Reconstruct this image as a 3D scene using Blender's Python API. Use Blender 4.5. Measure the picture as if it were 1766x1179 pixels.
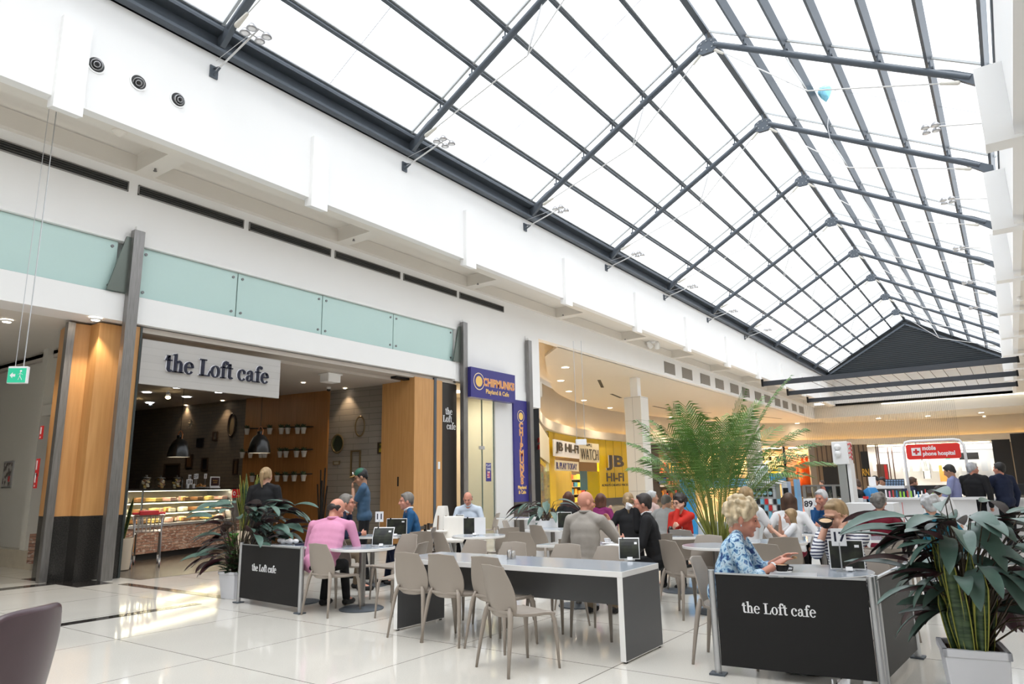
import bpy, math, random
from math import sin, cos, pi, radians as R_
from mathutils import Vector as V, Matrix, Quaternion
for o in list(bpy.data.objects): bpy.data.objects.remove(o)
SC = bpy.context.scene
COL = SC.collection
rnd = random.Random(7)
# ---------------------------------------------------------------- camera
CAMZ = 1.46
YAW, PITCH, ROLL, FPX = 0.615886, 0.205304, -0.0183546, 1188.94
_f = V((-sin(YAW)*cos(PITCH), cos(YAW)*cos(PITCH), sin(PITCH)))
_r0 = V((cos(YAW), sin(YAW), 0)); _u0 = _r0.cross(_f)
_r = cos(ROLL)*_r0 + sin(ROLL)*_u0; _u = -sin(ROLL)*_r0 + cos(ROLL)*_u0
cam_d = bpy.data.cameras.new('camera'); cam = bpy.data.objects.new('camera', cam_d); COL.objects.link(cam)
M = Matrix.Identity(4)
for i in range(3): M[i][0], M[i][1], M[i][2], M[i][3] = _r[i], _u[i], -_f[i], (0, 0, CAMZ)[i]
cam.matrix_world = M
cam_d.sensor_width = 36; cam_d.lens = FPX/1766*36; cam_d.clip_end = 300
SC.camera = cam
# ---------------------------------------------------------------- sky, sun, exposure
SC.view_settings.view_transform = 'Standard'; SC.view_settings.look = 'None'
SC.view_settings.exposure = 1.02; SC.view_settings.gamma = 1.0
W = bpy.data.worlds.new('sky'); SC.world = W; W.use_nodes = True
bg = W.node_tree.nodes['Background']; bg.inputs['Color'].default_value = (0.93, 0.965, 1.0, 1); bg.inputs['Strength'].default_value = 1.35
sd = bpy.data.lights.new('sun', 'SUN'); sd.energy = 0.9; sd.angle = 0.6; sd.color = (1, .97, .92)
so = bpy.data.objects.new('sun', sd); COL.objects.link(so); so.rotation_euler = (R_(18), R_(14), 0)
# ---------------------------------------------------------------- pixel -> point on a known plane
def ray(x, y): return _r*((x-883)/FPX) - _u*((y-589.5)/FPX) + _f
C0 = V((0, 0, CAMZ))
def on(ax, v, x, y):
    d = ray(x, y); return C0 + d*((v-C0[ax])/d[ax])
def PX(v, x, y): return on(0, v, x, y)
def PY(v, x, y): return on(1, v, x, y)
def PZ(v, x, y): return on(2, v, x, y)
def PD(d, x, y): return C0 + ray(x, y)*d
# ---------------------------------------------------------------- materials
MATS = {}
def mat(name, col=(.8, .8, .8), rough=.5, metal=0, spec=.5, emit=None, es=1, bump=0, bscale=40, var=0, vscale=6, alpha=1, coat=0, trans=0):
    if name in MATS: return MATS[name]
    m = bpy.data.materials.new(name); m.use_nodes = True; MATS[name] = m
    nt = m.node_tree; b = nt.nodes['Principled BSDF']
    b.inputs['Base Color'].default_value = (*col, 1); b.inputs['Roughness'].default_value = rough
    b.inputs['Metallic'].default_value = metal; b.inputs['Specular IOR Level'].default_value = spec
    b.inputs['Coat Weight'].default_value = coat
    if emit: b.inputs['Emission Color'].default_value = (*emit, 1); b.inputs['Emission Strength'].default_value = es
    if trans: b.inputs['Transmission Weight'].default_value = trans
    if var or bump:
        tc = nt.nodes.new('ShaderNodeTexCoord')
    if var:
        n = nt.nodes.new('ShaderNodeTexNoise'); n.inputs['Scale'].default_value = vscale; n.inputs['Detail'].default_value = 5
        nt.links.new(tc.outputs['Object'], n.inputs['Vector'])
        mx = nt.nodes.new('ShaderNodeMix'); mx.data_type = 'RGBA'
        mx.inputs[6].default_value = (*[c*(1-var) for c in col], 1); mx.inputs[7].default_value = (*[min(1, c*(1+var)) for c in col], 1)
        nt.links.new(n.outputs['Fac'], mx.inputs[0]); nt.links.new(mx.outputs[2], b.inputs['Base Color'])
    if bump:
        n2 = nt.nodes.new('ShaderNodeTexNoise'); n2.inputs['Scale'].default_value = bscale
        nt.links.new(tc.outputs['Object'], n2.inputs['Vector'])
        bp = nt.nodes.new('ShaderNodeBump'); bp.inputs['Strength'].default_value = bump; bp.inputs['Distance'].default_value = .01
        nt.links.new(n2.outputs['Fac'], bp.inputs['Height']); nt.links.new(bp.outputs['Normal'], b.inputs['Normal'])
    return m
def nodes(m): return m.node_tree, m.node_tree.nodes['Principled BSDF']
def N(nt, t, **k):
    n = nt.nodes.new('ShaderNode'+t)
    for a, v in k.items():
        if a.startswith('i_'): n.inputs[int(a[2:])].default_value = v
        else: setattr(n, a, v)
    return n
def ramp_mat(name, tex, stops, rough=.5, scale=5, coord='Object', stretch=(1, 1, 1), interp='LINEAR', bump=0, detail=6, spec=.5, dist=0):
    m = mat(name, rough=rough, spec=spec); nt, b = nodes(m)
    tc = N(nt, 'TexCoord'); mp = N(nt, 'Mapping'); mp.inputs['Scale'].default_value = stretch
    nt.links.new(tc.outputs[coord], mp.inputs['Vector'])
    t = N(nt, tex); t.inputs['Scale'].default_value = scale
    if tex == 'TexNoise': t.inputs['Detail'].default_value = detail; t.inputs['Distortion'].default_value = dist
    nt.links.new(mp.outputs[0], t.inputs['Vector'])
    r = N(nt, 'ValToRGB'); r.color_ramp.interpolation = interp
    el = r.color_ramp.elements
    while len(el) < len(stops): el.new(.5)
    for e, (p, c) in zip(el, stops): e.position = p; e.color = (*c, 1)
    out = t.outputs['Distance'] if tex == 'TexVoronoi' else t.outputs[0]
    nt.links.new(out, r.inputs[0]); nt.links.new(r.outputs[0], b.inputs['Base Color'])
    if bump:
        bp = N(nt, 'Bump'); bp.inputs['Strength'].default_value = bump; bp.inputs['Distance'].default_value = .01
        nt.links.new(out, bp.inputs['Height']); nt.links.new(bp.outputs['Normal'], b.inputs['Normal'])
    return m
def brick_mat(name, c1, c2, mortar, w, h, ms=.004, rough=.6, swap=None, bump=.3, off=.5):
    """brick pattern on vertical surfaces; swap chooses which object axes feed the pattern"""
    m = mat(name, rough=rough); nt, b = nodes(m)
    tc = N(nt, 'TexCoord'); sp = N(nt, 'SeparateXYZ'); cb = N(nt, 'CombineXYZ')
    nt.links.new(tc.outputs['Object'], sp.inputs[0])
    a = swap or (0, 2)
    nt.links.new(sp.outputs[a[0]], cb.inputs[0]); nt.links.new(sp.outputs[a[1]], cb.inputs[1])
    br = N(nt, 'TexBrick'); br.offset = off
    br.inputs['Color1'].default_value = (*c1, 1); br.inputs['Color2'].default_value = (*c2, 1); br.inputs['Mortar'].default_value = (*mortar, 1)
    br.inputs['Scale'].default_value = 1; br.inputs['Mortar Size'].default_value = ms
    br.inputs['Brick Width'].default_value = w; br.inputs['Row Height'].default_value = h
    nt.links.new(cb.outputs[0], br.inputs['Vector']); nt.links.new(br.outputs['Color'], b.inputs['Base Color'])
    if bump:
        bp = N(nt, 'Bump'); bp.inputs['Strength'].default_value = bump; bp.inputs['Distance'].default_value = .01; bp.invert = True
        nt.links.new(br.outputs['Fac'], bp.inputs['Height']); nt.links.new(bp.outputs['Normal'], b.inputs['Normal'])
    return m
def wood_mat(name, c1, c2, rough=.4, st=(6, 6, .35), scale=3):
    return ramp_mat(name, 'TexNoise', [(.3, c1), (.7, c2)], rough=rough, scale=scale, stretch=st, detail=8)
def glass_mat(name, tint=(.9, .95, .95), refl=.12, dens=0, rough=.02, dcol=(.8, .9, .9)):
    """thin pane: see-through, tinted, with a mirror share; dens adds a milky diffuse share"""
    m = bpy.data.materials.new(name); m.use_nodes = True; MATS[name] = m; nt = m.node_tree; nt.nodes.clear()
    out = N(nt, 'OutputMaterial'); tr = N(nt, 'BsdfTransparent'); tr.inputs[0].default_value = (*tint, 1)
    gl = N(nt, 'BsdfGlossy'); gl.inputs['Roughness'].default_value = rough
    fr = N(nt, 'LayerWeight'); fr.inputs[0].default_value = .5
    pw = N(nt, 'Math', operation='POWER'); pw.inputs[1].default_value = 5; nt.links.new(fr.outputs['Facing'], pw.inputs[0])
    mx = N(nt, 'MixShader'); mu = N(nt, 'Math'); mu.operation = 'MULTIPLY_ADD'; mu.inputs[1].default_value = 1-refl; mu.inputs[2].default_value = refl
    nt.links.new(pw.outputs[0], mu.inputs[0]); nt.links.new(mu.outputs[0], mx.inputs[0])
    nt.links.new(tr.outputs[0], mx.inputs[1]); nt.links.new(gl.outputs[0], mx.inputs[2])
    last = mx
    if dens:
        df = N(nt, 'BsdfDiffuse'); df.inputs[0].default_value = (*dcol, 1)
        m2 = N(nt, 'MixShader'); m2.inputs[0].default_value = dens
        nt.links.new(mx.outputs[0], m2.inputs[1]); nt.links.new(df.outputs[0], m2.inputs[2]); last = m2
    nt.links.new(last.outputs[0], out.inputs[0])
    return m
# ---------------------------------------------------------------- mesh builder
class MB:
    def __init__(s): s.v = []; s.f = []; s.m = []; s.cur = 0
    def add(s, vs, fs):
        b = len(s.v); s.v += [tuple(p) for p in vs]; s.f += [tuple(i+b for i in f) for f in fs]; s.m += [s.cur]*len(fs); return s
    def box(s, a, b):
        x0, y0, z0 = a; x1, y1, z1 = b
        return s.add([(x0,y0,z0),(x1,y0,z0),(x1,y1,z0),(x0,y1,z0),(x0,y0,z1),(x1,y0,z1),(x1,y1,z1),(x0,y1,z1)],
                     [(0,3,2,1),(4,5,6,7),(0,1,5,4),(1,2,6,5),(2,3,7,6),(3,0,4,7)])
    def cbox(s, c, sz, rz=0, rx=0, ry=0):
        m = Matrix.Rotation(rz, 3, 'Z') @ Matrix.Rotation(ry, 3, 'Y') @ Matrix.Rotation(rx, 3, 'X'); c = V(c)
        vs = [c + m @ V((sz[0]/2*i, sz[1]/2*j, sz[2]/2*k)) for k in (-1, 1) for i, j in ((-1,-1),(1,-1),(1,1),(-1,1))]
        return s.add(vs, [(0,3,2,1),(4,5,6,7),(0,1,5,4),(1,2,6,5),(2,3,7,6),(3,0,4,7)])
    def beam(s, p0, p1, w, h, up=(0, 0, 1)):
        p0 = V(p0); p1 = V(p1); d = (p1-p0).normalized(); sd = d.cross(V(up))
        if sd.length < 1e-4: sd = V((1, 0, 0))
        sd.normalize(); u = sd.cross(d)
        vs = [p + sd*(w/2*i) + u*(h/2*j) for p in (p0, p1) for i, j in ((-1,-1),(1,-1),(1,1),(-1,1))]
        return s.add(vs, [(0,1,2,3),(7,6,5,4),(0,4,5,1),(1,5,6,2),(2,6,7,3),(3,7,4,0)])
    def cyl(s, p0, p1, r0, r1=None, n=12, cap=True):
        r1 = r0 if r1 is None else r1
        return s.tube([p0, p1], [r0, r1], n, cap)
    def tube(s, pts, rs, n=8, cap=True, flat=1, up=None):
        pts = [V(p) for p in pts]
        if not hasattr(rs, '__len__'): rs = [rs]*len(pts)
        vs = []; prev = None
        for i, p in enumerate(pts):
            d = (pts[min(i+1, len(pts)-1)]-pts[max(i-1, 0)]).normalized()
            if prev is None:
                a = d.cross(V(up) if up else V((0, 0, 1)))
                if a.length < 1e-3: a = d.cross(V((1, 0, 0)))
            else: a = prev - d*prev.dot(d)
            a.normalize(); prev = a; b = d.cross(a)
            vs += [p + a*(cos(2*pi*k/n)*rs[i]) + b*(sin(2*pi*k/n)*rs[i]*flat) for k in range(n)]
        fs = [(i*n+k, i*n+(k+1) % n, (i+1)*n+(k+1) % n, (i+1)*n+k) for i in range(len(pts)-1) for k in range(n)]
        if cap: fs += [tuple(range(n-1, -1, -1)), tuple((len(pts)-1)*n+k for k in range(n))]
        return s.add(vs, fs)
    def lathe(s, prof, c=(0, 0, 0), n=24, ax=(0, 0, 1), cap=True):
        ax = V(ax).normalized(); a = ax.orthogonal().normalized(); b = ax.cross(a); c = V(c)
        vs = [c + ax*z + a*(cos(2*pi*k/n)*r) + b*(sin(2*pi*k/n)*r) for r, z in prof for k in range(n)]
        fs = [(i*n+k, i*n+(k+1) % n, (i+1)*n+(k+1) % n, (i+1)*n+k) for i in range(len(prof)-1) for k in range(n)]
        if cap: fs += [tuple(range(n-1, -1, -1)), tuple((len(prof)-1)*n+k for k in range(n))]
        return s.add(vs, fs)
    def ell(s, c, r, rot=None, n=12, k=8):
        c = V(c); rot = rot or Matrix.Identity(3)
        vs = [c + rot @ V((0, 0, r[2]))]
        for i in range(1, k):
            t = pi*i/k
            vs += [c + rot @ V((r[0]*sin(t)*cos(2*pi*j/n), r[1]*sin(t)*sin(2*pi*j/n), r[2]*cos(t))) for j in range(n)]
        vs.append(c + rot @ V((0, 0, -r[2]))); L = len(vs)-1
        fs = [(0, 1+j, 1+(j+1) % n) for j in range(n)]
        for i in range(k-2): fs += [(1+i*n+j, 1+(i+1)*n+j, 1+(i+1)*n+(j+1) % n, 1+i*n+(j+1) % n) for j in range(n)]
        fs += [(L, 1+(k-2)*n+(j+1) % n, 1+(k-2)*n+j) for j in range(n)]
        return s.add(vs, fs)
    def cap(s, p0, p1, r0, r1=None, n=12):
        """rounded cone"""
        r1 = r0 if r1 is None else r1; p0 = V(p0); p1 = V(p1); d = p1-p0; L = d.length
        if L < 1e-5: return s.ell(p0, (r0, r0, r0), n=n)
        ax = d/L; pr = [(r0*sin(t)+1e-4, -r0*cos(t)) for t in (0, .4, .8, 1.2, pi/2)] + [(r1*cos(t)+1e-4, L+r1*sin(t)) for t in (0, .4, .8, 1.2, pi/2)]
        return s.lathe(pr, p0, n, ax)
    def grid(s, rows, close=False):
        n = len(rows[0]); vs = [p for r in rows for p in r]
        fs = [(i*n+j, i*n+j+1, (i+1)*n+j+1, (i+1)*n+j) for i in range(len(rows)-1) for j in range(n-1)]
        if close: fs += [((i+1)*n-1, i*n, (i+1)*n, (i+2)*n-1) for i in range(len(rows)-1)]
        return s.add(vs, fs)
    def slab(s, rows, off):
        """a closed slab between grid rows and the same grid shifted by off (vector or per-point fn)"""
        n = len(rows[0]); m = len(rows); o = off if callable(off) else (lambda p: V(off))
        A = [V(p) for r in rows for p in r]; B = [p+o(p) for p in A]; k = len(A); c0 = s.cur
        fs = [(i*n+j, i*n+j+1, (i+1)*n+j+1, (i+1)*n+j) for i in range(m-1) for j in range(n-1)]
        fb = [tuple(k+x for x in reversed(f)) for f in fs]
        ed = [(j, j+k, j+1+k, j+1) for j in range(n-1)] + [((m-1)*n+j+1, (m-1)*n+j+1+k, (m-1)*n+j+k, (m-1)*n+j) for j in range(n-1)]
        ed += [((i+1)*n, (i+1)*n+k, i*n+k, i*n) for i in range(m-1)] + [(i*n+n-1, i*n+n-1+k, (i+1)*n+n-1+k, (i+1)*n+n-1) for i in range(m-1)]
        return s.add(A+B, fs+fb+ed)
    def prism(s, poly, mp, h):
        """poly: 2D outline; mp(u,v,w)->3D; extruded w in 0..h"""
        n = len(poly)
        vs = [mp(u, v, 0) for u, v in poly]+[mp(u, v, h) for u, v in poly]
        return s.add(vs, [tuple(range(n-1, -1, -1)), tuple(range(n, 2*n))]+[(i, (i+1) % n, n+(i+1) % n, n+i) for i in range(n)])
    def build(s, name, mt, parent=None, smooth=False, bevel=0, loc=None, subs=0, auto=None):
        me = bpy.data.meshes.new(name); me.from_pydata(s.v, [], s.f); me.update()
        mts = mt if isinstance(mt, (list, tuple)) else [mt]
        for m in mts: me.materials.append(m)
        if len(mts) > 1: me.polygons.foreach_set('material_index', s.m)
        if smooth:
            me.polygons.foreach_set('use_smooth', [True]*len(me.polygons))
            if auto is not None: me.set_sharp_from_angle(angle=R_(auto))
        o = bpy.data.objects.new(name, me); COL.objects.link(o)
        if parent: o.parent = parent
        if loc: o.location = loc
        if bevel:
            b = o.modifiers.new('bevel', 'BEVEL'); b.width = bevel; b.segments = 2; b.limit_method = 'ANGLE'
        if subs:
            b = o.modifiers.new('subd', 'SUBSURF'); b.levels = subs; b.render_levels = subs
        return o
def tag(o, label=None, cat=None, group=None, kind=None):
    if label: o['label'] = label
    if cat: o['category'] = cat
    if group: o['group'] = group
    if kind: o['kind'] = kind
    return o
def thing(name, label, cat, loc=(0, 0, 0), rz=0, group=None, kind=None):
    o = bpy.data.objects.new(name, None); COL.objects.link(o); o.location = loc; o.rotation_euler = (0, 0, rz); o.empty_display_size = .1
    return tag(o, label, cat, group, kind)
def copy_tree(o, parent=None):
    c = o.copy(); COL.objects.link(c); c.parent = parent
    for ch in list(o.children): copy_tree(ch, c)
    return c
def dup(o, loc, rz, label, group=None):
    c = copy_tree(o); c.location = loc; c.rotation_euler = (0, 0, rz); c['label'] = label
    if group: c['group'] = group
    return c
def struct(name, mb, mt, label=None, **k): return tag(mb.build(name, mt, **k), label, 'building', kind='structure')
ORD = 'first second third fourth fifth sixth seventh eighth ninth tenth eleventh twelfth thirteenth fourteenth fifteenth'.split()
def text_mesh(name, body, size, mt, parent, mw, ext=.004, off=0, align='CENTER', sx=1, space=1):
    """lettering as a mesh; mw maps text space to parent space (x right, y up, z out)"""
    cu = bpy.data.curves.new('lettering', 'FONT'); cu.body = body; cu.size = size; cu.extrude = ext; cu.offset = off
    cu.align_x = align; cu.align_y = 'CENTER'; cu.space_character = space; cu.resolution_u = 3
    o = bpy.data.objects.new('lettering', cu); COL.objects.link(o)
    dg = bpy.context.evaluated_depsgraph_get(); me = bpy.data.meshes.new_from_object(o.evaluated_get(dg))
    bpy.data.objects.remove(o); me.materials.clear(); me.materials.append(mt)
    me.transform(mw @ Matrix.Diagonal((sx, 1, 1, 1)))
    t = bpy.data.objects.new(name, me); COL.objects.link(t); t.parent = parent
    return t
def frame(o, x, y):
    """4x4 with given origin, x axis, y axis"""
    x = V(x).normalized(); y = V(y).normalized(); z = x.cross(y)
    m = Matrix.Identity(4)
    for i in range(3): m[i][0], m[i][1], m[i][2], m[i][3] = x[i], y[i], z[i], o[i]
    return m
def text_fit(name, txt, p0, p1, up, h, mt, parent, ext=.004, off=0, depth=0):
    """lettering stretched to run from p0 to p1 (baseline centre line) at cap height h"""
    p0 = V(p0); p1 = V(p1); mid = (p0+p1)/2; x = (p1-p0)
    t = text_mesh(name, txt, 1, mt, parent, Matrix.Identity(4), ext, off)
    xs = [v.co.x for v in t.data.vertices]; ys = [v.co.y for v in t.data.vertices]
    w = max(xs)-min(xs); hh = max(ys)-min(ys)
    t.data.transform(Matrix.Translation((-(max(xs)+min(xs))/2, -(max(ys)+min(ys))/2, 0)))
    t.data.transform(frame(mid, x, up) @ Matrix.Diagonal((x.length/w, h/hh, 1, 1)))
    return t
# high-contrast serif lettering drawn as outlines ("the Loft cafe")
def serif(name, lines, size, mt, parent, mw, h=.006):
    cur = [None]
    def em(px, py):
        def rect(x0, y0, x1, y1):
            put([(x0, y0), (x1, y0), (x1, y1), (x0, y1)])
        def put(pl): cur[0].prism([(px+x*size, py+y*size) for x, y in pl], lambda u, v, w: mw @ V((u, v, w)), h)
        def ring(cx, cy, rx, ry, wx, wy, a0=0, a1=360, n=22):
            for i in range(n):
                t0 = R_(a0+(a1-a0)*i/n); t1 = R_(a0+(a1-a0)*(i+1)/n)
                o = [(cx+rx*cos(t), cy+ry*sin(t)) for t in (t0, t1)]; q = [(cx+(rx-wx)*cos(t), cy+(ry-wy)*sin(t)) for t in (t1, t0)]
                put(o+q)
        def dot(cx, cy, r): put([(cx+r*cos(i*pi/6), cy+r*sin(i*pi/6)) for i in range(12)])
        return rect, put, ring, dot
    def glyph(ch, px, py):
        rect, put, ring, dot = em(px, py); s = .15
        if ch == 't':
            rect(.1, .1, .1+s, .68); rect(0, .46, .36, .51); put([(0, .5), (.1, .5), (.25, .68), (.1, .68)]); ring(.26, .12, .16, .13, .15, .09, 180, 330, 8); return .40
        if ch == 'h':
            rect(.07, 0, .07+s, .76); rect(0, 0, .3, .045); put([(0, .72), (.07, .72), (.22, .78), (.22, .8), (0, .76)])
            rect(.37, 0, .37+s, .34); rect(.31, 0, .6, .045); ring(.33, .33, .19, .19, .14, .07, 0, 150, 10); return .63
        if ch == 'e':
            ring(.27, .25, .27, .27, .14, .05, 40, 325); rect(.12, .26, .47, .31); ring(.27, .28, .26, .24, .13, .05, 0, 60, 8); return .58
        if ch == 'L':
            rect(.1, 0, .27, .72); rect(0, 0, .6, .05); rect(0, .68, .4, .73); put([(.5, .05), (.6, .05), (.63, .26), (.6, .26)]); return .66
        if ch == 'o': ring(.27, .25, .27, .27, .14, .045); return .58
        if ch == 'f':
            rect(.1, 0, .1+s, .55); rect(0, 0, .33, .045); rect(0, .46, .36, .51); ring(.29, .56, .19, .23, .14, .08, 60, 180, 9); dot(.4, .7, .075); return .39
        if ch == 'c': ring(.27, .25, .27, .27, .14, .05, 45, 322); dot(.42, .38, .075); return .54
        if ch == 'a':
            rect(.29, .05, .29+s, .38); ring(.25, .36, .19, .16, .14, .05, 0, 130, 9); dot(.12, .39, .07); ring(.19, .14, .19, .15, .13, .05, 60, 340, 14); rect(.4, 0, .56, .05); return .58
        return .28
    for ln, x0, y0 in lines:
        x = x0
        for wd in ln.split(' '):
            cur[0] = mb = MB()
            for ch in wd: x += glyph(ch, x, y0)*size
            x += .28*size; mb.build(name, mt, parent)
# common materials
WHITE = mat('white_paint', (.90, .895, .89), .55, var=.015, vscale=2)
CREAM = mat('cream_plaster', (.76, .72, .66), .6, var=.02, vscale=2)
WARM = mat('warm_plaster', (.72, .66, .57), .6, var=.02, vscale=2)
STEEL = ramp_mat('brushed_steel', 'TexNoise', [(.3, (.20, .19, .185)), (.7, (.30, .29, .28))], rough=.35, scale=8, stretch=(9, 9, .4))
nodes(STEEL)[1].inputs['Metallic'].default_value = .75
DSTEEL = mat('dark_steel', (.085, .10, .12), .45, .3, var=.06)
CHROME = mat('chrome', (.7, .7, .72), .18, 1)
ALU = mat('satin_aluminium', (.55, .56, .58), .35, .85)
BLACK = mat('black_laminate', (.012, .0115, .012), .5, spec=.3, var=.1, vscale=3)
WOOD = wood_mat('honey_wood', (.50, .25, .085), (.60, .32, .12))
DWOOD = wood_mat('amber_wood_panel', (.30, .13, .035), (.38, .17, .05))
GRANITE = ramp_mat('dark_granite', 'TexNoise', [(.35, (.018, .017, .016)), (.7, (.045, .042, .038))], rough=.15, scale=60)
GREY_TOP = mat('grey_laminate_top', (.36, .40, .45), .16, var=.03, vscale=5)
GREY_SIDE = mat('graphite_laminate', (.085, .087, .092), .4, var=.05)
WEDGE = mat('white_edge', (.82, .81, .80), .35)
RED = mat('red_plastic', (.62, .03, .035), .35)
PAPER = mat('white_card', (.85, .85, .87), .5)
LAMP = mat('lamp_glow', (1, .95, .85), emit=(1, .88, .72), es=9)
LAMPC = mat('cool_lamp_glow', (1, 1, 1), emit=(.85, .92, 1), es=9)
# ================================================================ SETTING
XL, XW, XR = -12.94, -11.2, 0.81       # left shopfront plane, left and right faces of the skylight well
TY = [-4.3, 1.0, 6.31, 11.45, 16.75, 22.0, 27.35, 32.8, 38.4, 43.9, 49.3, 54.5, 59.4]
ZS = 7.43
floor_m = brick_mat('polished_terrazzo', (.67, .64, .585), (.69, .66, .605), (.16, .14, .12), 1.6, 1.6, .005, rough=.07, swap=(0, 1), bump=0, off=0)
nt, b = nodes(floor_m); b.inputs['Specular IOR Level'].default_value = .6
_n = N(nt, 'TexNoise'); _n.inputs['Scale'].default_value = 90; _n.inputs['Detail'].default_value = 3
_n2 = N(nt, 'TexNoise'); _n2.inputs['Scale'].default_value = .8
_tc = N(nt, 'TexCoord'); nt.links.new(_tc.outputs['Object'], _n.inputs[0]); nt.links.new(_tc.outputs['Object'], _n2.inputs[0])
_ad = N(nt, 'Math', operation='ADD'); nt.links.new(_n.outputs[0], _ad.inputs[0]); nt.links.new(_n2.outputs[0], _ad.inputs[1])
_mr = N(nt, 'MapRange'); nt.links.new(_ad.outputs[0], _mr.inputs[0]); _mr.inputs[1].default_value = .6; _mr.inputs[2].default_value = 1.4; _mr.inputs[3].default_value = .9; _mr.inputs[4].default_value = 1.08
_mx = N(nt, 'Mix', data_type='RGBA', blend_type='MULTIPLY'); _mx.inputs[0].default_value = 1
_src = b.inputs['Base Color'].links[0].from_socket
nt.links.new(_src, _mx.inputs[6]); nt.links.new(_mr.outputs[0], _mx.inputs[7]); nt.links.new(_mx.outputs[2], b.inputs['Base Color'])
mb = MB(); mb.box((-30+4.45, -16-5.35, -.2), (6+4.45, 76-5.35, 0))
fl = struct('floor', mb, floor_m, 'polished cream terrazzo floor of the mall with thin dark joints'); fl.location = (-4.45, 5.35, 0)
CAFEF = ramp_mat('dark_timber_floor', 'TexNoise', [(.3, (.05, .04, .035)), (.7, (.09, .075, .06))], rough=.25, scale=2, stretch=(1, 12, 1))
mb = MB(); mb.box((-27, 6.35, 0), (-12.35, 14.2, .004)); struct('floor_cafe', mb, CAFEF, 'dark timber floor inside the cafe')
STRIPE = mat('dark_stone_band', (.03, .026, .025), .08)
mb = MB(); mb.box((-9.14, -14, 0), (-8.96, 5.45, .003)); mb.box((-12.1, 5.86, 0), (-9.1, 6.02, .003)); mb.box((-14.5, 5.35, 0), (-12.35, 5.9, .003)); mb.box((-13.4, -14, 0), (-13.1, 5.35, .003)); mb.box((-13.3, 14.2, 0), (-12.3, 19.9, .003))
struct('trim_1', mb, STRIPE, 'dark stone bands inlaid in the terrazzo floor')
# ---- left shopfront wall
vents = [(-12, 5.75)]+[(5.97+2.4*i, 5.97+2.4*i+2.23) for i in range(5)]
mb = MB()
mb.box((XL-.25, -14, 6.06), (XL, 19.88, 7.6))
mb.box((XL-.25, 15.36, 4.5), (XL, 19.05, 6.06))
mb.box((XL-.5, 19.05, 4.05), (XL+.02, 19.88, 6.45))
mb.box((XL-.3, 19.88, 6.5), (XL, 62.2, 7.6))
mb.box((XL-.8, -14, 5.02), (XL-.2, 15.36, 5.06))
mb.box((XL-.1, -14, 6.04), (XL+.05, 15.36, 6.10))
struct('wall_left', mb, WHITE, 'white upper wall above the left shopfronts')
mb = MB(); mb.box((XL-.6, -14, 4.54), (XL+.03, 15.36, 5.05)); struct('trim_2', mb, WHITE, 'white horizontal beam across the cafe front')
mb = MB(); mb.box((XL-.3, -14, 5.0), (XL-.2, 15.3, 6.1)); struct('wall_left_2', mb, mat('shaft_paint', (.62, .68, .66), .6), 'pale wall behind the frosted glass strip')
FROST = mat('frosted_teal_glass', (.50, .68, .65), .22, spec=.6, var=.02, vscale=1)
gy = [PX(XL, *p).y for p in [(412, 477), (558, 515), (680, 548)]]
ge = [-14, -8, -3, 2.2, 5.72]
gl_edges = list(zip(ge[:-1], ge[1:])) + list(zip([6.12]+gy, gy+[15.3]))
BOLT = mat('glass_bolt', (.2, .2, .2), .4, .8)
for i, (a, c) in enumerate(gl_edges):
    mb = MB(); mb.box((XL-.06, a+.012, 5.07), (XL-.035, c-.012, 6.03))
    g = mb.build('window_%d' % (i+3), FROST); tag(g, 'frosted teal glass panel above the cafe beam', 'window', kind='structure')
    for y in (a+.11, c-.11):
        for z in (5.17, 5.92): m2 = MB(); m2.cyl((XL-.0365, y, z), (XL-.015, y, z), .028); m2.build('glass_bolt', BOLT, g)
# soffit strip with coffers
mb = MB()
cb = [-9, -4.2, .9] + [5.82, 10.72, 15.75, 20.9, 26.2, 31.6, 37, 42.5, 48, 53.5]
mb.box((XW-.46, -14, ZS), (XW-.2, 62, 7.75)); mb.box((XL, -14, ZS), (XL+.14, 62, 7.75))
mb.box((XL, -14, 7.78), (XW-.2, 62, 7.85))
for y in cb: mb.box((XL, y, ZS+.002), (XW-.3, y+.36, 7.8))
struct('ceiling_left', mb, CREAM, 'cream soffit with recessed coffers along the left wall')
# well walls
def well(name, x0, x1, lab):
    mb = MB(); mb.box((x0, -14, ZS), (x1, 62.2, 9.6)); return struct(name, mb, WHITE, lab)
well('wall_well_left', XW-.2, XW, 'white wall of the skylight well on the left'); well('wall_well_right', XR, XR+.2, 'white wall of the skylight well on the right')
FY = [-6.4, -1.3, 3.75] + [PZ(ZS, *p).y for p in [(532, 340), (799, 446), (972, 514), (1094.5, 563), (1179, 598), (1247, 626)]]
FY += [FY[-1]+5.4*k for k in (1, 2, 3, 4)]
mb = MB()
for y in FY: mb.prism([(XW-.12, 7.27), (XW+.1, 7.22), (XW+.1, 8.8), (XW-.001, 8.8), (XW-.001, 7.428), (XW-.12, 7.428)], lambda u, v, w: V((u, y+.42-w, v)), .42)
struct('trim_3', mb, WHITE, 'white pilaster blocks on the left well wall')
RY = [-1.2, 3.6, 8.8, 14.0, 19.3, 24.6, 29.9, 35.3, 40.7, 46.2, 51.6]
mb = MB()
for y in RY: mb.prism([(.38, 7.18), (1.6, 7.18), (1.6, 7.24), (XR-.001, 7.24), (XR-.001, 8.66), (.38, 8.66)], lambda u, v, w: V((u, y+.06-w, v)), .06); mb.box((.38, y+.06, 7.18), (1.6, y+.42, 7.24))
struct('trim_4', mb, WHITE, 'white square fins standing out from the right well wall')
mb = MB(); mb.box((XR+.2, -14, ZS), (2.7, 62, 7.6)); 
for y in cb: mb.box((1.2, y, 7.3), (2.6, y+.36, ZS))
struct('ceiling_right', mb, CREAM, 'cream soffit along the right wall')
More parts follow.
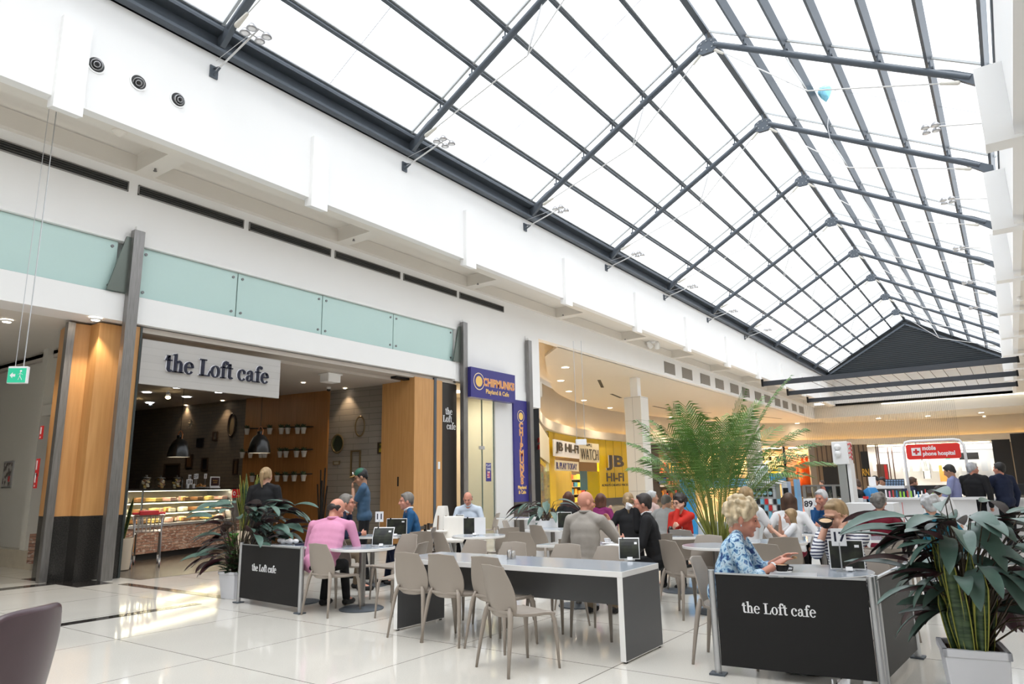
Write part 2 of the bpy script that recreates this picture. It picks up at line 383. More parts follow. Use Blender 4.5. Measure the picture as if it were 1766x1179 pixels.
mb = MB(); mb.box((2.6, -14, 0), (2.8, 72, 7.6)); struct('wall_right', mb, CREAM, 'cream wall on the right of the mall')
mb = MB(); mb.box((-28, -14.2, 0), (2.8, -14, 13.5)); struct('wall_back', mb, CREAM, 'end wall behind the seating')
# far end above the gable
mb = MB(); mb.box((XW-.2, 62, ZS), (XR+.2, 62.2, 9.9)); struct('wall_far', mb, WHITE, 'white end wall of the skylight well')
mb = MB(); mb.box((XL-.25, 62.35, 6.5), (2.8, 70.2, 6.6)); mb.box((XL-.3, 62.2, 6.5), (2.7, 62.35, 7.6)); mb.box((XL-.2, 62.0, ZS), (2.7, 63, 7.6))
struct('ceiling_far', mb, WARM, 'cream ceiling at the far end of the mall')
mb = MB(); mb.box((-7.8, 62.0, 7.3), (2.5, 62.1, 7.38)); struct('trim_5', mb, mat('cove_lamp_strip', (1, 1, .95), emit=(1, 1, .9), es=1.1), 'thin strip light along the far ceiling edge')
# ---- curved gallery on the left behind the playland shop
CW = [(-13.2, 19.9), (-14.9, 22.0), (-17.0, 25.4), (-20.2, 31), (-21.9, 35.5), (-22.8, 39.5), (-23.1, 43.5), (-22.9, 48), (-21.6, 55), (-18.5, 63), (-13, 67.4), (-6, 69.9), (3, 70.9)]
def smooth_poly(P, k=5):
    out = []
    for i in range(len(P)-1):
        p0 = P[max(i-1, 0)]; p1 = P[i]; p2 = P[i+1]; p3 = P[min(i+2, len(P)-1)]
        for j in range(k):
            t = j/k
            out.append(tuple(.5*(2*p1[a]+(p2[a]-p0[a])*t+(2*p0[a]-5*p1[a]+4*p2[a]-p3[a])*t*t+(3*p1[a]-p0[a]-3*p2[a]+p3[a])*t**3) for a in (0, 1)))
    return out+[P[-1]]
CV = smooth_poly(CW)
def offset(P, d):
    out = []
    for i, p in enumerate(P):
        a = P[max(i-1, 0)]; c = P[min(i+1, len(P)-1)]; tx, ty = c[0]-a[0], c[1]-a[1]; L = math.hypot(tx, ty)
        out.append((p[0]+ty/L*d, p[1]-tx/L*d))
    return out
def wallstrip(mb, P, d0, d1, z0, z1):
    A = offset(P, d0); B = offset(P, d1)
    for i in range(len(P)-1):
        q = [A[i], A[i+1], B[i+1], B[i]]
        mb.add([(x, y, z0) for x, y in q]+[(x, y, z1) for x, y in q], [(0,3,2,1),(4,5,6,7),(0,1,5,4),(1,2,6,5),(2,3,7,6),(3,0,4,7)])
mb = MB(); wallstrip(mb, CV, .30, .05, 4.5, 5.0); wallstrip(mb, CV, .3, -.6, 4.48, 4.52); struct('trim_6', mb, WARM, 'curved cream fascia above the far shopfronts', auto=30, smooth=True)
mb = MB(); wallstrip(mb, CV, -.25, -.45, 4.5, 7.2); struct('wall_curved', mb, WARM, 'curved cream wall above the fascia', auto=30, smooth=True)
mb = MB(); wallstrip(mb, CV, .0, -.2, 4.56, 4.62); struct('trim_7', mb, mat('cove_glow', (1, .8, .5), emit=(1, .62, .2), es=3.0), 'warm light strip hidden behind the curved fascia')
mb = MB(); E1 = offset(CV, .75)
pts = [(x, y) for x, y in E1 if x < XL-.2]; 
def plate(mb, poly, z0, z1): mb.prism(poly, lambda u, v, w: V((u, v, z0+w)), z1-z0)
k0 = [(XL-.25, 21.6)]+[p for p in pts if p[1] > 22.5 and p[1] < 66]+[(XL-.25, 66.2)]
plate(mb, k0[::-1], 6.5, 6.6); mb.box((-30, 14.0, 7.5), (XL-.26, 75, 7.6)); mb.box((XL-.26, 62.4, 7.5), (2.8, 75, 7.6)); struct('ceiling_curved', mb, WARM, 'flat cream ceiling with a curved edge over the far shopfronts')
# ---- grilles, vents
VB = mat('vent_black', (.012, .012, .012), .5); VS = mat('vent_slat', (.10, .10, .095), .4, .5)
for i, (a, c) in enumerate(vents):
    t = thing('air_vent', 'long black slot air vent on the white wall, %s from the left edge' % ORD[i], 'vent', (XL, a, 7.14))
    L = c-a; m1 = MB(); m1.box((.001, 0, -.085), (.012, L, .085)); m1.build('vent_backing', VB, t)
    m2 = MB()
    for z in (-.045, 0, .045): m2.box((.012, .02, z-.006), (.03, L-.02, z+.006))
    m2.build('slats', VS, t)
    m3 = MB(); m3.box((.001, -.02, -.1), (.03, L+.02, -.08)); m3.box((.001, -.02, .08), (.03, L+.02, .1)); m3.box((.001, -.02, -.1), (.03, .0, .1)); m3.box((.001, L, -.1), (.03, L+.02, .1)); m3.build('vent_frame', mat('vent_frame', (.25, .24, .23), .5), t)
gpx = [(1146, 1164), (1177, 1194), (1209, 1225), (1235, 1249), (1261, 1275), (1282, 1294), (1304, 1315), (1321, 1331), (1339, 1348), (1353, 1361.5), (1369, 1376.5), (1381.5, 1389)]
GR = brick_mat('grille_mesh', (.36, .33, .29), (.36, .33, .29), (.2, .18, .16), .05, .05, .008, .6, swap=(1, 2), off=0, bump=0)
for i, (a, c) in enumerate(gpx):
    y0 = PX(XL, a, 640+.42*(a-1146)).y; y1 = PX(XL, c, 640+.42*(c-1146)).y
    mb = MB(); mb.box((XL+.001, y0, 6.62), (XL+.03, y1, 7.2))
    m = mb.build('wall_grille', GR); tag(m, 'square grey air grille on the cream bulkhead, %s counting from the camera' % ORD[i], 'grille')
    f = MB(); w = y1-y0
    for z in (6.60, 7.19): f.box((XL, y0-.02, z), (XL+.04, y1+.02, z+.03))
    f.build('grille_frame', WHITE, m)
# ================================================================ SKYLIGHT
RX, RZ, EZ = -5.2, 13.1, 9.72       # ridge, ridge height, eaves height of the tubes
GUT = mb = MB(); mb.box((XW-.0, -14, 9.5), (XW+.22, 60.5, 9.56)); mb.box((XW, -14, 9.5), (XW+.05, 60.5, 9.9)); mb.box((XW, -14, 9.86), (XW+.3, 60.5, 9.92))
o = mb.build('roof_gutter', DSTEEL); tag(o, 'dark steel gutter beam under the left edge of the skylight', 'beam')
mb = MB(); mb.box((XR-.03, -14, 9.55), (XR, 60.5, 9.72))
o = mb.build('roof_gutter', DSTEEL); tag(o, 'dark steel gutter beam under the right edge of the skylight', 'beam')
ROD = mat('white_rod', (.62, .62, .62), .4, .4)
GLZ = 0.42    # glazing sits this far above the tubes
def slope(side, t, dz=0):
    """t 0 at the eaves, 1 at the ridge"""
    ex = XW+.12 if side < 0 else XR-.12
    return V((ex+(RX-ex)*t, 0, EZ+(RZ-EZ)*t+dz))
def make_truss():
    t = thing('roof_truss', 'x', 'roof truss')
    for s in (-1, 1):
        a = slope(s, .0); c = slope(s, 1)
        m = MB(); m.cyl(a+(c-a)*.05, c-(c-a)*.035, .085, n=14); m.build('rafter_tube', DSTEEL, t, smooth=True, auto=40)
        m = MB(); d = (c-a).normalized()
        m.beam(a-d*.02, a+d*.85, .05, .2, up=(0, 1, 0)) if False else m.prism([(0, -.14), (.12, -.2), (.95, -.02), (1.0, .1), (.7, .13), (0, .08)], lambda u, v, w: a + V((-s*u*.87, w-.05, u*.48+v)) , .10)
        m.build('end_plate', DSTEEL, t)
        # tie rods: end plate -> node -> ridge plate, with a strut up to the tube
        nd = slope(s, .60) + V((0, 0, -.95)); 
        m = MB(); p0 = slope(s, .09)+V((0, 0, -.16)); m.cyl(p0+(nd-p0)*.10, nd, .016, n=6); m.cyl(nd, c+V((s*.15, 0, -.2)), .016, n=6); m.build('tie_rod', ROD, t)
        m = MB(); m.cap(p0, p0+(nd-p0).normalized()*.32, .055, .035, n=8); m.build('rod_fork', mat('fork_ivory', (.66, .63, .57), .4), t, smooth=True); m = MB(); q0 = c+V((s*.12, 0, -.2)); m.cap(q0, q0+(nd-q0).normalized()*.38, .05, .035, n=8); m.build('rod_fork', mat('fork_ivory', (.66, .63, .57), .4), t, smooth=True)
        m = MB(); st = slope(s, .68); m.tube([st, st+(nd-st)*.12, st+(nd-st)*.3, st+(nd-st)*.7, nd], [.012, .014, .028, .026, .01], 8); m.build('strut', ROD, t, smooth=True)
        for k in range(1, 6):
            p = slope(s, k/6); m = MB(); m.cyl(p, p+V((0, 0, GLZ-.12)), .022, n=6); m.cbox(p+V((0, 0, .1)), (.12, .1, .04)); m.build('purlin_bracket', DSTEEL, t)
    m = MB(); m.prism([(-.34, -.18), (-.14, -.30), (.14, -.30), (.34, -.18), (.26, .04), (.1, .13), (-.1, .13), (-.26, .04)], lambda u, v, w: V((RX+u, w-.05, RZ+v-.02)), .1)
    pl = m.build('ridge_plate', DSTEEL, t, bevel=.01)
    for i in range(8):
        m = MB(); an = pi*2*i/8; m.cyl((RX+.2*cos(an), -.07, RZ-.09+.13*sin(an)), (RX+.2*cos(an), .07, RZ-.09+.13*sin(an)), .018, n=6)
        m.build('bolt', mat('plate_bolt', (.4, .41, .42), .4, .7), pl)
    m = MB(); m.cyl((RX, 0, RZ+.05), (RX, 0, RZ+GLZ-.05), .03, n=8); m.build('ridge_post', DSTEEL, t)
    return t
tr0 = make_truss()
for i, y in enumerate(TY[1:12]):
    lab = 'grey steel tube truss under the glass roof, %s counting from the camera' % ORD[i]
    if i == 0: tr0.location = (0, y, 0); tr0['label'] = lab
    else: dup(tr0, (0, y, 0), 0, lab)
# glazing: left slope window_1, right slope window_2
SKYG = glass_mat('roof_glass', (.97, .985, 1), .05)
BARW = mat('bar_light_edge', (.50, .52, .53), .45)
for s, nm in ((-1, 'window_1'), (1, 'window_2')):
    t = thing(nm, 'glass roof slope on the %s of the ridge' % ('left' if s < 0 else 'right'), 'window', kind='structure')
    a = slope(s, -.02, GLZ); c = slope(s, 1, GLZ); up = V((0, 0, .006))
    m = MB(); m.add([a+V((0, -14, 0)), c+V((0, -14, 0)), c+V((0, 59.9, 0)), a+V((0, 59.9, 0))], [(0, 1, 2, 3)]); m.build('glass', SKYG, t)
    n_ = (c-a).normalized().cross(V((0, 1, 0)))
    for k in range(0, 6):
        p = slope(s, k/6+.001, GLZ-.07)
        m = MB(); m.beam(p+V((0, -14, -.03)), p+V((0, 59.9, -.03)), .07, .22 if s > 0 else .15, up=n_); m.build('purlin', DSTEEL, t)
        m = MB(); m.beam(p+V((0, -14, .055)), p+V((0, 59.9, .055)), .1, .03); m.build('purlin_flange', BARW, t)
    for y in TY:
        m = MB(); m.beam(a+V((0, y+.02, -.03)), c+V((0, y+.02, -.03)), .06, .05); m.build('glazing_bar', BARW, t)
    for y0, y1 in zip(TY, TY[1:]):
        m = MB(); m.beam(a+V((0, (y0+y1)/2, -.005)), c+V((0, (y0+y1)/2, -.005)), .012, .01); m.build('glass_joint', mat('joint_grey', (.35, .36, .4), .5), t)
mb = MB(); mb.beam((RX, -14, RZ+GLZ-.05), (RX, 59.9, RZ+GLZ-.05), .16, .1); tag(mb.build('ridge_beam', DSTEEL), 'dark steel beam along the ridge of the glass roof', 'beam')
mb = MB(); a = slope(-1, -.02, GLZ+.1); c = slope(1, 1, GLZ+.3); e = slope(1, -.02, GLZ+.1)
# louvred gable at the far end
t = thing('gable_louvre', 'dark triangular louvred gable closing the far end of the skylight', 'louvre', (0, 59.6, 0))
m = MB(); m.add([(XW, .1, 9.4), (XR, .1, 9.4), (XR, .1, 9.9), (RX, .1, RZ+GLZ), (XW, .1, 9.9), (XW, .2, 9.4), (XR, .2, 9.4), (XR, .2, 9.9), (RX, .2, RZ+GLZ), (XW, .2, 9.9)], [(0,1,2,3,4),(9,8,7,6,5)]); m.build('backing_panel', mat('gable_back', (.012, .014, .016), .6), t)
m = MB(); z = 9.55
while z < RZ+.2:
    f = (z-EZ)/(RZ-EZ); f = max(0, f); x0 = XW+(RX-XW)*f+.1; x1 = XR+(RX-XR)*f-.1
    m.cbox(((x0+x1)/2, 0, z), (x1-x0, .02, .10), rx=.6); z += .145
m.build('louvre_slats', mat('louvre_dark', (.05, .06, .07), .5), t)
m = MB()
for s in (-1, 1): m.beam(slope(s, 0, -.05), slope(s, 1, -.05), .12, .16, up=(0, 1, 0)); m.beam(slope(s, 0, GLZ-.1), slope(s, 1, GLZ-.1), .06, .08, up=(0, 1, 0))
m.build('gable_frame', DSTEEL, t)
m = MB(); m.box((XW, -.2, 9.42), (XR, -.05, 9.62)); m.build('bottom_beam', DSTEEL, t)
mb = MB(); mb.box((XW, 59.8, 9.55), (XR, 62.1, 9.65)); struct('ceiling_far_3', mb, WHITE)
# hanging dark beams crossing under the skylight and their rods
HB = [42.1, 47.9, 53.5]
t = thing('suspended_grid', 'black suspended frame of three beams and thin rods below the far end of the skylight', 'frame', (0, 0, 7.15))
for i, y in enumerate(HB):
    m = MB(); m.box((-11.45, y-.06, -.14), (1.0, y+.06, .14)); m.build('beam', mat('black_steel', (.03, .035, .045), .5), t)
    for x in (-11.48, .97): m = MB(); m.box((x-.04, y-.09, -.16), (x+.06, y+.09, .27)); m.build('end_bracket', BLACK, t)
for k in range(15):
    m = MB(); x = -9.2+.62*k; m.cyl((x, HB[0], .155), (x+.12, HB[2], .155), .016, n=5); m.build('rod', mat('link_rod', (.12, .08, .07), .5), t)
m = MB()
for k in range(90):
    x = -12.2+.108*k; y = 55.4+.9*sin(k*.07)
    m.beam((x, y, 7.4), (x, y, 2.2+1.2*abs(sin(k*.045))), .010, .010)
tag(m.build('string_curtain', mat('dark_string', (.10, .085, .07), .6)), 'curtain of thin hanging strings in front of the far cream wall', 'curtain', kind='stuff')
# spotlight clusters on arms
LENS = mat('lamp_lens', (.75, .75, .76), .2, .3)
def make_cluster(s):
    t = thing('spotlight_cluster', 'x', 'light')
    m = MB(); m.box((-.01, -.08, -.12), (.03, .08, .12)); m.beam((.0, 0, -.08), (.22, 0, .02), .03, .03); m.beam((0, 0, .08), (.22, 0, .02), .03, .03); m.build('wall_bracket', DSTEEL, t)
    m = MB(); m.cyl((.1, 0, 0), (1.25, 0, .28), .018, n=8); m.cyl((.06, 0, .22), (1.2, 0, .33), .005, n=5); m.build('arm', ROD, t)
    m = MB(); m.cyl((1.2, -.16, .27), (1.2, .16, .27), .015, n=6); m.cyl((1.38, -.16, .31), (1.38, .16, .31), .015, n=6); m.cyl((1.2, 0, .27), (1.4, 0, .31), .015, n=6); m.build('lamp_bar', ROD, t)
    for x, y in ((1.2, -.15), (1.2, .15), (1.4, -.15), (1.4, .15)):
        h = MB(); h.lathe([(.02, .08), (.05, .07), (.085, .02), (.095, -.015), (.08, -.02)], (x, y, .24), 14); hh = h.build('lamp_head', mat('lamp_body', (.35, .35, .36), .35, .6), t, smooth=True, auto=40)
        h = MB(); h.lathe([(.078, 0), (.01, -.008)], (x, y, .222), 14); h.build('lens', LENS, hh)
    return t
cl0 = make_cluster(-1)
cp = [PX(XW, *p) for p in [(368, 125), (697, 288), (905, 392), (1045, 462), (1145, 513), (1220, 552), (1284, 582)]]
for i, p in enumerate(cp):
    lab = 'four-lamp spotlight cluster on an arm from the left well wall, %s from the camera' % ORD[i]
    if i == 0: cl0.location = p; cl0['label'] = lab
    else: dup(cl0, p, 0, lab)
for i, y in enumerate((12.0, 17.9, 23.2, 28.6, 34, 39.5)):
    dup(cl0, (XR, y, 9.25), pi, 'four-lamp spotlight cluster on an arm from the right well wall, %s from the camera' % ORD[i])
# round gimbal downlights in the left well wall
for i, p in enumerate([(166, 112), (239, 142), (307, 172)]):
    q = PX(XW, *p)
    t = thing('wall_downlight', ['round recessed gimbal light high on the white wall, nearest the left picture edge', 'round recessed gimbal light high on the white wall, middle of the three', 'round recessed gimbal light high on the white wall, nearest the skylight lamps'][i], 'light', q)
    m = MB(); m.lathe([(.15, .001), (.15, .012), (.125, .012), (.12, .004)], n=28, ax=(1, 0, 0)); m.build('outer_ring', WHITE, t, smooth=True, auto=40)
    m = MB(); m.lathe([(.122, .006), (.001, .006)], n=28, ax=(1, 0, 0), cap=False); m.build('dark_recess', mat('recess_dark', (.03, .03, .03), .5), t)
    m = MB(); ax = V((1, (-.2, -.35, .1)[i], (-.3, -.8, -.25)[i])); m.lathe([(.085, .0), (.09, .05), (.08, .055), (.072, .01)], (0, 0, 0), 24, ax, cap=False); m.lathe([(.045, .03), (.05, .07), (.04, .075), (.034, .03)], (0, 0, 0), 20, ax, cap=False); m.build('gimbal', mat('gimbal_metal', (.5, .5, .52), .3, .5), t, smooth=True, auto=40)
    m = MB(); m.lathe([(.034, .02), (.001, .02)], (0, 0, 0), 20, ax, cap=False); m.build('lamp_face', mat('lamp_glass_dark', (.05, .05, .055), .1), t)
# ================================================================ CAFE FRONT (left column, sign, interior)
def wboard(name, x0, x1, y0, y1, z0, z1, m, par=None, **k): mb = MB(); mb.box((x0, y0, z0), (x1, y1, z1)); return mb.build(name, m, par, **k)
t = thing('clad_column', 'wood clad column with black stone base left of the cafe entrance', 'column', (0, 0, 0))
ZB = 1.08
for nm, m, z0, z1, e in (('stone_base', GRANITE, 0, ZB, .0), ('wood_cladding', WOOD, ZB, 4.5, 0)):
    mb = MB(); mb.prism([(-14.35, 5.45), (-13.55, 5.3), (-13.5, 5.62), (-13.15, 5.62), (-13.15, 6.3), (-14.35, 6.3)], lambda u, v, w: V((u, v, z0+w)), z1-z0); mb.build(nm, m, t)
wboard('steel_strip', -13.62, -13.49, 5.24, 5.36, 0, 4.5, STEEL, t); wboard('wood_lip', -13.1, -12.98, 6.14, 6.26, ZB, 4.5, WOOD, t); wboard('stone_lip', -13.1, -12.98, 6.14, 6.26, 0, ZB, GRANITE, t)
wboard('edge_trim', -13.0, -12.96, 6.26, 6.3, 0, 4.5, mat('edge_dark', (.06, .07, .07), .3, .5), t)
def fin(name, lab, y, x=XL, z0=0, dark=True):
    t = thing(name, lab, 'post', (x+.052, y, 0))
    wboard('steel_face', 0.0, .14, 0, .2, z0, 6.28, STEEL, t, bevel=.008)
    if dark:
        mb = MB(); mb.prism([(-.34, 5.06), (0, 5.06), (0, 6.14), (-.08, 6.14)], lambda u, v, w: V((.0, u, v)) + V((w, 0, 0)), .04); mb.build('tapered_side_plate', mat('olive_steel', (.14, .16, .14), .3, .6), t)
    mb = MB(); mb.box((.02, .05, 6.28), (.1, .15, 6.36)); mb.build('top_bracket', WHITE, t)
fin('steel_fin_post', 'tall brushed steel fin post beside the left wood clad column', 5.88)
fin('steel_fin_post', 'tall brushed steel fin post between the cafe and the playland shop', 15.52)
fin('steel_fin_post', 'tall brushed steel fin post with the vertical purple sign', 18.98, dark=False)
# sign board over the entrance
brd = brick_mat('sign_weatherboard', (.46, .44, .42), (.48, .46, .44), (.40, .38, .36), 6, .14, .004, .5, swap=(1, 2), off=0)
t = thing('shop_sign', 'white weatherboard sign reading the Loft cafe over the cafe entrance', 'sign', (XL-.12, 6.32, 3.44))
wboard('sign_board', 0, .08, 0, 3.06, 0, .85, brd, t)
NAVYL = mat('navy_lettering', (.008, .01, .03), .4)
serif('lettering', [('the Loft cafe', 0, 0)], .46, mat('letter_halo', (.85, .85, .9), .5), t, frame(V((.081, .435, .29)), (0, 1, 0), (0, 0, 1)) @ Matrix.Diagonal((.8, 1, 1, 1)), .02)
serif('lettering', [('the Loft cafe', 0, 0)], .46, NAVYL, t, frame(V((.101, .45, .285)), (0, 1, 0), (0, 0, 1)) @ Matrix.Diagonal((.8, 1, 1, 1)), .03)
# cafe room
_cd = V((-14.19+26, 13.9-12.3, 0)).normalized()   # end wall direction, slightly skewed
EA = V((-27, 12.15, 0)); EN = V((_cd.y, -_cd.x, 0))
def EW(px, py):
    d = ray(px, py); return C0 + d*((EA-C0).dot(EN)/d.dot(EN))
def ewall(name, px0, px1, z0, z1, m, th=.0, lab=None):
    a = EW(px0, 780); c = EW(px1, 780); a.z = c.z = 0; mb = MB()
    q = [a+EN*th, c+EN*th, c-EN*.12, a-EN*.12]
    mb.add([p+V((0, 0, z0)) for p in q]+[p+V((0, 0, z1)) for p in q], [(3,2,1,0),(4,5,6,7),(0,1,5,4),(1,2,6,5),(2,3,7,6),(3,0,4,7)])
    return struct(name, mb, m, lab)
DKB = brick_mat('painted_brick_dark', (.13, .105, .08), (.15, .12, .09), (.09, .075, .06), .4, .11, .008, .6, swap=(0, 2))
GRYT = brick_mat('grey_weatherboard', (.235, .205, .175), (.26, .23, .195), (.12, .10, .085), 1.1, .17, .006, .5, swap=(0, 2))
ewall('wall_cafe_1', 160, 424, 0, 4.36, DKB, 0, 'dark painted brick wall at the back of the cafe')
ewall('wall_cafe_2', 422, 566, 0, 4.36, DWOOD, .06, 'amber timber panelled wall inside the cafe')
ewall('wall_cafe_3', 564, 700, 0, 4.36, GRYT, 0, 'grey board wall inside the cafe')
mb = MB(); mb.box((-27.2, 6.2, 0), (-27, 13.0, 4.4)); struct('wall_cafe_4', mb, mat('cafe_back_paint', (.10, .085, .07), .6), 'dark rear wall of the cafe')
CEILC = mat('cafe_ceiling_paint', (.55, .50, .45), .6)
mb = MB(); mb.box((-27.2, 6.2, 4.35), (XL-.6, 14.4, 4.5)); mb.box((-27.2, 6.2, 4.42), (XL-.1, 15.5, 4.52)); struct('ceiling_cafe', mb, CEILC, 'pale plaster ceiling of the cafe')
mb = MB(); mb.box((-27.2, 6.32, 0), (-14.2, 6.42, 4.4)); struct('wall_cafe_5', mb, mat('cafe_side_paint', (.2, .17, .14), .6), 'side wall of the cafe')
# pots on rails on the timber wall
POT = mat('pot_white', (.6, .56, .5), .5); HERB = mat('herb_green', (.05, .075, .03), .6); IRON = mat('black_iron', (.012, .011, .01), .5)
def make_pot():
    t = thing('wall_pot', 'x', 'plant pot'); m = MB(); m.lathe([(.055, -.16), (.08, 0), (.088, .0), (.088, .025), (.075, .025), (.07, -.01)], n=14); m.build('pot', POT, t, smooth=True, auto=40)
    m = MB()
    for i in range(26):
        a = rnd.uniform(0, 6.28); r = rnd.uniform(.01, .1); p = V((r*cos(a), r*sin(a), rnd.uniform(.06, .15))); m.tube([(0, 0, 0), p*.6, p], [.006, .018, .002], 4)
    m.build('herb', HERB, t); return t
pot0 = make_pot(); first = True
rows = [([434, 473, 493, 504, 521, 531], 741, 'top'), ([426, 440, 458, 465, 491, 501, 519, 532], 781, 'middle'), ([443, 486, 500, 515, 531], 822, 'bottom')]
for xs, py, rn in rows:
    for i, px in enumerate(xs):
        p = EW(px, py-(px-430)*.02)+EN*.18; lab = 'small white herb pot on the %s rail of the timber wall, %s from the left' % (rn, ORD[i])
        if first: pot0.location = p; pot0['label'] = lab; pot0['group'] = 'herb pots on the timber wall'; first = False
        else: dup(pot0, p, 0, lab)
for py, rn, (a, c) in ((739, 'top', (430, 470)), (738, 'top', (487, 544)), (779, 'middle', (422, 470)), (777, 'middle', (486, 543)), (820, 'bottom', (436, 462)), (819, 'bottom', (481, 542))):
    m = MB(); p = EW(a, py-(a-430)*.02)+EN*.09; q = EW(c, py-(c-430)*.02)+EN*.09; m.cyl(p, q, .016, n=8); m.cyl(p+(q-p)*.1, p+(q-p)*.1-EN*.04, .012, n=6); m.cyl(q-(q-p)*.1, q-(q-p)*.1-EN*.04, .012, n=6)
    tag(m.build('pot_rail', IRON), 'black iron rail carrying the %s row of herb pots, %s part' % (rn, 'left' if a < 470 else 'right'), 'rail')
# frames, mirrors and ornaments
GILT = mat('gilt_frame', (.16, .11, .05), .4, .3); DARKW = mat('dark_frame', (.035, .022, .014), .4)
def oval(name, lab, px, py, rx, rz, inner, fm=GILT, n=28, squash=1, wf=.055):
    c = EW(px, py)+EN*.015; t = thing(name, lab, name.split('_')[-1], c)
    U = _cd; m = MB(); rows_ = []
    for i in range(n+1):
        a = 2*pi*i/n; ring = []
        for k in range(6):
            b = 2*pi*k/6; rr = 1+0*a
            d = U*(cos(a)) ; e = V((0, 0, sin(a)))
            ring.append(d*(rx+wf/2*cos(b)) + e*(rz+wf/2*cos(b)) + EN*(.03+.02*sin(b)))
        rows_.append(ring+[ring[0]])
    m.grid(rows_); m.build('frame', fm, t, smooth=True)
    if inner:
        m = MB(); q = [U*(cos(2*pi*i/n)*rx)+V((0, 0, sin(2*pi*i/n)*rz))+EN*.01 for i in range(n)]; m.add(q, [tuple(range(n))]); m.build('pane', inner, t)
    return t
def rect(name, lab, px, py, w, h, inner, fm=DARKW, wf=.06, cat=None):
    c = EW(px, py)+EN*.003; t = thing(name, lab, cat or name.split('_')[-1], c); m = MB(); U = _cd
    def bx(u0, u1, v0, v1, mb, d0=.0, d1=.04):
        q = [(u0, v0), (u1, v0), (u1, v1), (u0, v1)]; mb.add([U*u+V((0, 0, v))+EN*d0 for u, v in q]+[U*u+V((0, 0, v))+EN*d1 for u, v in q], [(0,1,2,3),(7,6,5,4),(0,4,5,1),(1,5,6,2),(2,6,7,3),(3,7,4,0)])
    bx(-w/2, w/2, -h/2, -h/2+wf, m); bx(-w/2, w/2, h/2-wf, h/2, m); bx(-w/2, -w/2+wf, -h/2+wf, h/2-wf, m); bx(w/2-wf, w/2, -h/2+wf, h/2-wf, m); m.build('frame', fm, t)
    if inner: m = MB(); bx(-w/2+wf, w/2-wf, -h/2+wf, h/2-wf, m, 0, .015); m.build('picture', inner, t)
    return t
MIRR = mat('mirror', (.45, .5, .3), .08, .9)
oval('oval_mirror', 'round mirror in an ornate dark frame on the grey board wall', 583.5, 765, .22, .26, MIRR)
oval('oval_ornament', 'empty oval wooden frame high on the grey board wall', 622.5, 735, .17, .28, None)
oval('oval_clock', 'tall oval ornate clock on the dark brick wall', 401, 733, .16, .36, mat('clock_face', (.12, .09, .05), .5), DARKW, wf=.07)
rect('empty_frame', 'empty rectangular gilt frame below the oval frame', 614, 800, .36, .78, None, GILT, .04, 'frame')
rect('small_picture', 'small yellow landscape picture at the right end of the grey wall', 661, 772, .36, .32, ramp_mat('landscape_art', 'TexNoise', [(.4, (.04, .05, .02)), (.6, (.45, .35, .04))], scale=6), DARKW, .04)
rect('name_plaque', 'small pale lettered plaque below the round mirror', 581, 798, .24, .11, mat('plaque', (.35, .3, .22), .5), GILT, .015)
rect('black_picture', 'small black picture on the dark brick wall', 346, 763, .33, .30, BLACK, BLACK, .03)
rect('arch_frame', 'small arched ornate frame on the dark brick wall', 372, 752, .24, .3, DKB, DARKW, .05)
rect('dark_picture', 'tall dark framed picture behind the number stands', 354, 800, .3, .42, BLACK, DARKW, .05)
rect('doorway_frame', 'dark narrow framed panel left of the timber wall', 407, 805, .22, .5, mat('panel_brown', (.12, .07, .035), .5), DARKW, .04)
rect('tall_picture', 'wide dark framed picture above the cake display', 297, 812, .8, .5, mat('panel_black', (.02, .017, .013), .4), DARKW, .06)
rect('brown_picture', 'pale brown framed picture right of the pendant lamp', 327, 795, .35, .45, mat('panel_amber', (.12, .06, .025), .5), DARKW, .05)
m = MB()
for i in range(9):
    a = i*.7; m.tube([EW(333, 731)+EN*.06, EW(333, 731)+EN*(.1+.02*sin(i))+_cd*(.14*cos(a))+V((0, 0, .16*sin(a)))], [.035, .008], 6)
tag(m.build('wall_ornament', mat('cream_ornament', (.4, .34, .25), .5)), 'pale star shaped ornament high on the dark brick wall', 'ornament')
c = EW(576, 845)+EN*.5; c.z = 0
t = thing('coat_stand', 'black stick coat stand in front of the grey board wall', 'stand', c)
m = MB(); m.cyl((0, 0, 0), (0, 0, .05), .18, n=16); m.build('base', IRON, t)
for a, h in ((-.1, 2.0), (.09, 2.05), (-.22, 1.6), (.2, 1.55), (-.03, 1.7)):
    m = MB(); m.cyl((a*.1, 0, .05), (a, .02, h), .022, n=6); m.build('stick', IRON, t)
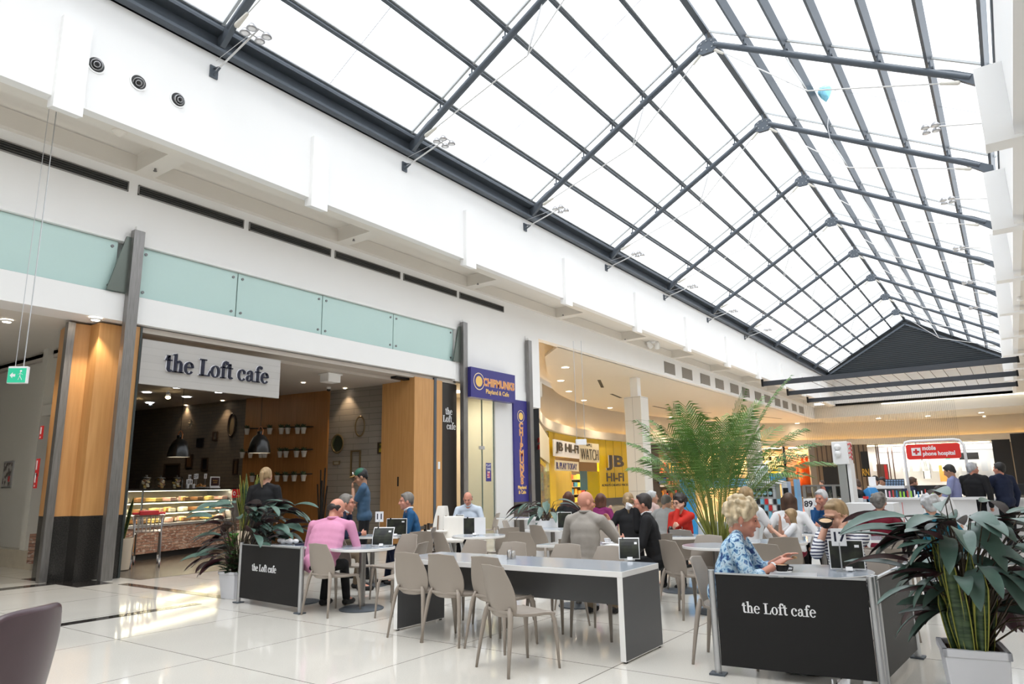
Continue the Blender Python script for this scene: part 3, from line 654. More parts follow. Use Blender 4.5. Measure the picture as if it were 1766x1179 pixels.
# pendant lamps
def pendant(px, pytop, pybot, dep, r, lab):
    dep = -14.4/ray(px, pybot).x; r = 18.5/FPX*dep
    b_ = PD(dep, px, pybot); tp = PD(dep, px, pytop); h = tp.z-b_.z
    t = thing('pendant_lamp', lab, 'lamp', b_)
    m = MB(); m.lathe([(r, 0), (r*.98, h*.14), (r*.86, h*.42), (r*.6, h*.66), (r*.3, h*.76), (r*.27, h*.9), (r*.2, h*.92)], n=24, cap=False); m.build('shade', mat('black_enamel', (.006, .006, .006), .25), t, smooth=True, auto=50)
    m = MB(); m.lathe([(r*.97, .004), (r*.9, .03)], n=24, cap=False); m.build('shade_rim', mat('rim_white', (.8, .75, .65), .4), t)
    for s in (-1, 1): m = MB(); m.tube([(s*r*.33, 0, h*.76), (s*r*.4, 0, h*.95), (s*r*.15, 0, h*1.08), (0, 0, h*1.1)], .012, 6); m.build('copper_bracket', mat('copper', (.5, .22, .1), .3, .9), t)
    m = MB(); m.cyl((0, 0, h*.9), (0, 0, 4.352-b_.z), .006, n=5); m.build('cord', BLACK, t)
    m = MB(); m.ell((0, 0, h*.2), (.05, .05, .07)); m.build('bulb', LAMP, t)
    l = bpy.data.lights.new('pendant', 'SPOT'); l.energy = 70; l.spot_size = 2.2; l.color = (1, .8, .55); l.shadow_soft_size = .05
    lo = bpy.data.objects.new('pendant_light', l); COL.objects.link(lo); lo.parent = t; lo.location = (0, 0, h*.08)
pendant(308, 746, 788, 14.6, .21, 'glossy black dome pendant lamp above the cake display')
pendant(447, 739, 781, 13.4, .215, 'glossy black dome pendant lamp in front of the timber wall')
# ceiling lights of the cafe
for i, (px, py, w) in enumerate([(253, 676, .12), (306, 668, .12), (378, 676, .12), (258, 694, .12), (322, 684, .12), (265, 706, .05), (321, 698.5, .05), (384, 690.5, .05), (523, 659.5, .05), (511, 680, .05), (595, 669, .05)]):
    p = PZ(4.345, px, py); t = thing('cafe_downlight', '%s light in the cafe ceiling, %s counting from the left front' % ('round bright' if w > .1 else 'tiny recessed', ORD[i]), 'light', p)
    m = MB(); m.lathe([(w+.02, -.002), (w+.02, -.012), (w, -.012)], n=18, cap=False); m.build('ring', WHITE, t)
    m = MB(); m.lathe([(w, -.006), (.001, -.006)], n=18, cap=False); m.build('lens', LAMPC if w > .1 else LAMP, t)
    l = bpy.data.lights.new('cafe_down', 'SPOT'); l.energy = 18 if w > .1 else 30; l.spot_size = 1.5; l.spot_blend = .5; l.color = (1, .75, .48); l.shadow_soft_size = .08
    lo = bpy.data.objects.new('downlight_beam', l); COL.objects.link(lo); lo.parent = t; lo.location = (0, 0, -.03)
for px, py, lab in ((290, 682, 'bright twin spotlight under the cafe ceiling behind the sign'), (226, 694, 'bright spotlight under the cafe ceiling by the left column')):
    p = PZ(4.2, px, py); t = thing('track_spotlight', lab, 'light', p)
    m = MB(); m.cyl((0, 0, .0), (0, 0, .145), .02); m.build('stem', WHITE, t); m = MB(); m.lathe([(.05, .1), (.07, 0), (.075, -.02)], ax=(.5, -.4, .6), n=14); m.build('lamp_head', WHITE, t)
    m = MB(); m.ell((.0, 0, -.05), (.07, .07, .05)); m.build('bulb', mat('spot_glow', (1, .8, .5), emit=(1, .75, .4), es=14), t)
for px, py, lab in ((570, 650, 'white boxy projector hanging from the cafe ceiling near the front'),):
    p = PZ(4.35, px, py-5); t = thing('ceiling_speaker', lab, 'speaker', p); m = MB(); m.box((-.17, -.2, -.22), (.17, .2, 0)); m.build('body', WHITE, t, bevel=.02); m = MB(); m.box((-.2, -.23, -.03), (.2, .23, -.004)); m.build('mounting_plate', WHITE, t)
for px, py, lab in ((567, 671, 'small dark dome camera on the cafe ceiling near the timber wall'), (260, 699, 'small dark dome camera on the cafe ceiling behind the sign')):
    p = PZ(4.35, px, py-4); t = thing('dome_camera', lab, 'camera', p); m = MB(); m.lathe([(.06, -.001), (.06, -.06), (.05, -.07)], n=14); m.build('housing', WHITE, t); m = MB(); m.ell((0, 0, -.08), (.055, .055, .05)); m.build('dome', mat('smoked_dome', (.02, .02, .02), .1), t, smooth=True)
# cake display counter
A = V((-15.55, 7.55, 0)); Bp = V((-16.93, 11.25, 0)); cd = (Bp-A).normalized(); ang = math.atan2(cd.y, cd.x)   # local x runs along the front
DC = thing('cake_display', 'glass cake display cabinet on a red brick counter', 'display cabinet', A, ang)
L = (Bp-A).length
RB = brick_mat('rustic_brick', (.20, .085, .055), (.36, .22, .16), (.10, .07, .055), .26, .065, .006, .8, swap=(0, 2), bump=.8)
nt, b = nodes(RB); _br = [n for n in nt.nodes if n.type == 'TEX_BRICK'][0]; _no = N(nt, 'TexNoise'); _no.inputs['Scale'].default_value = 9
_cr = N(nt, 'ValToRGB'); _cr.color_ramp.elements[0].position = .48; _cr.color_ramp.elements[1].position = .66; _cr.color_ramp.elements[1].color = (.55, .45, .38, 1); _cr.color_ramp.elements[0].color = (0, 0, 0, 1)
_mm = N(nt, 'Mix', data_type='RGBA', blend_type='LIGHTEN'); _mm.inputs[0].default_value = .8; _t2 = N(nt, 'TexCoord'); _mp = N(nt, 'Mapping'); _mp.inputs['Scale'].default_value = (1, 1, 3)
nt.links.new(_t2.outputs['Object'], _mp.inputs[0]); nt.links.new(_mp.outputs[0], _no.inputs[0]); nt.links.new(_no.outputs[0], _cr.inputs[0]); nt.links.new(_br.outputs['Color'], _mm.inputs[6]); nt.links.new(_cr.outputs[0], _mm.inputs[7]); nt.links.new(_mm.outputs[2], b.inputs['Base Color'])
wboard('kick_plate', 0, L, .06, .9, 0, .14, BLACK, DC); wboard('brick_front', .32, L, .0, .9, .14, .70, RB, DC); wboard('brick_front', -1.4, .26, .0, .9, .14, .70, RB, DC); wboard('wood_corner', .26, .32, -.01, .9, .14, .70, WOOD, DC)
wboard('steel_sill', -.1, L, -.03, .9, .70, .76, ALU, DC)
LC = L-.42
wboard('glass_front', .02, LC, .0, .012, .78, 1.5, glass_mat('display_glass', (.93, .96, .94), .04), DC)
wboard('top_plate', 0, L, -.02, .85, 1.5, 1.535, BLACK, DC)
wboard('back_panel', 0, LC, .78, .82, .76, 1.5, mat('display_back', (.35, .3, .22), .4), DC)
for x in (0, LC): wboard('end_panel', x, x+.03, .0, .8, .76, 1.5, ALU, DC)
wboard('mullion', .42, .455, -.01, .015, .76, 1.5, DSTEEL, DC)
for z in (.98, 1.22): wboard('shelf', .03, LC, .05, .76, z, z+.012, mat('shelf_glass', (.5, .52, .48), .2), DC)
DL = mat('display_tube', (1, 1, 1), emit=(1, .86, .6), es=4)
for z in (1.49, 1.215, .975): wboard('lamp_tube', .08, LC-.05, .04, .055, z-.012, z, DL, DC)
for z in (1.47, 1.2, .96):
    l = bpy.data.lights.new('tube', 'AREA'); l.shape = 'RECTANGLE'; l.size = LC-.2; l.size_y = .05; l.energy = 9; l.color = (1, .86, .62); lo = bpy.data.objects.new('tube_light', l); COL.objects.link(lo); lo.parent = DC; lo.location = (LC/2, .2, z)
wboard('side_cupboard', LC+.03, L, .02, .8, .76, 1.5, ALU, DC)
CAKES = [mat('cake_cream', (.75, .66, .5), .6), mat('cake_brown', (.25, .11, .04), .6), mat('cake_yellow', (.62, .42, .13), .6), mat('cake_pink', (.6, .35, .3), .6)]
mw_ = DC.matrix_world
def lc(p): return A + cd*p[0] + V((-cd.y, cd.x, 0))*p[1] + V((0, 0, p[2]))
ci = 0
for si, (z, nm) in enumerate(((.765, 'bottom'), (.993, 'middle'), (1.233, 'top'))):
    n = 8
    for i in range(n):
        x = .16+(LC-.3)*i/(n-1); kind = rnd.choice(['round', 'loaf', 'slices'])
        t = thing('cake_tray', 'tray of %s on the %s cake display shelf, %s from left' % ({'round': 'round cake', 'loaf': 'iced loaf', 'slices': 'cake slices'}[kind], nm, ORD[i]), 'cake', lc((x, .3, z)), ang)
        m = MB(); m.box((-.12, -.2, 0), (.12, .2, .012)); m.build('tray', BLACK, t)
        cm = CAKES[ci % 4]; ci += 1; m = MB()
        if kind == 'round': m.lathe([(.115, .012), (.12, .08), (.11, .105), (.01, .115)], (0, -.05, 0), 18); m.build('cake', cm, t, smooth=True, auto=50)
        elif kind == 'loaf': m.box((-.11, -.18, .012), (.11, .12, .10)); m.build('cake', cm, t, bevel=.02)
        else:
            for k in range(5): q = MB(); q.box((-.1+.01*(k % 2), -.18+k*.07, .012), (.09, -.13+k*.07, .09+.015*(k % 3))); q.build('slice', CAKES[(ci+k) % 4], t, bevel=.006)
JG = glass_mat('jar_glass', (.9, .92, .9), .05)
for i, (px, w) in enumerate([(252, .12), (276, .125), (305, .115)]):
    p = lc(((.77, 1.21, 1.74)[i], .25, 1.536)); t = thing('biscuit_jar', 'glass jar of biscuits with a dark lid on the cake display, %s from the left' % ORD[i], 'jar', p)
    m = MB(); m.lathe([(w*.9, .002), (w, .03), (w, .2), (w*.8, .235)], n=22, cap=False); m.build('jar_glass', JG, t, smooth=True)
    m = MB(); m.lathe([(w*.84, .235), (w*.8, .255), (.02, .27), (.018, .29), (.03, .3), (.01, .31)], n=20); m.build('lid', mat('jar_lid', (.08, .08, .075), .3, .4), t, smooth=True, auto=30)
    for k in range(18):
        q = MB(); a = rnd.uniform(0, 6.28); r = rnd.uniform(w*.3, w*.62); q.cyl((r*cos(a), r*sin(a), .02+.012*k), (r*cos(a)+.01, r*sin(a), .03+.012*k), .035, n=9); q.build('biscuit', CAKES[(k+i) % 3], t)
p = lc((1.98, .3, 1.536)); m = MB(); m.lathe([(.035, 0), (.035, .17), (.015, .22), (.015, .27), (.02, .28)], p, 14); tag(m.build('syrup_bottle', mat('bottle_dark', (.02, .015, .01), .15), smooth=True, auto=40), 'slim dark bottle standing beside the jars on the cake display', 'bottle')
for k in range(3):
    p = lc((2.13+.1*k, .25+.1*(k % 2), 1.536)); m = MB(); m.lathe([(.03, 0), (.042, .11), (.04, .11)], p, 14); tag(m.build('takeaway_cup', PAPER), 'white takeaway cup on the cake display, %s from the dark bottle' % ORD[k], 'cup')
t = thing('pastry_plate', 'plate heaped with golden croissants on the cake display', 'plate', lc((2.56, .2, 1.536)), ang); m = MB(); m.lathe([(.07, 0), (.17, .02), (.16, .028)], n=20); m.build('plate', PAPER, t)
for k in range(7): m = MB(); a = k*.9; m.tube([V((.09*cos(a)-.05, .09*sin(a)*.6, .05+.018*(k % 3))) + V((.1*cos(a*2+u), .04*sin(a+u), 0)) for u in (-.6, 0, .6)], [.012, .035, .012], 8); m.build('croissant', mat('croissant', (.45, .22, .07), .5), t, smooth=True)
t = thing('menu_screen', 'small dark promotional card in a clear holder on the cake display', 'sign', lc((3.02, .15, 1.536)), ang); m = MB(); m.box((-.19, 0, 0), (.19, .1, .035)); m.build('holder_base', PAPER, t); m = MB(); m.box((-.18, .02, .035), (.18, .035, .29)); m.build('card', PAPER, t); m = MB(); m.box((-.155, .014, .06), (.155, .019, .265)); m.build('dark_print', mat('promo_dark', (.04, .015, .02), .3), t)
text_mesh('lettering', 'Breakfast\nspecials', .05, mat('promo_gold', (.6, .35, .08), .5), t, frame(V((0, .0135, .165)), (1, 0, 0), (0, 0, 1)), .001)
def number_card(txt, loc, rz, lab, s=1, z=0):
    t = thing('table_number', lab, 'number stand', loc, rz); m = MB(); m.box((-.05*s, -.03*s, 0), (.05*s, .03*s, .01)); m.cyl((0, 0, 0), (0, 0, .15*s+z), .006, n=6); m.build('stand', ALU, t)
    m = MB(); m.box((-.065*s, -.004, .12*s+z), (.065*s, .004, .28*s+z)); m.build('card', PAPER, t, bevel=.002)
    if txt: text_mesh('number', txt, .12*s, NAVYL, t, frame(V((0, -.0045, .2*s+z)), (1, 0, 0), (0, 0, 1)), .0005, .003)
    return t
NPOS = ['in front at the left', 'in front beside it', 'tall one at the back left', 'tall one in the middle', 'tall one leaning behind', 'tall one at the right']
for i, (x, y, n, z) in enumerate([(2.42, .5, '12', 0), (2.60, .55, '0', .0), (2.66, .65, '28', .12), (2.80, .6, '21', .14), (2.92, .65, '2', .15), (3.12, .55, '1', .15)]):
    number_card(n, lc((x, y, 1.536)), ang, 'white table number %s on the cake display, %s' % (n, NPOS[i]), .8, z)
t = thing('notice', 'red notice with a white coffee cup fixed to the end of the cake display', 'sign', lc((LC+.12, -.0, 1.28)), ang); m = MB(); m.box((-.16, -.025, 0), (.16, -.012, .22)); m.build('panel', RED, t); m = MB(); m.cyl((-.09, -.026, .11), (-.09, -.03, .11), .055, n=16); m.build('cup_emblem', PAPER, t)
m = MB(); m.cyl((-.09, -.03, .11), (-.09, -.034, .11), .03, n=12); m.build('emblem_ring', RED, t); m = MB(); m.box((0, -.03, .04), (.13, -.026, .055)); m.build('text_bar', PAPER, t)
# wood pier, folding panel and black sign right of the cafe entrance
t = thing('timber_pier', 'tall honey timber pier closing the right side of the cafe entrance', 'pier', (0, 0, 0))
wboard('timber_box', -14.25, -13.0, 13.72, 14.5, 0, 4.44, WOOD, t); wboard('steel_strip', -13.2, -12.98, 14.5, 14.6, 0, 4.5, DSTEEL, t); wboard('timber_return', -13.2, -13.0, 14.6, 14.86, 0, 4.44, WOOD, t)
wboard('switch_plate', -13.0, -12.985, 14.68, 14.76, 1.95, 2.15, PAPER, t)
wboard('top_track', -13.4, -13.2, 13.2, 14.5, 4.36, 4.42, BLACK, t); wboard('handle_slot', -13.6, -13.55, 13.71, 13.72, 1.5, 1.75, BLACK, t)
t = thing('black_sign_panel', 'tall black panel with small white the Loft cafe lettering', 'sign', (-13.12, 14.88, 0)); wboard('panel', 0, .1, 0, .64, 0, 4.4, mat('brown_black', (.018, .014, .012), .35), t)
serif('lettering', [('the', .16*1, .30), ('Loft', .02, .08), ('cafe', .24, -.12)], .26, PAPER, t, frame(V((.101, .02, 3.2)), (0, 1, 0), (0, 0, 1)) @ Matrix.Diagonal((.75, 1, 1, 1)), .004)
for px, py, z, lab in ((747, 654, 4.5, 'white round ceiling light over the timber pier'), (240, 566, 4.52, 'small spotlight under the beam beside the left column'), (165, 549, 4.52, 'small spotlight under the beam left of the fin post'), (12, 552, 4.53, 'oval glowing downlight in the corridor ceiling at the left edge')):
    p = PZ(z, px, py); t = thing('beam_downlight', lab, 'light', p); m = MB(); m.lathe([(.09, 0), (.09, -.02), (.07, -.035)], n=16, cap=False); m.build('ring', WHITE, t); m = MB(); m.lathe([(.065, -.037), (.001, -.037)], n=16, cap=False); m.build('lens', LAMP, t)
    l = bpy.data.lights.new('beam_spot', 'SPOT'); l.energy = 60; l.spot_size = 1.6; l.spot_blend = .6; l.color = (1, .85, .65); l.shadow_soft_size = .05
    lo = bpy.data.objects.new('downlight_beam', l); COL.objects.link(lo); lo.parent = t; lo.location = (0, 0, -.06)
# corridor at the left edge
mb = MB(); mb.box((-28, 6.3, .35), (-16.6, 6.42, 4.54)); mb.box((-16.6, 6.3, 3.1), (-14.2, 6.42, 4.54)); mb.box((-16.6, 6.12, 3.08), (-14.3, 6.42, 3.3)); mb.box((-16.8, 6.1, .35), (-16.55, 6.42, 4.54))
struct('wall_corridor', mb, mat('corridor_paint', (.68, .66, .60), .5), 'pale corridor wall left of the cafe')
mb = MB(); mb.box((-28, 6.05, 0), (-14.3, 6.42, .35)); struct('baseboard_corridor', mb, mat('stone_plinth', (.52, .46, .36), .2, var=.1, vscale=8), 'beige stone plinth along the corridor wall')
SHUT = brick_mat('roller_shutter', (.55, .54, .50), (.57, .56, .52), (.33, .32, .30), 9, .075, .01, .5, swap=(0, 2), off=0)
mb = MB(); mb.box((-16.4, 6.32, .35), (-14.3, 6.40, 3.1)); struct('door_1', mb, SHUT, 'white roller shutter behind the wood clad column')
mb = MB(); mb.box((-28, -14, 4.54), (XL-.6, 6.3, 4.7)); struct('ceiling_corridor', mb, CREAM, 'cream corridor ceiling'); mb = MB(); mb.box((-28.2, -14, 0), (-28, 6.4, 4.6)); struct('wall_corridor_2', mb, CREAM, 'end wall of the corridor')
def at_y(y, px, py): return PY(y, px, py)
p = at_y(6.3, 15, 818); t = thing('wall_poster', 'small framed poster on the pale corridor wall', 'poster', p); m = MB(); m.box((-.26, -.03, -.3), (.26, -.001, .3)); m.build('frame', ALU, t); m = MB(); m.box((-.22, -.036, -.26), (.22, -.031, .26)); m.build('print', ramp_mat('poster_print', 'TexNoise', [(.45, (.5, .48, .45)), (.55, (.1, .08, .08))], scale=9), t)
m = MB(); m.box((.1, -.04, -.16), (.19, -.037, -.04)); m.build('red_patch', RED, t)
for px, py, w, h, lab in ((88, 745, .11, .28, 'small red fire notice, topmost on the side of the wood clad column'), (89.5, 805, .12, .36, 'red fire hose notice, middle one on the side of the wood clad column'), (88, 828, .11, .3, 'red fire notice, lowest on the side of the wood clad column')):
    p = at_y(5.42, px+2, py); t = thing('fire_notice', lab, 'sign', (-14.0, 5.37, p.z)); m = MB(); m.box((-.36, -.06, -h/2+.02), (-.36+w, -.04, h/2-.02)); m.build('panel', RED, t); m = MB(); m.box((-.33, -.064, -h*.1), (-.29, -.061, h*.35)); m.build('white_symbol', PAPER, t); m = MB(); m.cyl((-.31, -.064, -h*.3), (-.31, -.061, -h*.3), .015, n=8); m.build('white_dot', PAPER, t)
# hanging exit sign, left
p = PZ(7.43, 88, 212)
def proj_y(q): v = q-C0; return 589.5-FPX*v.dot(_u)/v.dot(_f)
while proj_y(p) < 646: p.z -= .01
GREEN = mat('exit_green', (.02, .35, .2), .4, emit=(.02, .35, .2), es=.4)
t = thing('exit_sign', 'green and white running man exit sign hanging at the left edge', 'sign', p, R_(40))
m = MB(); m.box((-.14, -.035, -.13), (.14, .035, .13)); m.build('housing', PAPER, t, bevel=.01); m = MB(); m.box((-.13, -.04, -.12), (.13, -.036, .10)); m.build('green_face', GREEN, t)
m = MB(); m.prism([(-.1, -.01), (-.06, .035), (-.06, .01), (-.02, .01), (-.02, -.03), (-.06, -.03), (-.06, -.055)], lambda u, v, w: V((u, -.041-w, v)), .002); m.build('arrow', PAPER, t)
m = MB(); m.ell((.055, -.042, .055), (.016, .002, .016)); m.tube([(.05, -.042, .035), (.05, -.042, -.02), (.08, -.042, -.08)], .01, 5, flat=.3); m.tube([(.05, -.042, -.02), (.03, -.042, -.08)], .01, 5, flat=.3); m.tube([(.02, -.042, .0), (.05, -.042, .025), (.085, -.042, .0)], .008, 5, flat=.3); m.build('running_figure', PAPER, t)
for s in (-1, 1):
    m = MB(); m.cyl((.06*s, 0, .13), (.06*s, 0, 7.785-p.z), .008 if s > 0 else .005, n=5); m.build('suspension_cable', ALU, t)
# ================================================================ PLAYLAND SHOP
PUR = mat('sign_purple', (.035, .03, .21), .35)
t = thing('shop_sign', 'purple projecting sign reading CHIPMUNKS above the playland entrance', 'sign', (0, 0, 0))
def chip(par, mw, s, vertical=False):
    RD = mat('letter_red', (.62, .03, .08), .4); YE = mat('letter_yellow', (.85, .55, .15), .4); OR = mat('outline_cream', (.85, .68, .42), .4)
    w = 'CHIPMUNKS'
    for off, m, z in ((.036, OR, .001), (.022, RD, .006), (.0, YE, .011)):
        if vertical:
            for i, c in enumerate(w): text_mesh('letter', c, s, m, par, mw @ Matrix.Translation((0, -i*s*.82, z)), .0015, off*s*2, sx=1.15)
        else: text_mesh('lettering', w, s, m, par, mw @ Matrix.Translation((0, 0, z)), .0015, off*s*2, sx=.92, space=1.02)
def badge(par, o, r, ax, up):
    for rr, m, d in ((1.0, mat('outline_cream', (.85, .68, .42)), .002), (.9, PUR, .004), (.62, mat('letter_yellow', (.85, .55, .15)), .006)):
        q = MB(); q.cyl(o, V(o)+V(ax)*d, r*rr, n=28); q.build('badge_ring', m, par)
q = [PX(XL+.3, *p_) for p_ in ((812, 633), (888, 648), (888, 695), (812, 683))]
y0, y1 = q[0].y, q[1].y; z1, z0 = (q[0].z+q[1].z)/2+.02, (q[2].z+q[3].z)/2
wboard('sign_box', XL+.05, XL+.3, y0, y1, z0, z1, PUR, t)
chip(t, frame(V((XL+.301, y0+(y1-y0)*.62, z0+(z1-z0)*.55)), (0, 1, 0), (0, 0, 1)), .31)
text_mesh('lettering', 'Playland & Cafe', .19, mat('letter_yellow', (.85, .55, .15)), t, frame(V((XL+.302, y0+(y1-y0)*.58, z0+(z1-z0)*.25)), (0, 1, 0), (0, 0, 1)), .002, .004)
badge(t, (XL+.3, y0+(y1-y0)*.17, z0+(z1-z0)*.55), .26, (1, 0, 0), 0)
t = thing('shop_sign', 'tall vertical purple CHIPMUNKS banner sign right of the playland doors', 'sign', (0, 0, 0))
wboard('banner', XL-.02, XL+.06, 18.22, 19.0, .95, 4.2, PUR, t); wboard('dark_base', XL-.02, XL+.06, 18.22, 19.0, 0, .95, mat('taupe_base', (.09, .075, .06), .4), t); wboard('top_cap', XL-.02, XL+.04, 18.22, 19.0, 4.2, 4.5, WHITE, t)
chip(t, frame(V((XL+.061, 18.62, 3.36)), (0, 1, 0), (0, 0, 1)), .27, True)
badge(t, (XL+.06, 18.62, 3.68), .2, (1, 0, 0), 0)
text_mesh('lettering', 'Playland\n& Cafe', .15, mat('letter_yellow', (.85, .55, .15)), t, frame(V((XL+.062, 18.62, 1.32)), (0, 1, 0), (0, 0, 1)), .002, .005)
wboard('', 0, 0.01, 0, .01, 0, .01, WHITE) if False else None
mb = MB(); mb.box((XL-.12, 17.3, 0), (XL, 18.22, 4.5)); struct('wall_shop', mb, mat('shop_panel_white', (.72, .71, .70), .5), 'white wall panel beside the playland doors')
SG = glass_mat('shop_glass', (.86, .9, .86), .08, dens=.12, dcol=(.7, .75, .68))
t = thing('window_20', 'tall glass shopfront of the playland shop', 'window', kind='structure')
for a, c in ((15.74, 16.68), (16.72, 17.28)): wboard('glass_pane', XL-.07, XL-.055, a, c, .05, 4.45, SG, t)
for y in (16.68, 17.28): wboard('edge_post', XL-.08, XL-.05, y, y+.03, 0, 4.45, mat('dark_glass_edge', (.1, .14, .12), .2), t)
wboard('patch_fitting', XL-.09, XL-.04, 16.55, 16.8, 2.55, 2.65, ALU, t); wboard('patch_fitting', XL-.09, XL-.04, 16.55, 16.8, .05, .15, ALU, t)
t = thing('door_poster', 'small purple poster stuck on the playland glass door', 'poster', (XL-.05, 16.86, 1.6)); wboard('sheet', 0, .004, 0, .26, 0, .55, PUR, t)
m = MB(); m.box((.0045, .06, .1), (.006, .2, .3)); m.build('print', ramp_mat('poster_blobs', 'TexVoronoi', [(.2, (.8, .75, .5)), (.5, (.5, .1, .2))], scale=14), t)
text_mesh('lettering', 'PLAY\nTIME', .11, PAPER, t, frame(V((.0046, .13, .42)), (0, 1, 0), (0, 0, 1)), .0005)
mb = MB(); mb.box((-16.6, 15.5, 0), (-16.5, 18.3, 4.5)); mb.box((-16.6, 15.4, 0), (XL-.2, 15.5, 4.5)); mb.box((-16.6, 18.22, 0), (XL-.2, 18.32, 4.5)); mb.box((-16.6, 15.4, 4.46), (XL-.1, 18.32, 4.55)); struct('wall_shop_2', mb, mat('playland_beige', (.62, .54, .42), .5), 'beige inner walls of the playland shop')
p = V((-14.3, 16.9, 4.44)); t = thing('shop_downlight', 'square bright ceiling light inside the playland shop', 'light', p); wboard('panel', -.25, .25, -.15, .15, -.02, 0, mat('panel_glow', (1, 1, .9), emit=(1, .93, .8), es=4), t)
l = bpy.data.lights.new('shop', 'AREA'); l.energy = 60; l.size = .5; l.color = (1, .9, .75); lo = bpy.data.objects.new('panel_light', l); COL.objects.link(lo); lo.parent = t; lo.location = (0, 0, -.05)
# ================================================================ SEATING AREA
CH = mat('taupe_plastic', (.33, .285, .245), .38, spec=.4)
TZ = .74
def make_chair():
    t = thing('cafe_chair', 'x', 'chair')
    # local frame: the sitter looks along +y; origin on the floor under the seat
    def bw(u):   # half width of the back up the height
        return .165+.055*math.sin(min(1, u*1.55)*pi)*1.0 - .012*max(0, u-.6)/.4 if u < .65 else .165+.055*math.sin(1.0075*pi*1)*0+.055*(math.cos((u-.35)/.65*pi*.5)) - .01
    rows = []
    for i in range(15):
        u = i/14; z = .415+.415*u; hw = .162+.058*math.sin(pi*min(1, (u+.18)/1.15))**1.2
        yb = -.185-.085*u-.03*math.sin(u*pi)*-1*.6
        row = []
        for j in range(11):
            s = -1+j/5; lift = .035*abs(s)**3*(1-u)**6 ; row.append(V((hw*s, yb+.045*s*s*(.6+.4*(1-u)), z+lift-.012*u*abs(s))))
        rows.append(row)
    m = MB(); m.slab(rows, (0, -.012, 0)); m.build('backrest', CH, t, smooth=True, bevel=.004, auto=50)
    rows = []
    for i in range(9):
        v = i/8; y = -.20+.43*v; hw = .17+.045*math.sin(min(1, v*1.2)*pi/2); zz = .452-.012*math.sin(v*pi)-.02*max(0, v-.8)/.2+.02*max(0, .15-v)/.15
        rows.append([V((hw*s, y+.0, zz+.012*s*s*(1-v))) for s in [-1+j/4 for j in range(9)]])
    m = MB(); m.slab(rows, (0, 0, -.026)); m.build('seat', CH, t, smooth=True, bevel=.006, auto=50)
    for sx in (-1, 1):
        m = MB(); m.tube([(sx*.155, -.19, .50), (sx*.175, -.195, .455), (sx*.19, -.205, .40), (sx*.215, -.235, .2), (sx*.235, -.262, 0)], [.014, .024, .024, .018, .0125], 8, flat=.8); m.build('leg', CH, t, smooth=True)
        m = MB(); m.tube([(sx*.17, .10, .432), (sx*.195, .195, .43), (sx*.205, .222, .38), (sx*.215, .238, .2), (sx*.222, .25, 0)], [.012, .022, .024, .018, .0125], 8, flat=.8); m.build('leg', CH, t, smooth=True)
    return t
ch0 = make_chair(); CHFIRST = [True]
def chair(px, py, F, lab, group=None, dy=None, at=None):
    """px,py: middle of the top edge of the back; F: facing direction in degrees"""
    a = R_(F-90)
    p = at or (PZ(.825, px, py) if dy is None else PY(dy, px, py))
    if at is None: p = V((p.x, p.y, 0)) - Matrix.Rotation(a, 3, 'Z') @ V((0, -.275, 0))
    p = V((p[0], p[1], 0)); lab = 'taupe moulded chair '+lab
    if CHFIRST[0]: ch0.location = p; ch0.rotation_euler = (0, 0, a); ch0['label'] = lab; CHFIRST[0] = False; ch0['group'] = 'taupe cafe chairs'; return ch0
    return dup(ch0, p, a, lab)
chair(698, 945, 90, 'before the communal table, leftmost of its front row', dy=5.22)
chair(757, 949, 91, 'before the communal table, second from the left in front', dy=5.22)
chair(832, 956, 88, 'before the communal table, partly behind the pulled-out chair', dy=5.24)
chair(844, 974, 70, 'pulled out and nearest the camera before the communal table')
for px, py, F, nm in ((824, 930, 268, 'behind the communal table, leftmost of its far row'), (889, 934, 271, 'behind the communal table, beside the salt shakers'), (981, 937, 269, 'behind the communal table in front of the person in grey'), (1056, 941, 270, 'behind the communal table, rightmost of its far row')):
    chair(px, py, F, nm)
chair(545, 937, 90, 'beside the left black partition post'); chair(579, 926, 80, 'holding the person in the pink shirt')
chair(0, 0, 200, 'between the round table and the communal table', at=(-6.02, 6.2, 0)); chair(0, 0, 265, 'tucked on the far side of the front round table', at=(-7.0, 7.05, 0))
chair(705, 908, 112, 'with its back to the camera before the person in blue'); chair(752, 917, 70, 'left of the round table with menu cards'); chair(726, 916, 150, 'seen edge on behind the person in blue'); chair(0, 0, 232, 'holding the person in the blue jumper', at=(-7.85, 8.42, 0))
chair(880, 909, 150, 'right of the round table with menu cards'); chair(894, 917, 100, 'behind the two far row chairs left of centre'); chair(921, 905, 72, 'with a large back panel before the rectangular middle table'); chair(949, 892, 95, 'near the white planter, left one'); chair(965, 897, 275, 'near the white planter, right one')
chair(868, 897, 20, 'at the table under the purple banner'); chair(981, 929, 90, 'holding the person in the grey jacket'); chair(1052, 905, 262, 'across the middle table by the tablet stand')
chair(1147, 931, 58, 'standing alone right of the communal table'); chair(1171, 913, 85, 'with its back to the camera before the person in red'); chair(1147, 920, 160, 'holding the person in the black suit')
chair(1224, 922, 268, 'on the far side of the small round table'); chair(1312, 937, 85, 'behind the person in the floral blouse'); chair(1352, 926, 120, 'turned aside in front of the small child'); chair(1337, 905, 95, 'at the far table beside the child')
chair(1388, 905, 190, 'holding the small child'); chair(1478, 890, 100, 'in front of the white counter, darker and further off'); chair(1518, 944, 100, 'with its back to the camera right of the striped top'); chair(1540, 925, 60, 'half hidden by the large right plant')
chair(0, 0, 5, 'holding the person in the floral blouse', at=(-2.1, 6.05, 0)); chair(0, 0, 262, 'holding the person in the striped top', at=(-1.22, 6.95, 0))
chair(0, 0, 268, 'holding the person in the white shirt', at=(PY(10.35, 808, 900).x, 10.35, 0)); chair(861, 884, 200, 'thin one near the glass doors')
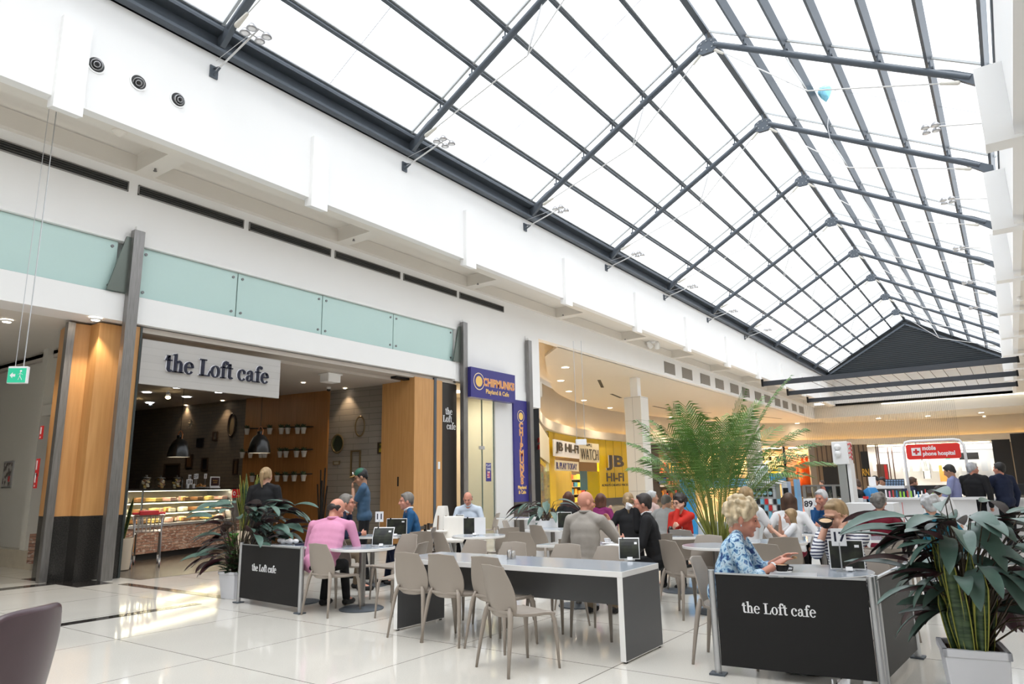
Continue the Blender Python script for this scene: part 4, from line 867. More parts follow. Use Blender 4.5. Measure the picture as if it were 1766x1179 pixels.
# foreground lounge chair, bottom left
t = thing('lounge_chair', 'dark plum leather chair cut off at the bottom left corner', 'chair', (-4.36, 1.40, .035), R_(120))
PLUM = mat('plum_leather', (.075, .045, .055), .32, var=.15, vscale=5)
rows = []
for i in range(14):
    u = i/13; row = []
    for j in range(15):
        s = -1+j/7; hw = .27*(1-.0*u)*(1-.5*max(0, u-.82)/.18*abs(s)**3*.3); zz = .30+.58*u-.06*abs(s)**4*u
        row.append(V((hw*s*(1+.06*math.sin(u*pi)), -.25-.10*u+.10*s*s, zz)))
    rows.append(row)
m = MB(); m.slab(rows, lambda p: V((0, -.055, 0))); m.build('backrest', PLUM, t, smooth=True, bevel=.02, auto=60)
m = MB(); m.cbox((0, .02, .42), (.52, .5, .1)); m.build('seat', PLUM, t, bevel=.03, smooth=True)
for x in (-.22, .22):
    for y in (-.2, .22): m = MB(); m.cyl((x*1.15, y*1.15, 0), (x, y, .38), .012, .022); m.build('leg', BLACK, t)
# tables
def round_table(c, r, lab, base=True, top=None):
    t = thing('round_table', lab, 'table', (c[0], c[1], 0))
    m = MB(); m.lathe([(r-.004, TZ-.0325), (r, TZ-.028), (r, TZ-.004), (r-.004, TZ-.001)], n=48); tp = m.build('table_top', WEDGE, t, smooth=True, auto=30)
    m = MB(); m.lathe([(r-.004, TZ-.001), (r-.004, TZ)], n=48); m.build('top_surface', GREY_TOP, tp)
    m = MB(); m.cyl((0, 0, .03), (0, 0, TZ-.033), .042, n=20); m.build('pedestal', STEEL, t, smooth=True, auto=40)
    m = MB(); m.lathe([(.27, 0), (.275, .01), (.25, .022), (.05, .035)], n=40); m.build('base_plate', DSTEEL, t, smooth=True, auto=40)
    return t
def rect_table(c, w, d, rz, lab):
    t = thing('cafe_table', lab, 'table', (c[0], c[1], 0), R_(rz))
    m = MB(); m.box((-w/2, -d/2, TZ-.033), (w/2, d/2, TZ-.001)); tp = m.build('table_top', WEDGE, t, bevel=.004)
    m = MB(); m.box((-w/2+.003, -d/2+.003, TZ-.001), (w/2-.003, d/2-.003, TZ)); m.build('top_surface', GREY_TOP, tp)
    m = MB(); m.cyl((0, 0, .03), (0, 0, TZ-.033), .036, n=16); m.build('pedestal', STEEL, t, smooth=True, auto=40)
    m = MB(); m.lathe([(.25, 0), (.25, .014), (.05, .03)], n=32); m.build('base_plate', DSTEEL, t, smooth=True, auto=40)
    return t
def ty(px, y): return (PY(y, px, 905).x, y)
def ont(tc, px, dy=0, z=.741): return V((PY(tc[1]+dy, px, 905).x, tc[1]+dy, z))
TA = (-6.78, 6.25); TB = (-6.66, 8.45); TC = ty(782, 9.75); TE = ty(1170, 9.45); TG = (-1.42, 6.22)
round_table(TA, .40, 'front round table with a menu stand, left of the communal table')
round_table(TB, .40, 'round table with two menu cards, in front of the playland doors')
round_table(TC, .42, 'round table where the person in the white shirt sits')
round_table(TE, .36, 'round table of the person in red'); round_table((-2.92, 8.15), .38, 'small round table beyond the lone chair')
round_table(TG, .44, 'round table of the two people behind the right black partition')
TH = ty(1335, 8.95); round_table(TH, .36, 'round table of the small child')
TD = (-4.55, 7.75); rect_table(TD, .75, .7, 0, 'square table between the people in grey and black')
TJ = (-8.25, 7.8); rect_table(TJ, .95, .6, 30, 'table of the three people left of centre')
TM = PZ(TZ, 953, 911); rect_table(TM, .7, .65, 0, 'square table near the white planter')
TL = PZ(TZ, 893, 892); rect_table(TL, .8, .6, 0, 'white edged table under the purple banner')
TI = ty(1415, 10.6); rect_table(TI, .75, .6, 5, 'table of the old person holding a number card')
TN = PZ(TZ, 1545, 928); rect_table(TN, .7, .7, 5, 'square table half hidden by the large right plant')
# communal table
t = thing('communal_table', 'long communal table with graphite sides and white edges', 'table', (-4.14, 5.88, 0))
w, d = 1.34, .375
m = MB(); m.box((-w, -d, .68), (w, d, .729)); tp = m.build('table_top', WEDGE, t, bevel=.003); m = MB(); m.box((-w+.004, -d+.004, .729), (w-.004, d-.004, .7305)); m.build('top_surface', GREY_TOP, tp)
for s in (-1, 1):
    x = s*(w-.025); m = MB(); m.box((x-.024, -d+.003, .02), (x+.024, d-.003, .68)); lg = m.build('end_panel', GREY_SIDE, t)
    for y in (-d, d-.003): m = MB(); m.box((x-.025, y, .02), (x+.025, y+.003, .68)); m.build('white_edging', WEDGE, lg)
    m = MB(); m.box((x-.025, -d, .015), (x+.025, d, .02)); m.build('white_edging', WEDGE, lg)
    for y in (-d+.04, d-.04): m = MB(); m.cyl((x, y, 0), (x, y, .018), .018, n=10); m.build('foot', BLACK, lg)
m = MB(); m.box((-w+.05, -.05, .40), (w-.05, -.03, .68)); m.build('modesty_panel', GREY_SIDE, t)
def shakers(p, lab):
    t = thing('shaker_set', lab, 'shakers', p)
    for x, h in ((-.026, .085), (.026, .08)):
        m = MB(); m.lathe([(.024, 0), (.024, h*.75), (.022, h*.8), (.019, h*.95), (.008, h)], (x, 0, .006), 14); m.build('shaker', CHROME, t, smooth=True, auto=40)
    m = MB(); m.cyl((0, 0, 0), (0, 0, .006), .05, n=16); m.cyl((0, 0, 0), (0, 0, .12), .003, n=6); m.build('tray', CHROME, t)
q = PZ(.7305, 882, 964); shakers(q, 'pair of steel salt and pepper shakers on the communal table')
MENUM = ramp_mat('menu_print', 'TexNoise', [(.4, (.008, .009, .009)), (.62, (.03, .034, .02))], rough=.4, scale=9)
def menu(p, rz, lab, w=.30, h=.21, tilt=.22, num=None, curved=0, two=False):
    """acrylic stand holding a dark landscape menu"""
    t = thing('menu_stand', lab, 'menu', p, R_(rz))
    def sheet(name, m_, x0, x1, z0, z1, off, th=.002):
        rows = []
        for i in range(7):
            u = i/6; z = z0+(z1-z0)*u; rows.append([V((x, tilt*z+curved*(z/h)**2*.08+off, z)) for x in (x0, x1)])
        m = MB(); m.slab(rows, (0, th, 0)); return m.build(name, m_, t)
    sheet('holder', PAPER, -w/2, w/2, .01, h+.01, .002); sheet('dark_menu', MENUM, -w/2+.008, w/2-.008 if not two else 0, .02, h, -.002)
    m = MB(); m.box((-.05, -.01, 0), (.05, .09, .01)); m.box((-.025, -.045, 0), (.025, -.0, .012)); m.build('foot', mat('clear_plastic', (.6, .62, .63), .1), t)
    sheet('clip', BLACK, -w*.33, -w*.27, h-.012, h+.018, -.005, .008); sheet('white_mark', PAPER, w*.25, w*.38, h-.05, h-.03, -.0035, .001)
    m = MB(); m.cbox((w*.02, -.05, .02), (.05, .02, .03), rx=-.4); m.build('price_tag', PAPER, t)
    return t
def pz(z, px, py): return PZ(z, px, py)
menu(pz(.7305, 1086, 966), 25, 'dark menu in a tilted holder on the communal table', .20, .20, -.22, curved=1)
menu(ont(TA, 660, .15), 22, 'dark curved menu on the front round table', .28, .22, -.12, curved=1)
menu(ont(TJ, 684, .05), 20, 'dark upright menu in front of the person in blue', .34, .25, .02)
menu(ont(TB, 818, -.05), 30, 'two page menu with a white page on the round table', .34, .25, .0, two=True)
menu(ont(TC, 793, 0), 50, 'dark narrow menu leaning before the person in the white shirt', .16, .22, .15)
menu(ont(TL, 920, 0), 35, 'dark menu on the table under the purple banner', .2, .26, .0); menu(ont(TM, 974, 0), 35, 'dark menu on the square table near the white planter', .24, .26, 0)
menu(pz(.741, 1463, 984), 14, 'wide black menu on the table behind the right partition', .26, .23, .12)
q = PY(6.22, 1446, 926); number_card('17', (q.x, 6.22, .741), R_(15), 'white table number 17 behind the wide black menu', .85, max(0, q.z-.741-.17))
number_card('11', ont(TJ, 654, .22), R_(35), 'white table number 11 behind the person with the cap', 1.0, .07)
number_card('89', ont(TI, 1398, -.1), R_(20), 'white table number 89 in front of the old person', .95, .2)
# cups, papers, small table things
def cup(p, lab, m_=BLACK, r=.045, h=.055, saucer=True, foam=True):
    t = thing('coffee_cup', lab, 'cup', p); z = .008 if saucer else 0
    if saucer: m = MB(); m.lathe([(.03, 0), (.075, .01), (.07, .013)], n=24); m.build('saucer', PAPER, t, smooth=True, auto=40)
    m = MB(); m.lathe([(r*.6, z), (r*.9, z+h*.5), (r, z+h), (r*.92, z+h), (r*.8, z+h*.5), (r*.3, z+.01)], n=22); m.build('cup', m_, t, smooth=True, auto=50)
    if foam: m = MB(); m.lathe([(r*.9, z+h*.9), (r*.5, z+h*1.0), (.001, z+h*1.02)], n=20, cap=False); m.build('foam', mat('milk_foam', (.62, .42, .25), .6), t, smooth=True)
    m = MB(); m.tube([(r*.9, 0, z+h*.8), (r*1.5, 0, z+h*.7), (r*1.4, 0, z+h*.3), (r*.8, 0, z+h*.25)], .006, 6); m.build('handle', m_, t); return t
cup((-1.60, 5.93, .742), 'black coffee cup with foam in front of the floral blouse', r=.058)
def flat(name, lab, cat, p, w, d, h, rz, m_, **k): o = MB().cbox((0, 0, h/2), (w, d, h)).build(name, m_, **k); o.location = p; o.rotation_euler = (0, 0, R_(rz)); return tag(o, lab, cat)
flat('serving_tray', 'grey serving tray on the table of the two people', 'tray', (-1.48, 5.78, .741), .34, .24, .012, 12, mat('tray_grey', (.3, .31, .33), .3))
flat('newspaper', 'white papers spread before the person in the white shirt', 'paper', ont(TC, 775, .1), .38, .28, .006, 40, PAPER)
flat('phone', 'black phone lying by the papers of the person in white', 'phone', ont(TC, 762, -.12), .15, .08, .012, 30, BLACK)
cup(ont(TE, 1168, .1), 'white cup on the table of the person in red', PAPER, foam=False); cup(ont(TD, 1047, .1), 'white cup between the people in grey and black', PAPER, foam=False)
for i, (px, py) in enumerate(((1386, 900), (1398, 902))):
    cup(ont(TI, px, .05), 'white cup on the table of the old person, %s from the left' % ORD[i], PAPER, .045, .08, foam=False)
m = MB(); m.lathe([(.04, 0), (.045, .06), (.03, .1), (.02, .12)], ont(TE, 1156, 0), 14); tag(m.build('jar', mat('dark_jar', (.02, .015, .015), .1), smooth=True), 'dark jar with a light lid before the person in red', 'jar')
shakers(ont(TE, 1176, -.05), 'pair of shakers before the person in red'); shakers(ont(TI, 1412, -.1), 'pair of shakers before the old person')
flat('plate', 'white plate beside the menu cards of the far table', 'plate', ont(TD, 1058, -.1), .2, .2, .01, 0, PAPER)
m = MB(); m.lathe([(.04, 0), (.05, .13), (.047, .13)], ont(TI, 1391, .2), 16); tag(m.build('paper_cup', PAPER, smooth=True, auto=40), 'tall white paper cup at the left of the old person\'s table', 'cup')
flat('green_box', 'small green box on the old person\'s table', 'box', ont(TI, 1384, .15), .06, .03, .09, 20, mat('box_green', (.02, .3, .08), .5))
# partitions
def partition(a, c, lab, txt=None, H=.775, ts=.17, tx=.4, tzz=.44, feet=True, sx=.86):
    a = V((*a, 0)); c = V((*c, 0)); L = (c-a).length; rz = math.atan2((c-a).y, (c-a).x)
    t = thing('cafe_partition', lab, 'partition', a, rz)
    m = MB(); m.box((.03, -.008, .07), (L-.03, .008, H-.03)); m.build('black_panel', BLACK, t); m = MB(); m.box((.03, -.012, H-.03), (L-.03, .012, H-.018)); m.build('top_rail', ALU, t)
    for x in (0, L):
        m = MB(); m.cyl((x, 0, .01), (x, 0, H), .026, n=16); m.build('post', ALU, t, smooth=True, auto=40); m = MB(); m.box((x-.06, -.05, 0), (x+.06, .05, .014)); m.build('foot_plate', DSTEEL, t)
    if txt: serif('lettering', [(txt, 0, 0)], ts, PAPER, t, frame(V((tx, -.0085, tzz)), (1, 0, 0), (0, 0, 1)) @ Matrix.Diagonal((sx, 1, 1, 1)), .003)
    return t
partition((-8.62, 5.76), (-7.20, 5.65), 'black partition reading the Loft cafe at the left', 'the Loft cafe', ts=.115, tx=.31, tzz=.43, sx=.8)
partition((-2.06, 5.60), (-.93, 5.72), 'black partition reading the Loft cafe at the right front', 'the Loft cafe', ts=.106, tx=.22, tzz=.47, sx=.8)
partition((-.92, 5.80), (-.84, 6.95), 'side partition turning away beside the right plant')
rect_table((-7.9, 6.2), 1.0, .5, 0, 'narrow table behind the left black partition')
flat('tablet', 'dark tablet lying on the table behind the left partition', 'tablet', V((-7.75, 6.15, .741)), .25, .18, .015, 30, mat('navy_tablet', (.01, .014, .04), .3))
m = MB(); 
for i in range(7): m.ell(V((-8.3+i*.05, 6.12+rnd.uniform(-.05, .05), .765+rnd.uniform(-.0, .02))), (.05, .035, .03))
tag(m.build('napkins', PAPER, smooth=True), 'crumpled white napkins on the table behind the left partition', 'napkins')
# high chair and dark side chairs before the timber pier
t = thing('high_chair', 'white moulded baby high chair with brown straps', 'chair', PD(11.6, 758, 950)*1.0); t.location.z = 0
WP = mat('white_plastic', (.8, .77, .72), .35)
rows = []
for i in range(10):
    u = i/9; hw = .16-.07*u*u; rows.append([V((hw*s, -.1-.1*u+.07*s*s, .62+.52*u)) for s in (-1, -.5, 0, .5, 1)])
m = MB(); m.slab(rows, (0, -.02, 0)); m.build('backrest', WP, t, smooth=True, bevel=.01); m = MB(); m.cbox((0, .03, .6), (.32, .3, .06)); m.build('seat', WP, t, bevel=.02); m = MB(); m.cbox((0, .2, .74), (.42, .22, .03)); m.build('tray', WP, t, bevel=.012)
for x in (-1, 1):
    for y in (-1, 1): m = MB(); m.cyl((x*.25, y*.25, 0), (x*.12, y*.12, .6), .015); m.build('leg', ALU, t)
for x in (-.07, .07): m = MB(); m.tube([(x, -.12, .98), (x, -.09, .8), (x*.4, .0, .65)], .014, 5, flat=.3); m.build('strap', mat('strap_brown', (.2, .12, .07), .6), t)
t.rotation_euler = (0, 0, R_(200))
t = thing('high_chair', 'second white high chair back beside the first', 'chair', PD(11.3, 782, 950)); t.location.z = 0; t.rotation_euler = (0, 0, R_(215))
m = MB(); rows = [[V((.17*s, -.1-.06*i/7+.05*s*s, .62+.36*i/7)) for s in (-1, -.5, 0, .5, 1)] for i in range(8)]; m.slab(rows, (0, -.02, 0)); m.build('backrest', WP, t, smooth=True, bevel=.01); m = MB(); m.cbox((0, .03, .6), (.34, .3, .06)); m.build('seat', WP, t, bevel=.02)
for x in (-1, 1):
    for y in (-1, 1): m = MB(); m.cyl((x*.25, y*.25, 0), (x*.12, y*.12, .6), .015); m.build('leg', ALU, t)
def dark_chair(p, F, lab):
    t = thing('timber_chair', lab, 'chair', (p[0], p[1], 0), R_(F-90))
    D = DARKW
    for x in (-.2, .2):
        m = MB(); m.box((x-.02, -.22, 0), (x+.02, -.18, .86)); m.build('leg', D, t); m = MB(); m.box((x-.02, .18, 0), (x+.02, .22, .44)); m.build('leg', D, t)
    m = MB(); m.box((-.22, -.22, .44), (.22, .23, .48)); m.build('seat', D, t)
    for z in (.58, .68, .79): m = MB(); m.box((-.18, -.21, z), (.18, -.19, z+.055)); m.build('back_slat', D, t)
dark_chair(PD(11.9, 728, 950), 200, 'dark timber slat back chair before the timber pier'); dark_chair(PD(11.0, 745, 955), 20, 'dark timber chair left of the high chair'); dark_chair(PD(12.2, 535, 960), 250, 'dark timber chair in the cafe entrance behind the left plant')
# shopping trolley
WIRE = mat('trolley_wire', (.45, .45, .47), .3, .8)
cp_ = PZ(0, 250, 975); t = thing('shopping_trolley', 'wire shopping trolley with a red handle parked by the cake display', 'trolley', cp_, R_(62)); t.scale = (1.1, 1.1, 1.1)
m = MB()
for sx, y0, y1 in ((-1, -.3, .3), (1, -.3, .3)):
    for k in range(9): y = -.32+.64*k/8; m.cyl((sx*.22, y, .62), (sx*.26, y*1.2, .90), .008, n=4)
    for z in (.62, .69, .76, .83, .90): m.cyl((sx*(.22+.04*(z-.62)/.28), -.32*(1+.2*(z-.62)/.28), z), (sx*(.22+.04*(z-.62)/.28), .32*(1+.2*(z-.62)/.28), z), .005 if z < .9 else .009, n=5)
for sy in (-1, 1):
    for k in range(8): x = -.22+.44*k/7; m.cyl((x, sy*.32, .62), (x*1.18, sy*.384, .90), .008, n=4)
    for z in (.62, .72, .82, .90): q = 1+.2*(z-.62)/.28; m.cyl((-.22*q, sy*.32*q, z), (.22*q, sy*.32*q, z), .005 if z < .9 else .009, n=5)
for k in range(12): y = -.32+.64*k/11; m.cyl((-.22, y, .62), (.22, y, .62), .007, n=4)
m.build('basket', WIRE, t)
for sx in (-1, 1):
    m = MB(); m.tube([(sx*.22, -.34, .9), (sx*.22, -.32, .6), (sx*.23, -.42, .14)], .016, 8); m.build('frame_leg', WIRE, t, smooth=True); m = MB(); m.tube([(sx*.21, -.30, .58), (sx*.2, .28, .6), (sx*.2, .36, .14)], .016, 8); m.build('frame_leg', WIRE, t, smooth=True)
    m = MB(); m.cyl((sx*.23, -.4, .3), (sx*.2, .34, .18), .01); m.build('side_rail', WIRE, t)
    for y, x in ((-.42, .23), (.36, .2)):
        m = MB(); m.cyl((sx*x-.014, y, .06), (sx*x+.014, y, .06), .06, n=18); w_ = m.build('wheel', mat('wheel_grey', (.3, .3, .3), .4), t); m = MB(); m.cyl((sx*x-.017, y, .06), (sx*x+.017, y, .06), .035, n=14); m.build('wheel_hub', RED, w_)
        m = MB(); m.box((sx*x-.02, y-.02, .06), (sx*x+.02, y+.02, .15)); m.build('fork', CHROME, t)
m = MB(); m.cyl((-.27, -.4, .95), (.27, -.4, .95), .022, n=12); m.build('handle', RED, t); m = MB(); m.box((-.16, -.47, .92), (.16, -.28, 1.0)); m.build('handle_panel', RED, t, bevel=.015); m = MB(); m.box((-.1, -.452, .955), (.1, -.451, .99)); m.box((-.1, -.43, 1.0), (.1, -.33, 1.004)); m.build('white_label', PAPER, t)
# ================================================================ PLANTS
LEAF_T = ramp_mat('silver_green_leaf', 'TexNoise', [(.3, (.035, .08, .062)), (.7, (.11, .185, .15))], rough=.35, scale=5)
LEAF_U = mat('maroon_underside', (.06, .018, .025), .45); SNAKE = ramp_mat('snake_leaf', 'TexNoise', [(.4, (.012, .035, .012)), (.6, (.05, .09, .035))], rough=.4, scale=9, stretch=(1, 1, 5)); SNE = mat('snake_edge', (.30, .30, .05), .5)
STEMM = mat('plant_stem', (.045, .03, .015), .5)
def blade(mb, base, d, L, w, droop=.5, roll=0, n=8, fold=.25, mt=(0, 1), up=V((0, 0, 1))):
    """leaf blade with two faces; d = starting direction"""
    d = V(d).normalized(); p = V(base); sd = d.cross(up)
    if sd.length < .05: sd = V((1, 0, 0))
    sd.normalize(); sd.rotate(Quaternion(d, roll)); rows = []
    for i in range(n+1):
        u = i/n; ww = w*.5*(math.sin(pi*min(1, u*.92+.06))**.75)*(1-.15*u) if u < 1 else .002
        nn = sd.cross(d).normalized()
        rows.append((p.copy(), sd.copy(), nn.copy(), max(ww, .002)))
        d = (d+V((0, 0, -droop/n))).normalized(); sd = (sd-d*sd.dot(d)).normalized(); p = p+d*(L/n)
    A = [[c-s*w_+k*(w_*fold), c, c+s*w_+k*(w_*fold)] for c, s, k, w_ in rows]
    mb.cur = mt[0]; mb.grid(A); mb.cur = mt[1]; B = [[q-rows[i][2]*.003 for q in reversed(r)] for i, r in enumerate(A)]; mb.grid(B); mb.cur = 0
def pot_square(t, s, h, lab=None, z0=0):
    m = MB(); a, c = s*.40, s*.5
    m.add([(-a,-a,z0),(a,-a,z0),(a,a,z0),(-a,a,z0),(-c,-c,z0+h*.9),(c,-c,z0+h*.9),(c,c,z0+h*.9),(-c,c,z0+h*.9)], [(0,3,2,1),(4,5,6,7),(0,1,5,4),(1,2,6,5),(2,3,7,6),(3,0,4,7)])
    c2 = c*1.06
    for x0, y0, x1, y1 in ((-c2, -c2, c2, -c2+.03), (-c2, c2-.03, c2, c2), (-c2, -c2, -c2+.03, c2), (c2-.03, -c2, c2, c2)): m.box((x0, y0, z0+h*.9), (x1, y1, z0+h))
    m.build('planter', mat('planter_white', (.72, .73, .78), .4), t, bevel=.006)
    m = MB(); m.box((-c*.96, -c*.96, z0+h*.85), (c*.96, c*.96, z0+h*.93)); m.build('soil', mat('soil', (.09, .045, .025), .9, bump=1, bscale=60), t)
def ctenanthe(t, specs, z0, sp=.05):
    """specs: list of (azimuth deg, height, reach, leaf length, leaf width, droop)"""
    f = MB(); s = MB()
    for az, h, rc, L, w, dr in specs:
        a = R_(az); dv = V((cos(a), sin(a), 0)); b0 = V((rnd.uniform(-sp, sp), rnd.uniform(-sp, sp), z0)); tip = b0*V((1, 1, 0)) if False else V((b0.x, b0.y, 0))+dv*rc+V((0, 0, h))
        mid = b0.lerp(tip, .55)+V((0, 0, .12*h)); s.tube([b0, mid, tip], [.006, .005, .003], 5)
        blade(f, tip, dv*.8+V((0, 0, .45-dr*.25)), L, w, dr, rnd.uniform(-.5, .5))
    s.build('stems', STEMM, t); f.build('foliage', [LEAF_T, LEAF_U], t, smooth=True)
# large right plant
p = V((-.34, 5.28, 0)); TPR = t = thing('potted_plant', 'large dark leaved plant with snake plant in a white square planter at right', 'plant', p, R_(10))
pot_square(t, .33, .46)
sp_ = []
for i in range(165):
    az = rnd.uniform(0, 360); k = rnd.random(); sp_.append((az, rnd.uniform(.62, 1.24), (.17 if 120 < az < 260 else .46)*rnd.uniform(.15, 1), rnd.uniform(.30, .42), rnd.uniform(.085, .12), rnd.uniform(.5, 1.7)))
for az, h, rc in ((195, 1.05, .26), (205, .95, .28), (180, .88, .26), (215, .8, .25), (186, 1.22, .24), (176, 1.12, .28), (240, 1.1, .3), (150, 1.2, .3), (0, 1.2, .4), (20, 1.1, .45), (340, 1.25, .3), (300, 1.2, .3), (270, 1.15, .25), (260, 1.3, .2), (100, 1.35, .2), (60, 1.3, .3)):
    sp_.append((az, h, rc, .42, .115, rnd.uniform(.4, 1.0)))
for az, h, rc in ((340, .75, .35), (350, .6, .4), (10, .8, .4), (330, .55, .3), (0, .65, .45)): sp_.append((az, h, rc, .22, .06, 1.8))
sp_ = [q_ for q_ in sp_ if not (215 < q_[0] < 335 and q_[1] < .88)]
ctenanthe(t, sp_, .42)
f = MB()
def snake(f, b0, dv, L, w):
    p = V(b0); d = V(dv).normalized(); sd = d.cross(V((rnd.uniform(-1, 1), -1, 0))).normalized(); rows = []; n = 9; tw = rnd.uniform(-.2, .2)
    for i in range(n+1):
        u = i/n; ww = w*.5*(.65+.6*math.sin(pi*min(1, u*.75+.1)))*(1 if u < .8 else max(.03, (1-u)/.2)); rows.append((p.copy(), sd.copy(), ww)); p = p+d*L/n; d = (d+V((dv[0]*.04, dv[1]*.04, .02))).normalized(); sd.rotate(Quaternion(d, tw*.15))
    for a, c, mi in ((-1, -.78, 1), (-.78, .78, 0), (.78, 1, 1)):
        f.cur = mi; nr = [s.cross(V((0, 0, 1))).normalized()*.003 for _, s, _ in rows]
        f.slab([[q+s*(w_*a), q+s*(w_*(a+c)/2)+nr[i]*1.5, q+s*(w_*c)] for i, (q, s, w_) in enumerate(rows)], (0, .003, 0))
    f.cur = 0
for i in range(15):
    a = R_(rnd.choice([rnd.uniform(170, 330), rnd.uniform(0, 360)])); r = rnd.uniform(.02, .11); snake(f, (r*cos(a)-.01, r*sin(a)-.05, .42), (cos(a)*.28*rnd.random(), sin(a)*.28*rnd.random(), 1), rnd.uniform(.3, .72), rnd.uniform(.045, .065))
f.build('snake_leaves', [SNAKE, SNE], t, smooth=True)
# left plant
t = thing('potted_plant', 'dark leaved plant arching over the left black partition in a white planter', 'plant', (-9.06, 6.0, 0), R_(5)); pot_square(t, .33, .36)
sp_ = [(rnd.uniform(-30, 30), rnd.uniform(.75, 1.25), rnd.uniform(.2, .95), rnd.uniform(.32, .46), rnd.uniform(.12, .17), rnd.uniform(.5, 1.4)) for _ in range(46)] + [(rnd.uniform(150, 290), rnd.uniform(.45, 1.05), rnd.uniform(.1, .35), .44, .15, rnd.uniform(.7, 1.4)) for _ in range(20)] + [(rnd.uniform(0, 360), rnd.uniform(1.0, 1.3), rnd.uniform(.1, .5), .42, .14, .7) for _ in range(22)]
ctenanthe(t, sp_, .33)
f = MB()
for i in range(170):
    a = rnd.uniform(0, 6.28); r = rnd.uniform(.02, .2); blade(f, (r*cos(a), r*sin(a), rnd.uniform(.34, .5)+(.15 if i % 3 == 0 else 0)), (cos(a), sin(a), rnd.uniform(.2, 1)), rnd.uniform(.06, .11), .05, .6, n=4, mt=(0, 0))
f.build('bushy_leaves', ramp_mat('bush_leaf', 'TexNoise', [(.3, (.012, .035, .012)), (.7, (.04, .09, .03))], scale=8), t, smooth=True)
f = MB()
for i in range(40):
    a = rnd.uniform(0, 6.28); r = rnd.uniform(0, .07); blade(f, (-.03+r*cos(a), -.05+r*sin(a), rnd.uniform(.5, .85)), (cos(a), sin(a), .8), .08, .045, .5, n=4, mt=(0, 0))
f.build('bright_leaves', mat('bright_leaf', (.07, .22, .03), .45), t, smooth=True)
# snake plants beside the cake display and tall blades at its left
def snakeplant(p, lab, n, L, z0=.0, pot=True):
    t = thing('snake_plant', lab, 'plant', p); f = MB()
    if pot: m = MB(); m.lathe([(.13, 0), (.17, .02), (.2, z0), (.18, z0), (.17, z0-.04)], n=20); m.build('pot', mat('pot_beige', (.6, .5, .38), .5), t, smooth=True, auto=40)
    for i in range(n):
        a = rnd.uniform(0, 6.28); r = rnd.uniform(0, .12); snake(f, (r*cos(a), r*sin(a), max(z0-.03, 0)), (cos(a)*.3*rnd.random(), sin(a)*.3*rnd.random(), 1), L*rnd.uniform(.5, 1), .06)
    f.build('leaves', [SNAKE, SNE], t, smooth=True); return t
q = PD(12.6, 425, 900); snakeplant((q.x, q.y, 0), 'tall snake plant with yellow edged leaves right of the cake display', 26, 1.15, .75)
q = PD(13.4, 213, 900); snakeplant((q.x, q.y, 0), 'narrow snake plant at the left end of the cake display', 5, 1.0, .6)
# planter near the purple banner
q = PD(12.4, 942, 900); t = thing('potted_plant', 'leafy plant in a low white planter beyond the purple banner', 'plant', (q.x, q.y, 0)); m = MB(); m.lathe([(.25, 0), (.36, .05), (.4, .85), (.36, .85), (.35, .78)], n=24); m.build('planter', PAPER, t, smooth=True, auto=40)
ctenanthe(t, [(rnd.uniform(0, 360), rnd.uniform(.95, 1.2), rnd.uniform(.05, .35), .42, .12, 1.2) for _ in range(20)]+[(210, 1.0, .3, .5, .13, 1), (225, .95, .3, .45, .12, 1), (30, 1.1, .25, .5, .13, 1.2)], .8)
# areca palm
q = PY(11.6, 1235, 900); t = thing('areca_palm', 'tall green palm standing in the middle of the seating area', 'palm', (q.x, q.y, 0))
m = MB(); m.lathe([(.22, 0), (.24, .02), (.3, .42), (.27, .42), (.26, .38)], n=24); m.build('planter', PAPER, t, smooth=True, auto=40)
fr = MB(); st = MB()
def frond(az, lean, L, z0=.42, ll=.34):
    k_ = .62 if 130 < az % 360 < 265 else .82; lean *= k_; L *= .92 if k_ < .7 else 1
    a = R_(az); d = V((cos(a)*lean, sin(a)*lean, 1)).normalized(); p = V((.09*cos(a), .09*sin(a), z0)); P = [p.copy()]; n = 16; Ds = []
    for i in range(n):
        Ds.append(d.copy()); p = p+d*L/n; P.append(p.copy()); k = .015+.11*(i/n)**2*lean*1.6; d = (d+V((cos(a)*k*.8, sin(a)*k*.8, -k*1.3))).normalized()
    st.tube(P, [.012-.010*i/n for i in range(n+1)], 5)
    for i in range(27):
        u = .42+.58*i/26; x = u*n; j = min(n-1, int(x)); q = P[j].lerp(P[j+1], x-j); dd = Ds[j]; sd = dd.cross(V((0, 0, 1))).normalized()
        for s in (-1, 1):
            ld = (sd*s*.75+dd*.65+V((0, 0, .25))).normalized(); L_ = 1.55*ll*(.45+.75*math.sin(pi*min(1, (u-.3)/.72)))*rnd.uniform(.85, 1.1); w = .0115
            pts = [q, q+ld*L_*.5, q+ld*L_+V((0, 0, -.36*L_))]; wv = dd*w*(.75+.4*u)
            fr.add([pts[0]-wv*.5, pts[0]+wv*.5, pts[1]-wv, pts[1]+wv, pts[2]], [(0, 1, 3, 2), (2, 3, 4)])
for az, lean, L in ((200, .75, 2.1), (215, .55, 2.3), (190, .4, 2.2), (170, .62, 2.2), (20, .35, 2.7), (5, .6, 2.1), (350, .8, 1.9), (30, .75, 2.1), (45, .25, 2.3), (230, .2, 2.3), (250, .5, 2.1), (290, .5, 2.0), (310, .65, 2.0), (270, .3, 2.2), (90, .4, 2.3), (120, .5, 2.2), (140, .25, 2.4), (60, .55, 2.2), (330, .3, 2.1), (180, .15, 2.1), (0, .12, 2.3), (210, 1.0, 1.8), (340, 1.0, 1.8), (15, .95, 2.0), (260, .12, 1.8), (100, .8, 1.9), (235, .85, 1.8), (305, .25, 1.9), (160, .9, 2.0)):
    frond(az, lean*.85, L*1.1)
    if rnd.random() < .5: frond(az+rnd.uniform(15, 50), lean*rnd.uniform(.4, .9), L*rnd.uniform(.8, 1.05))
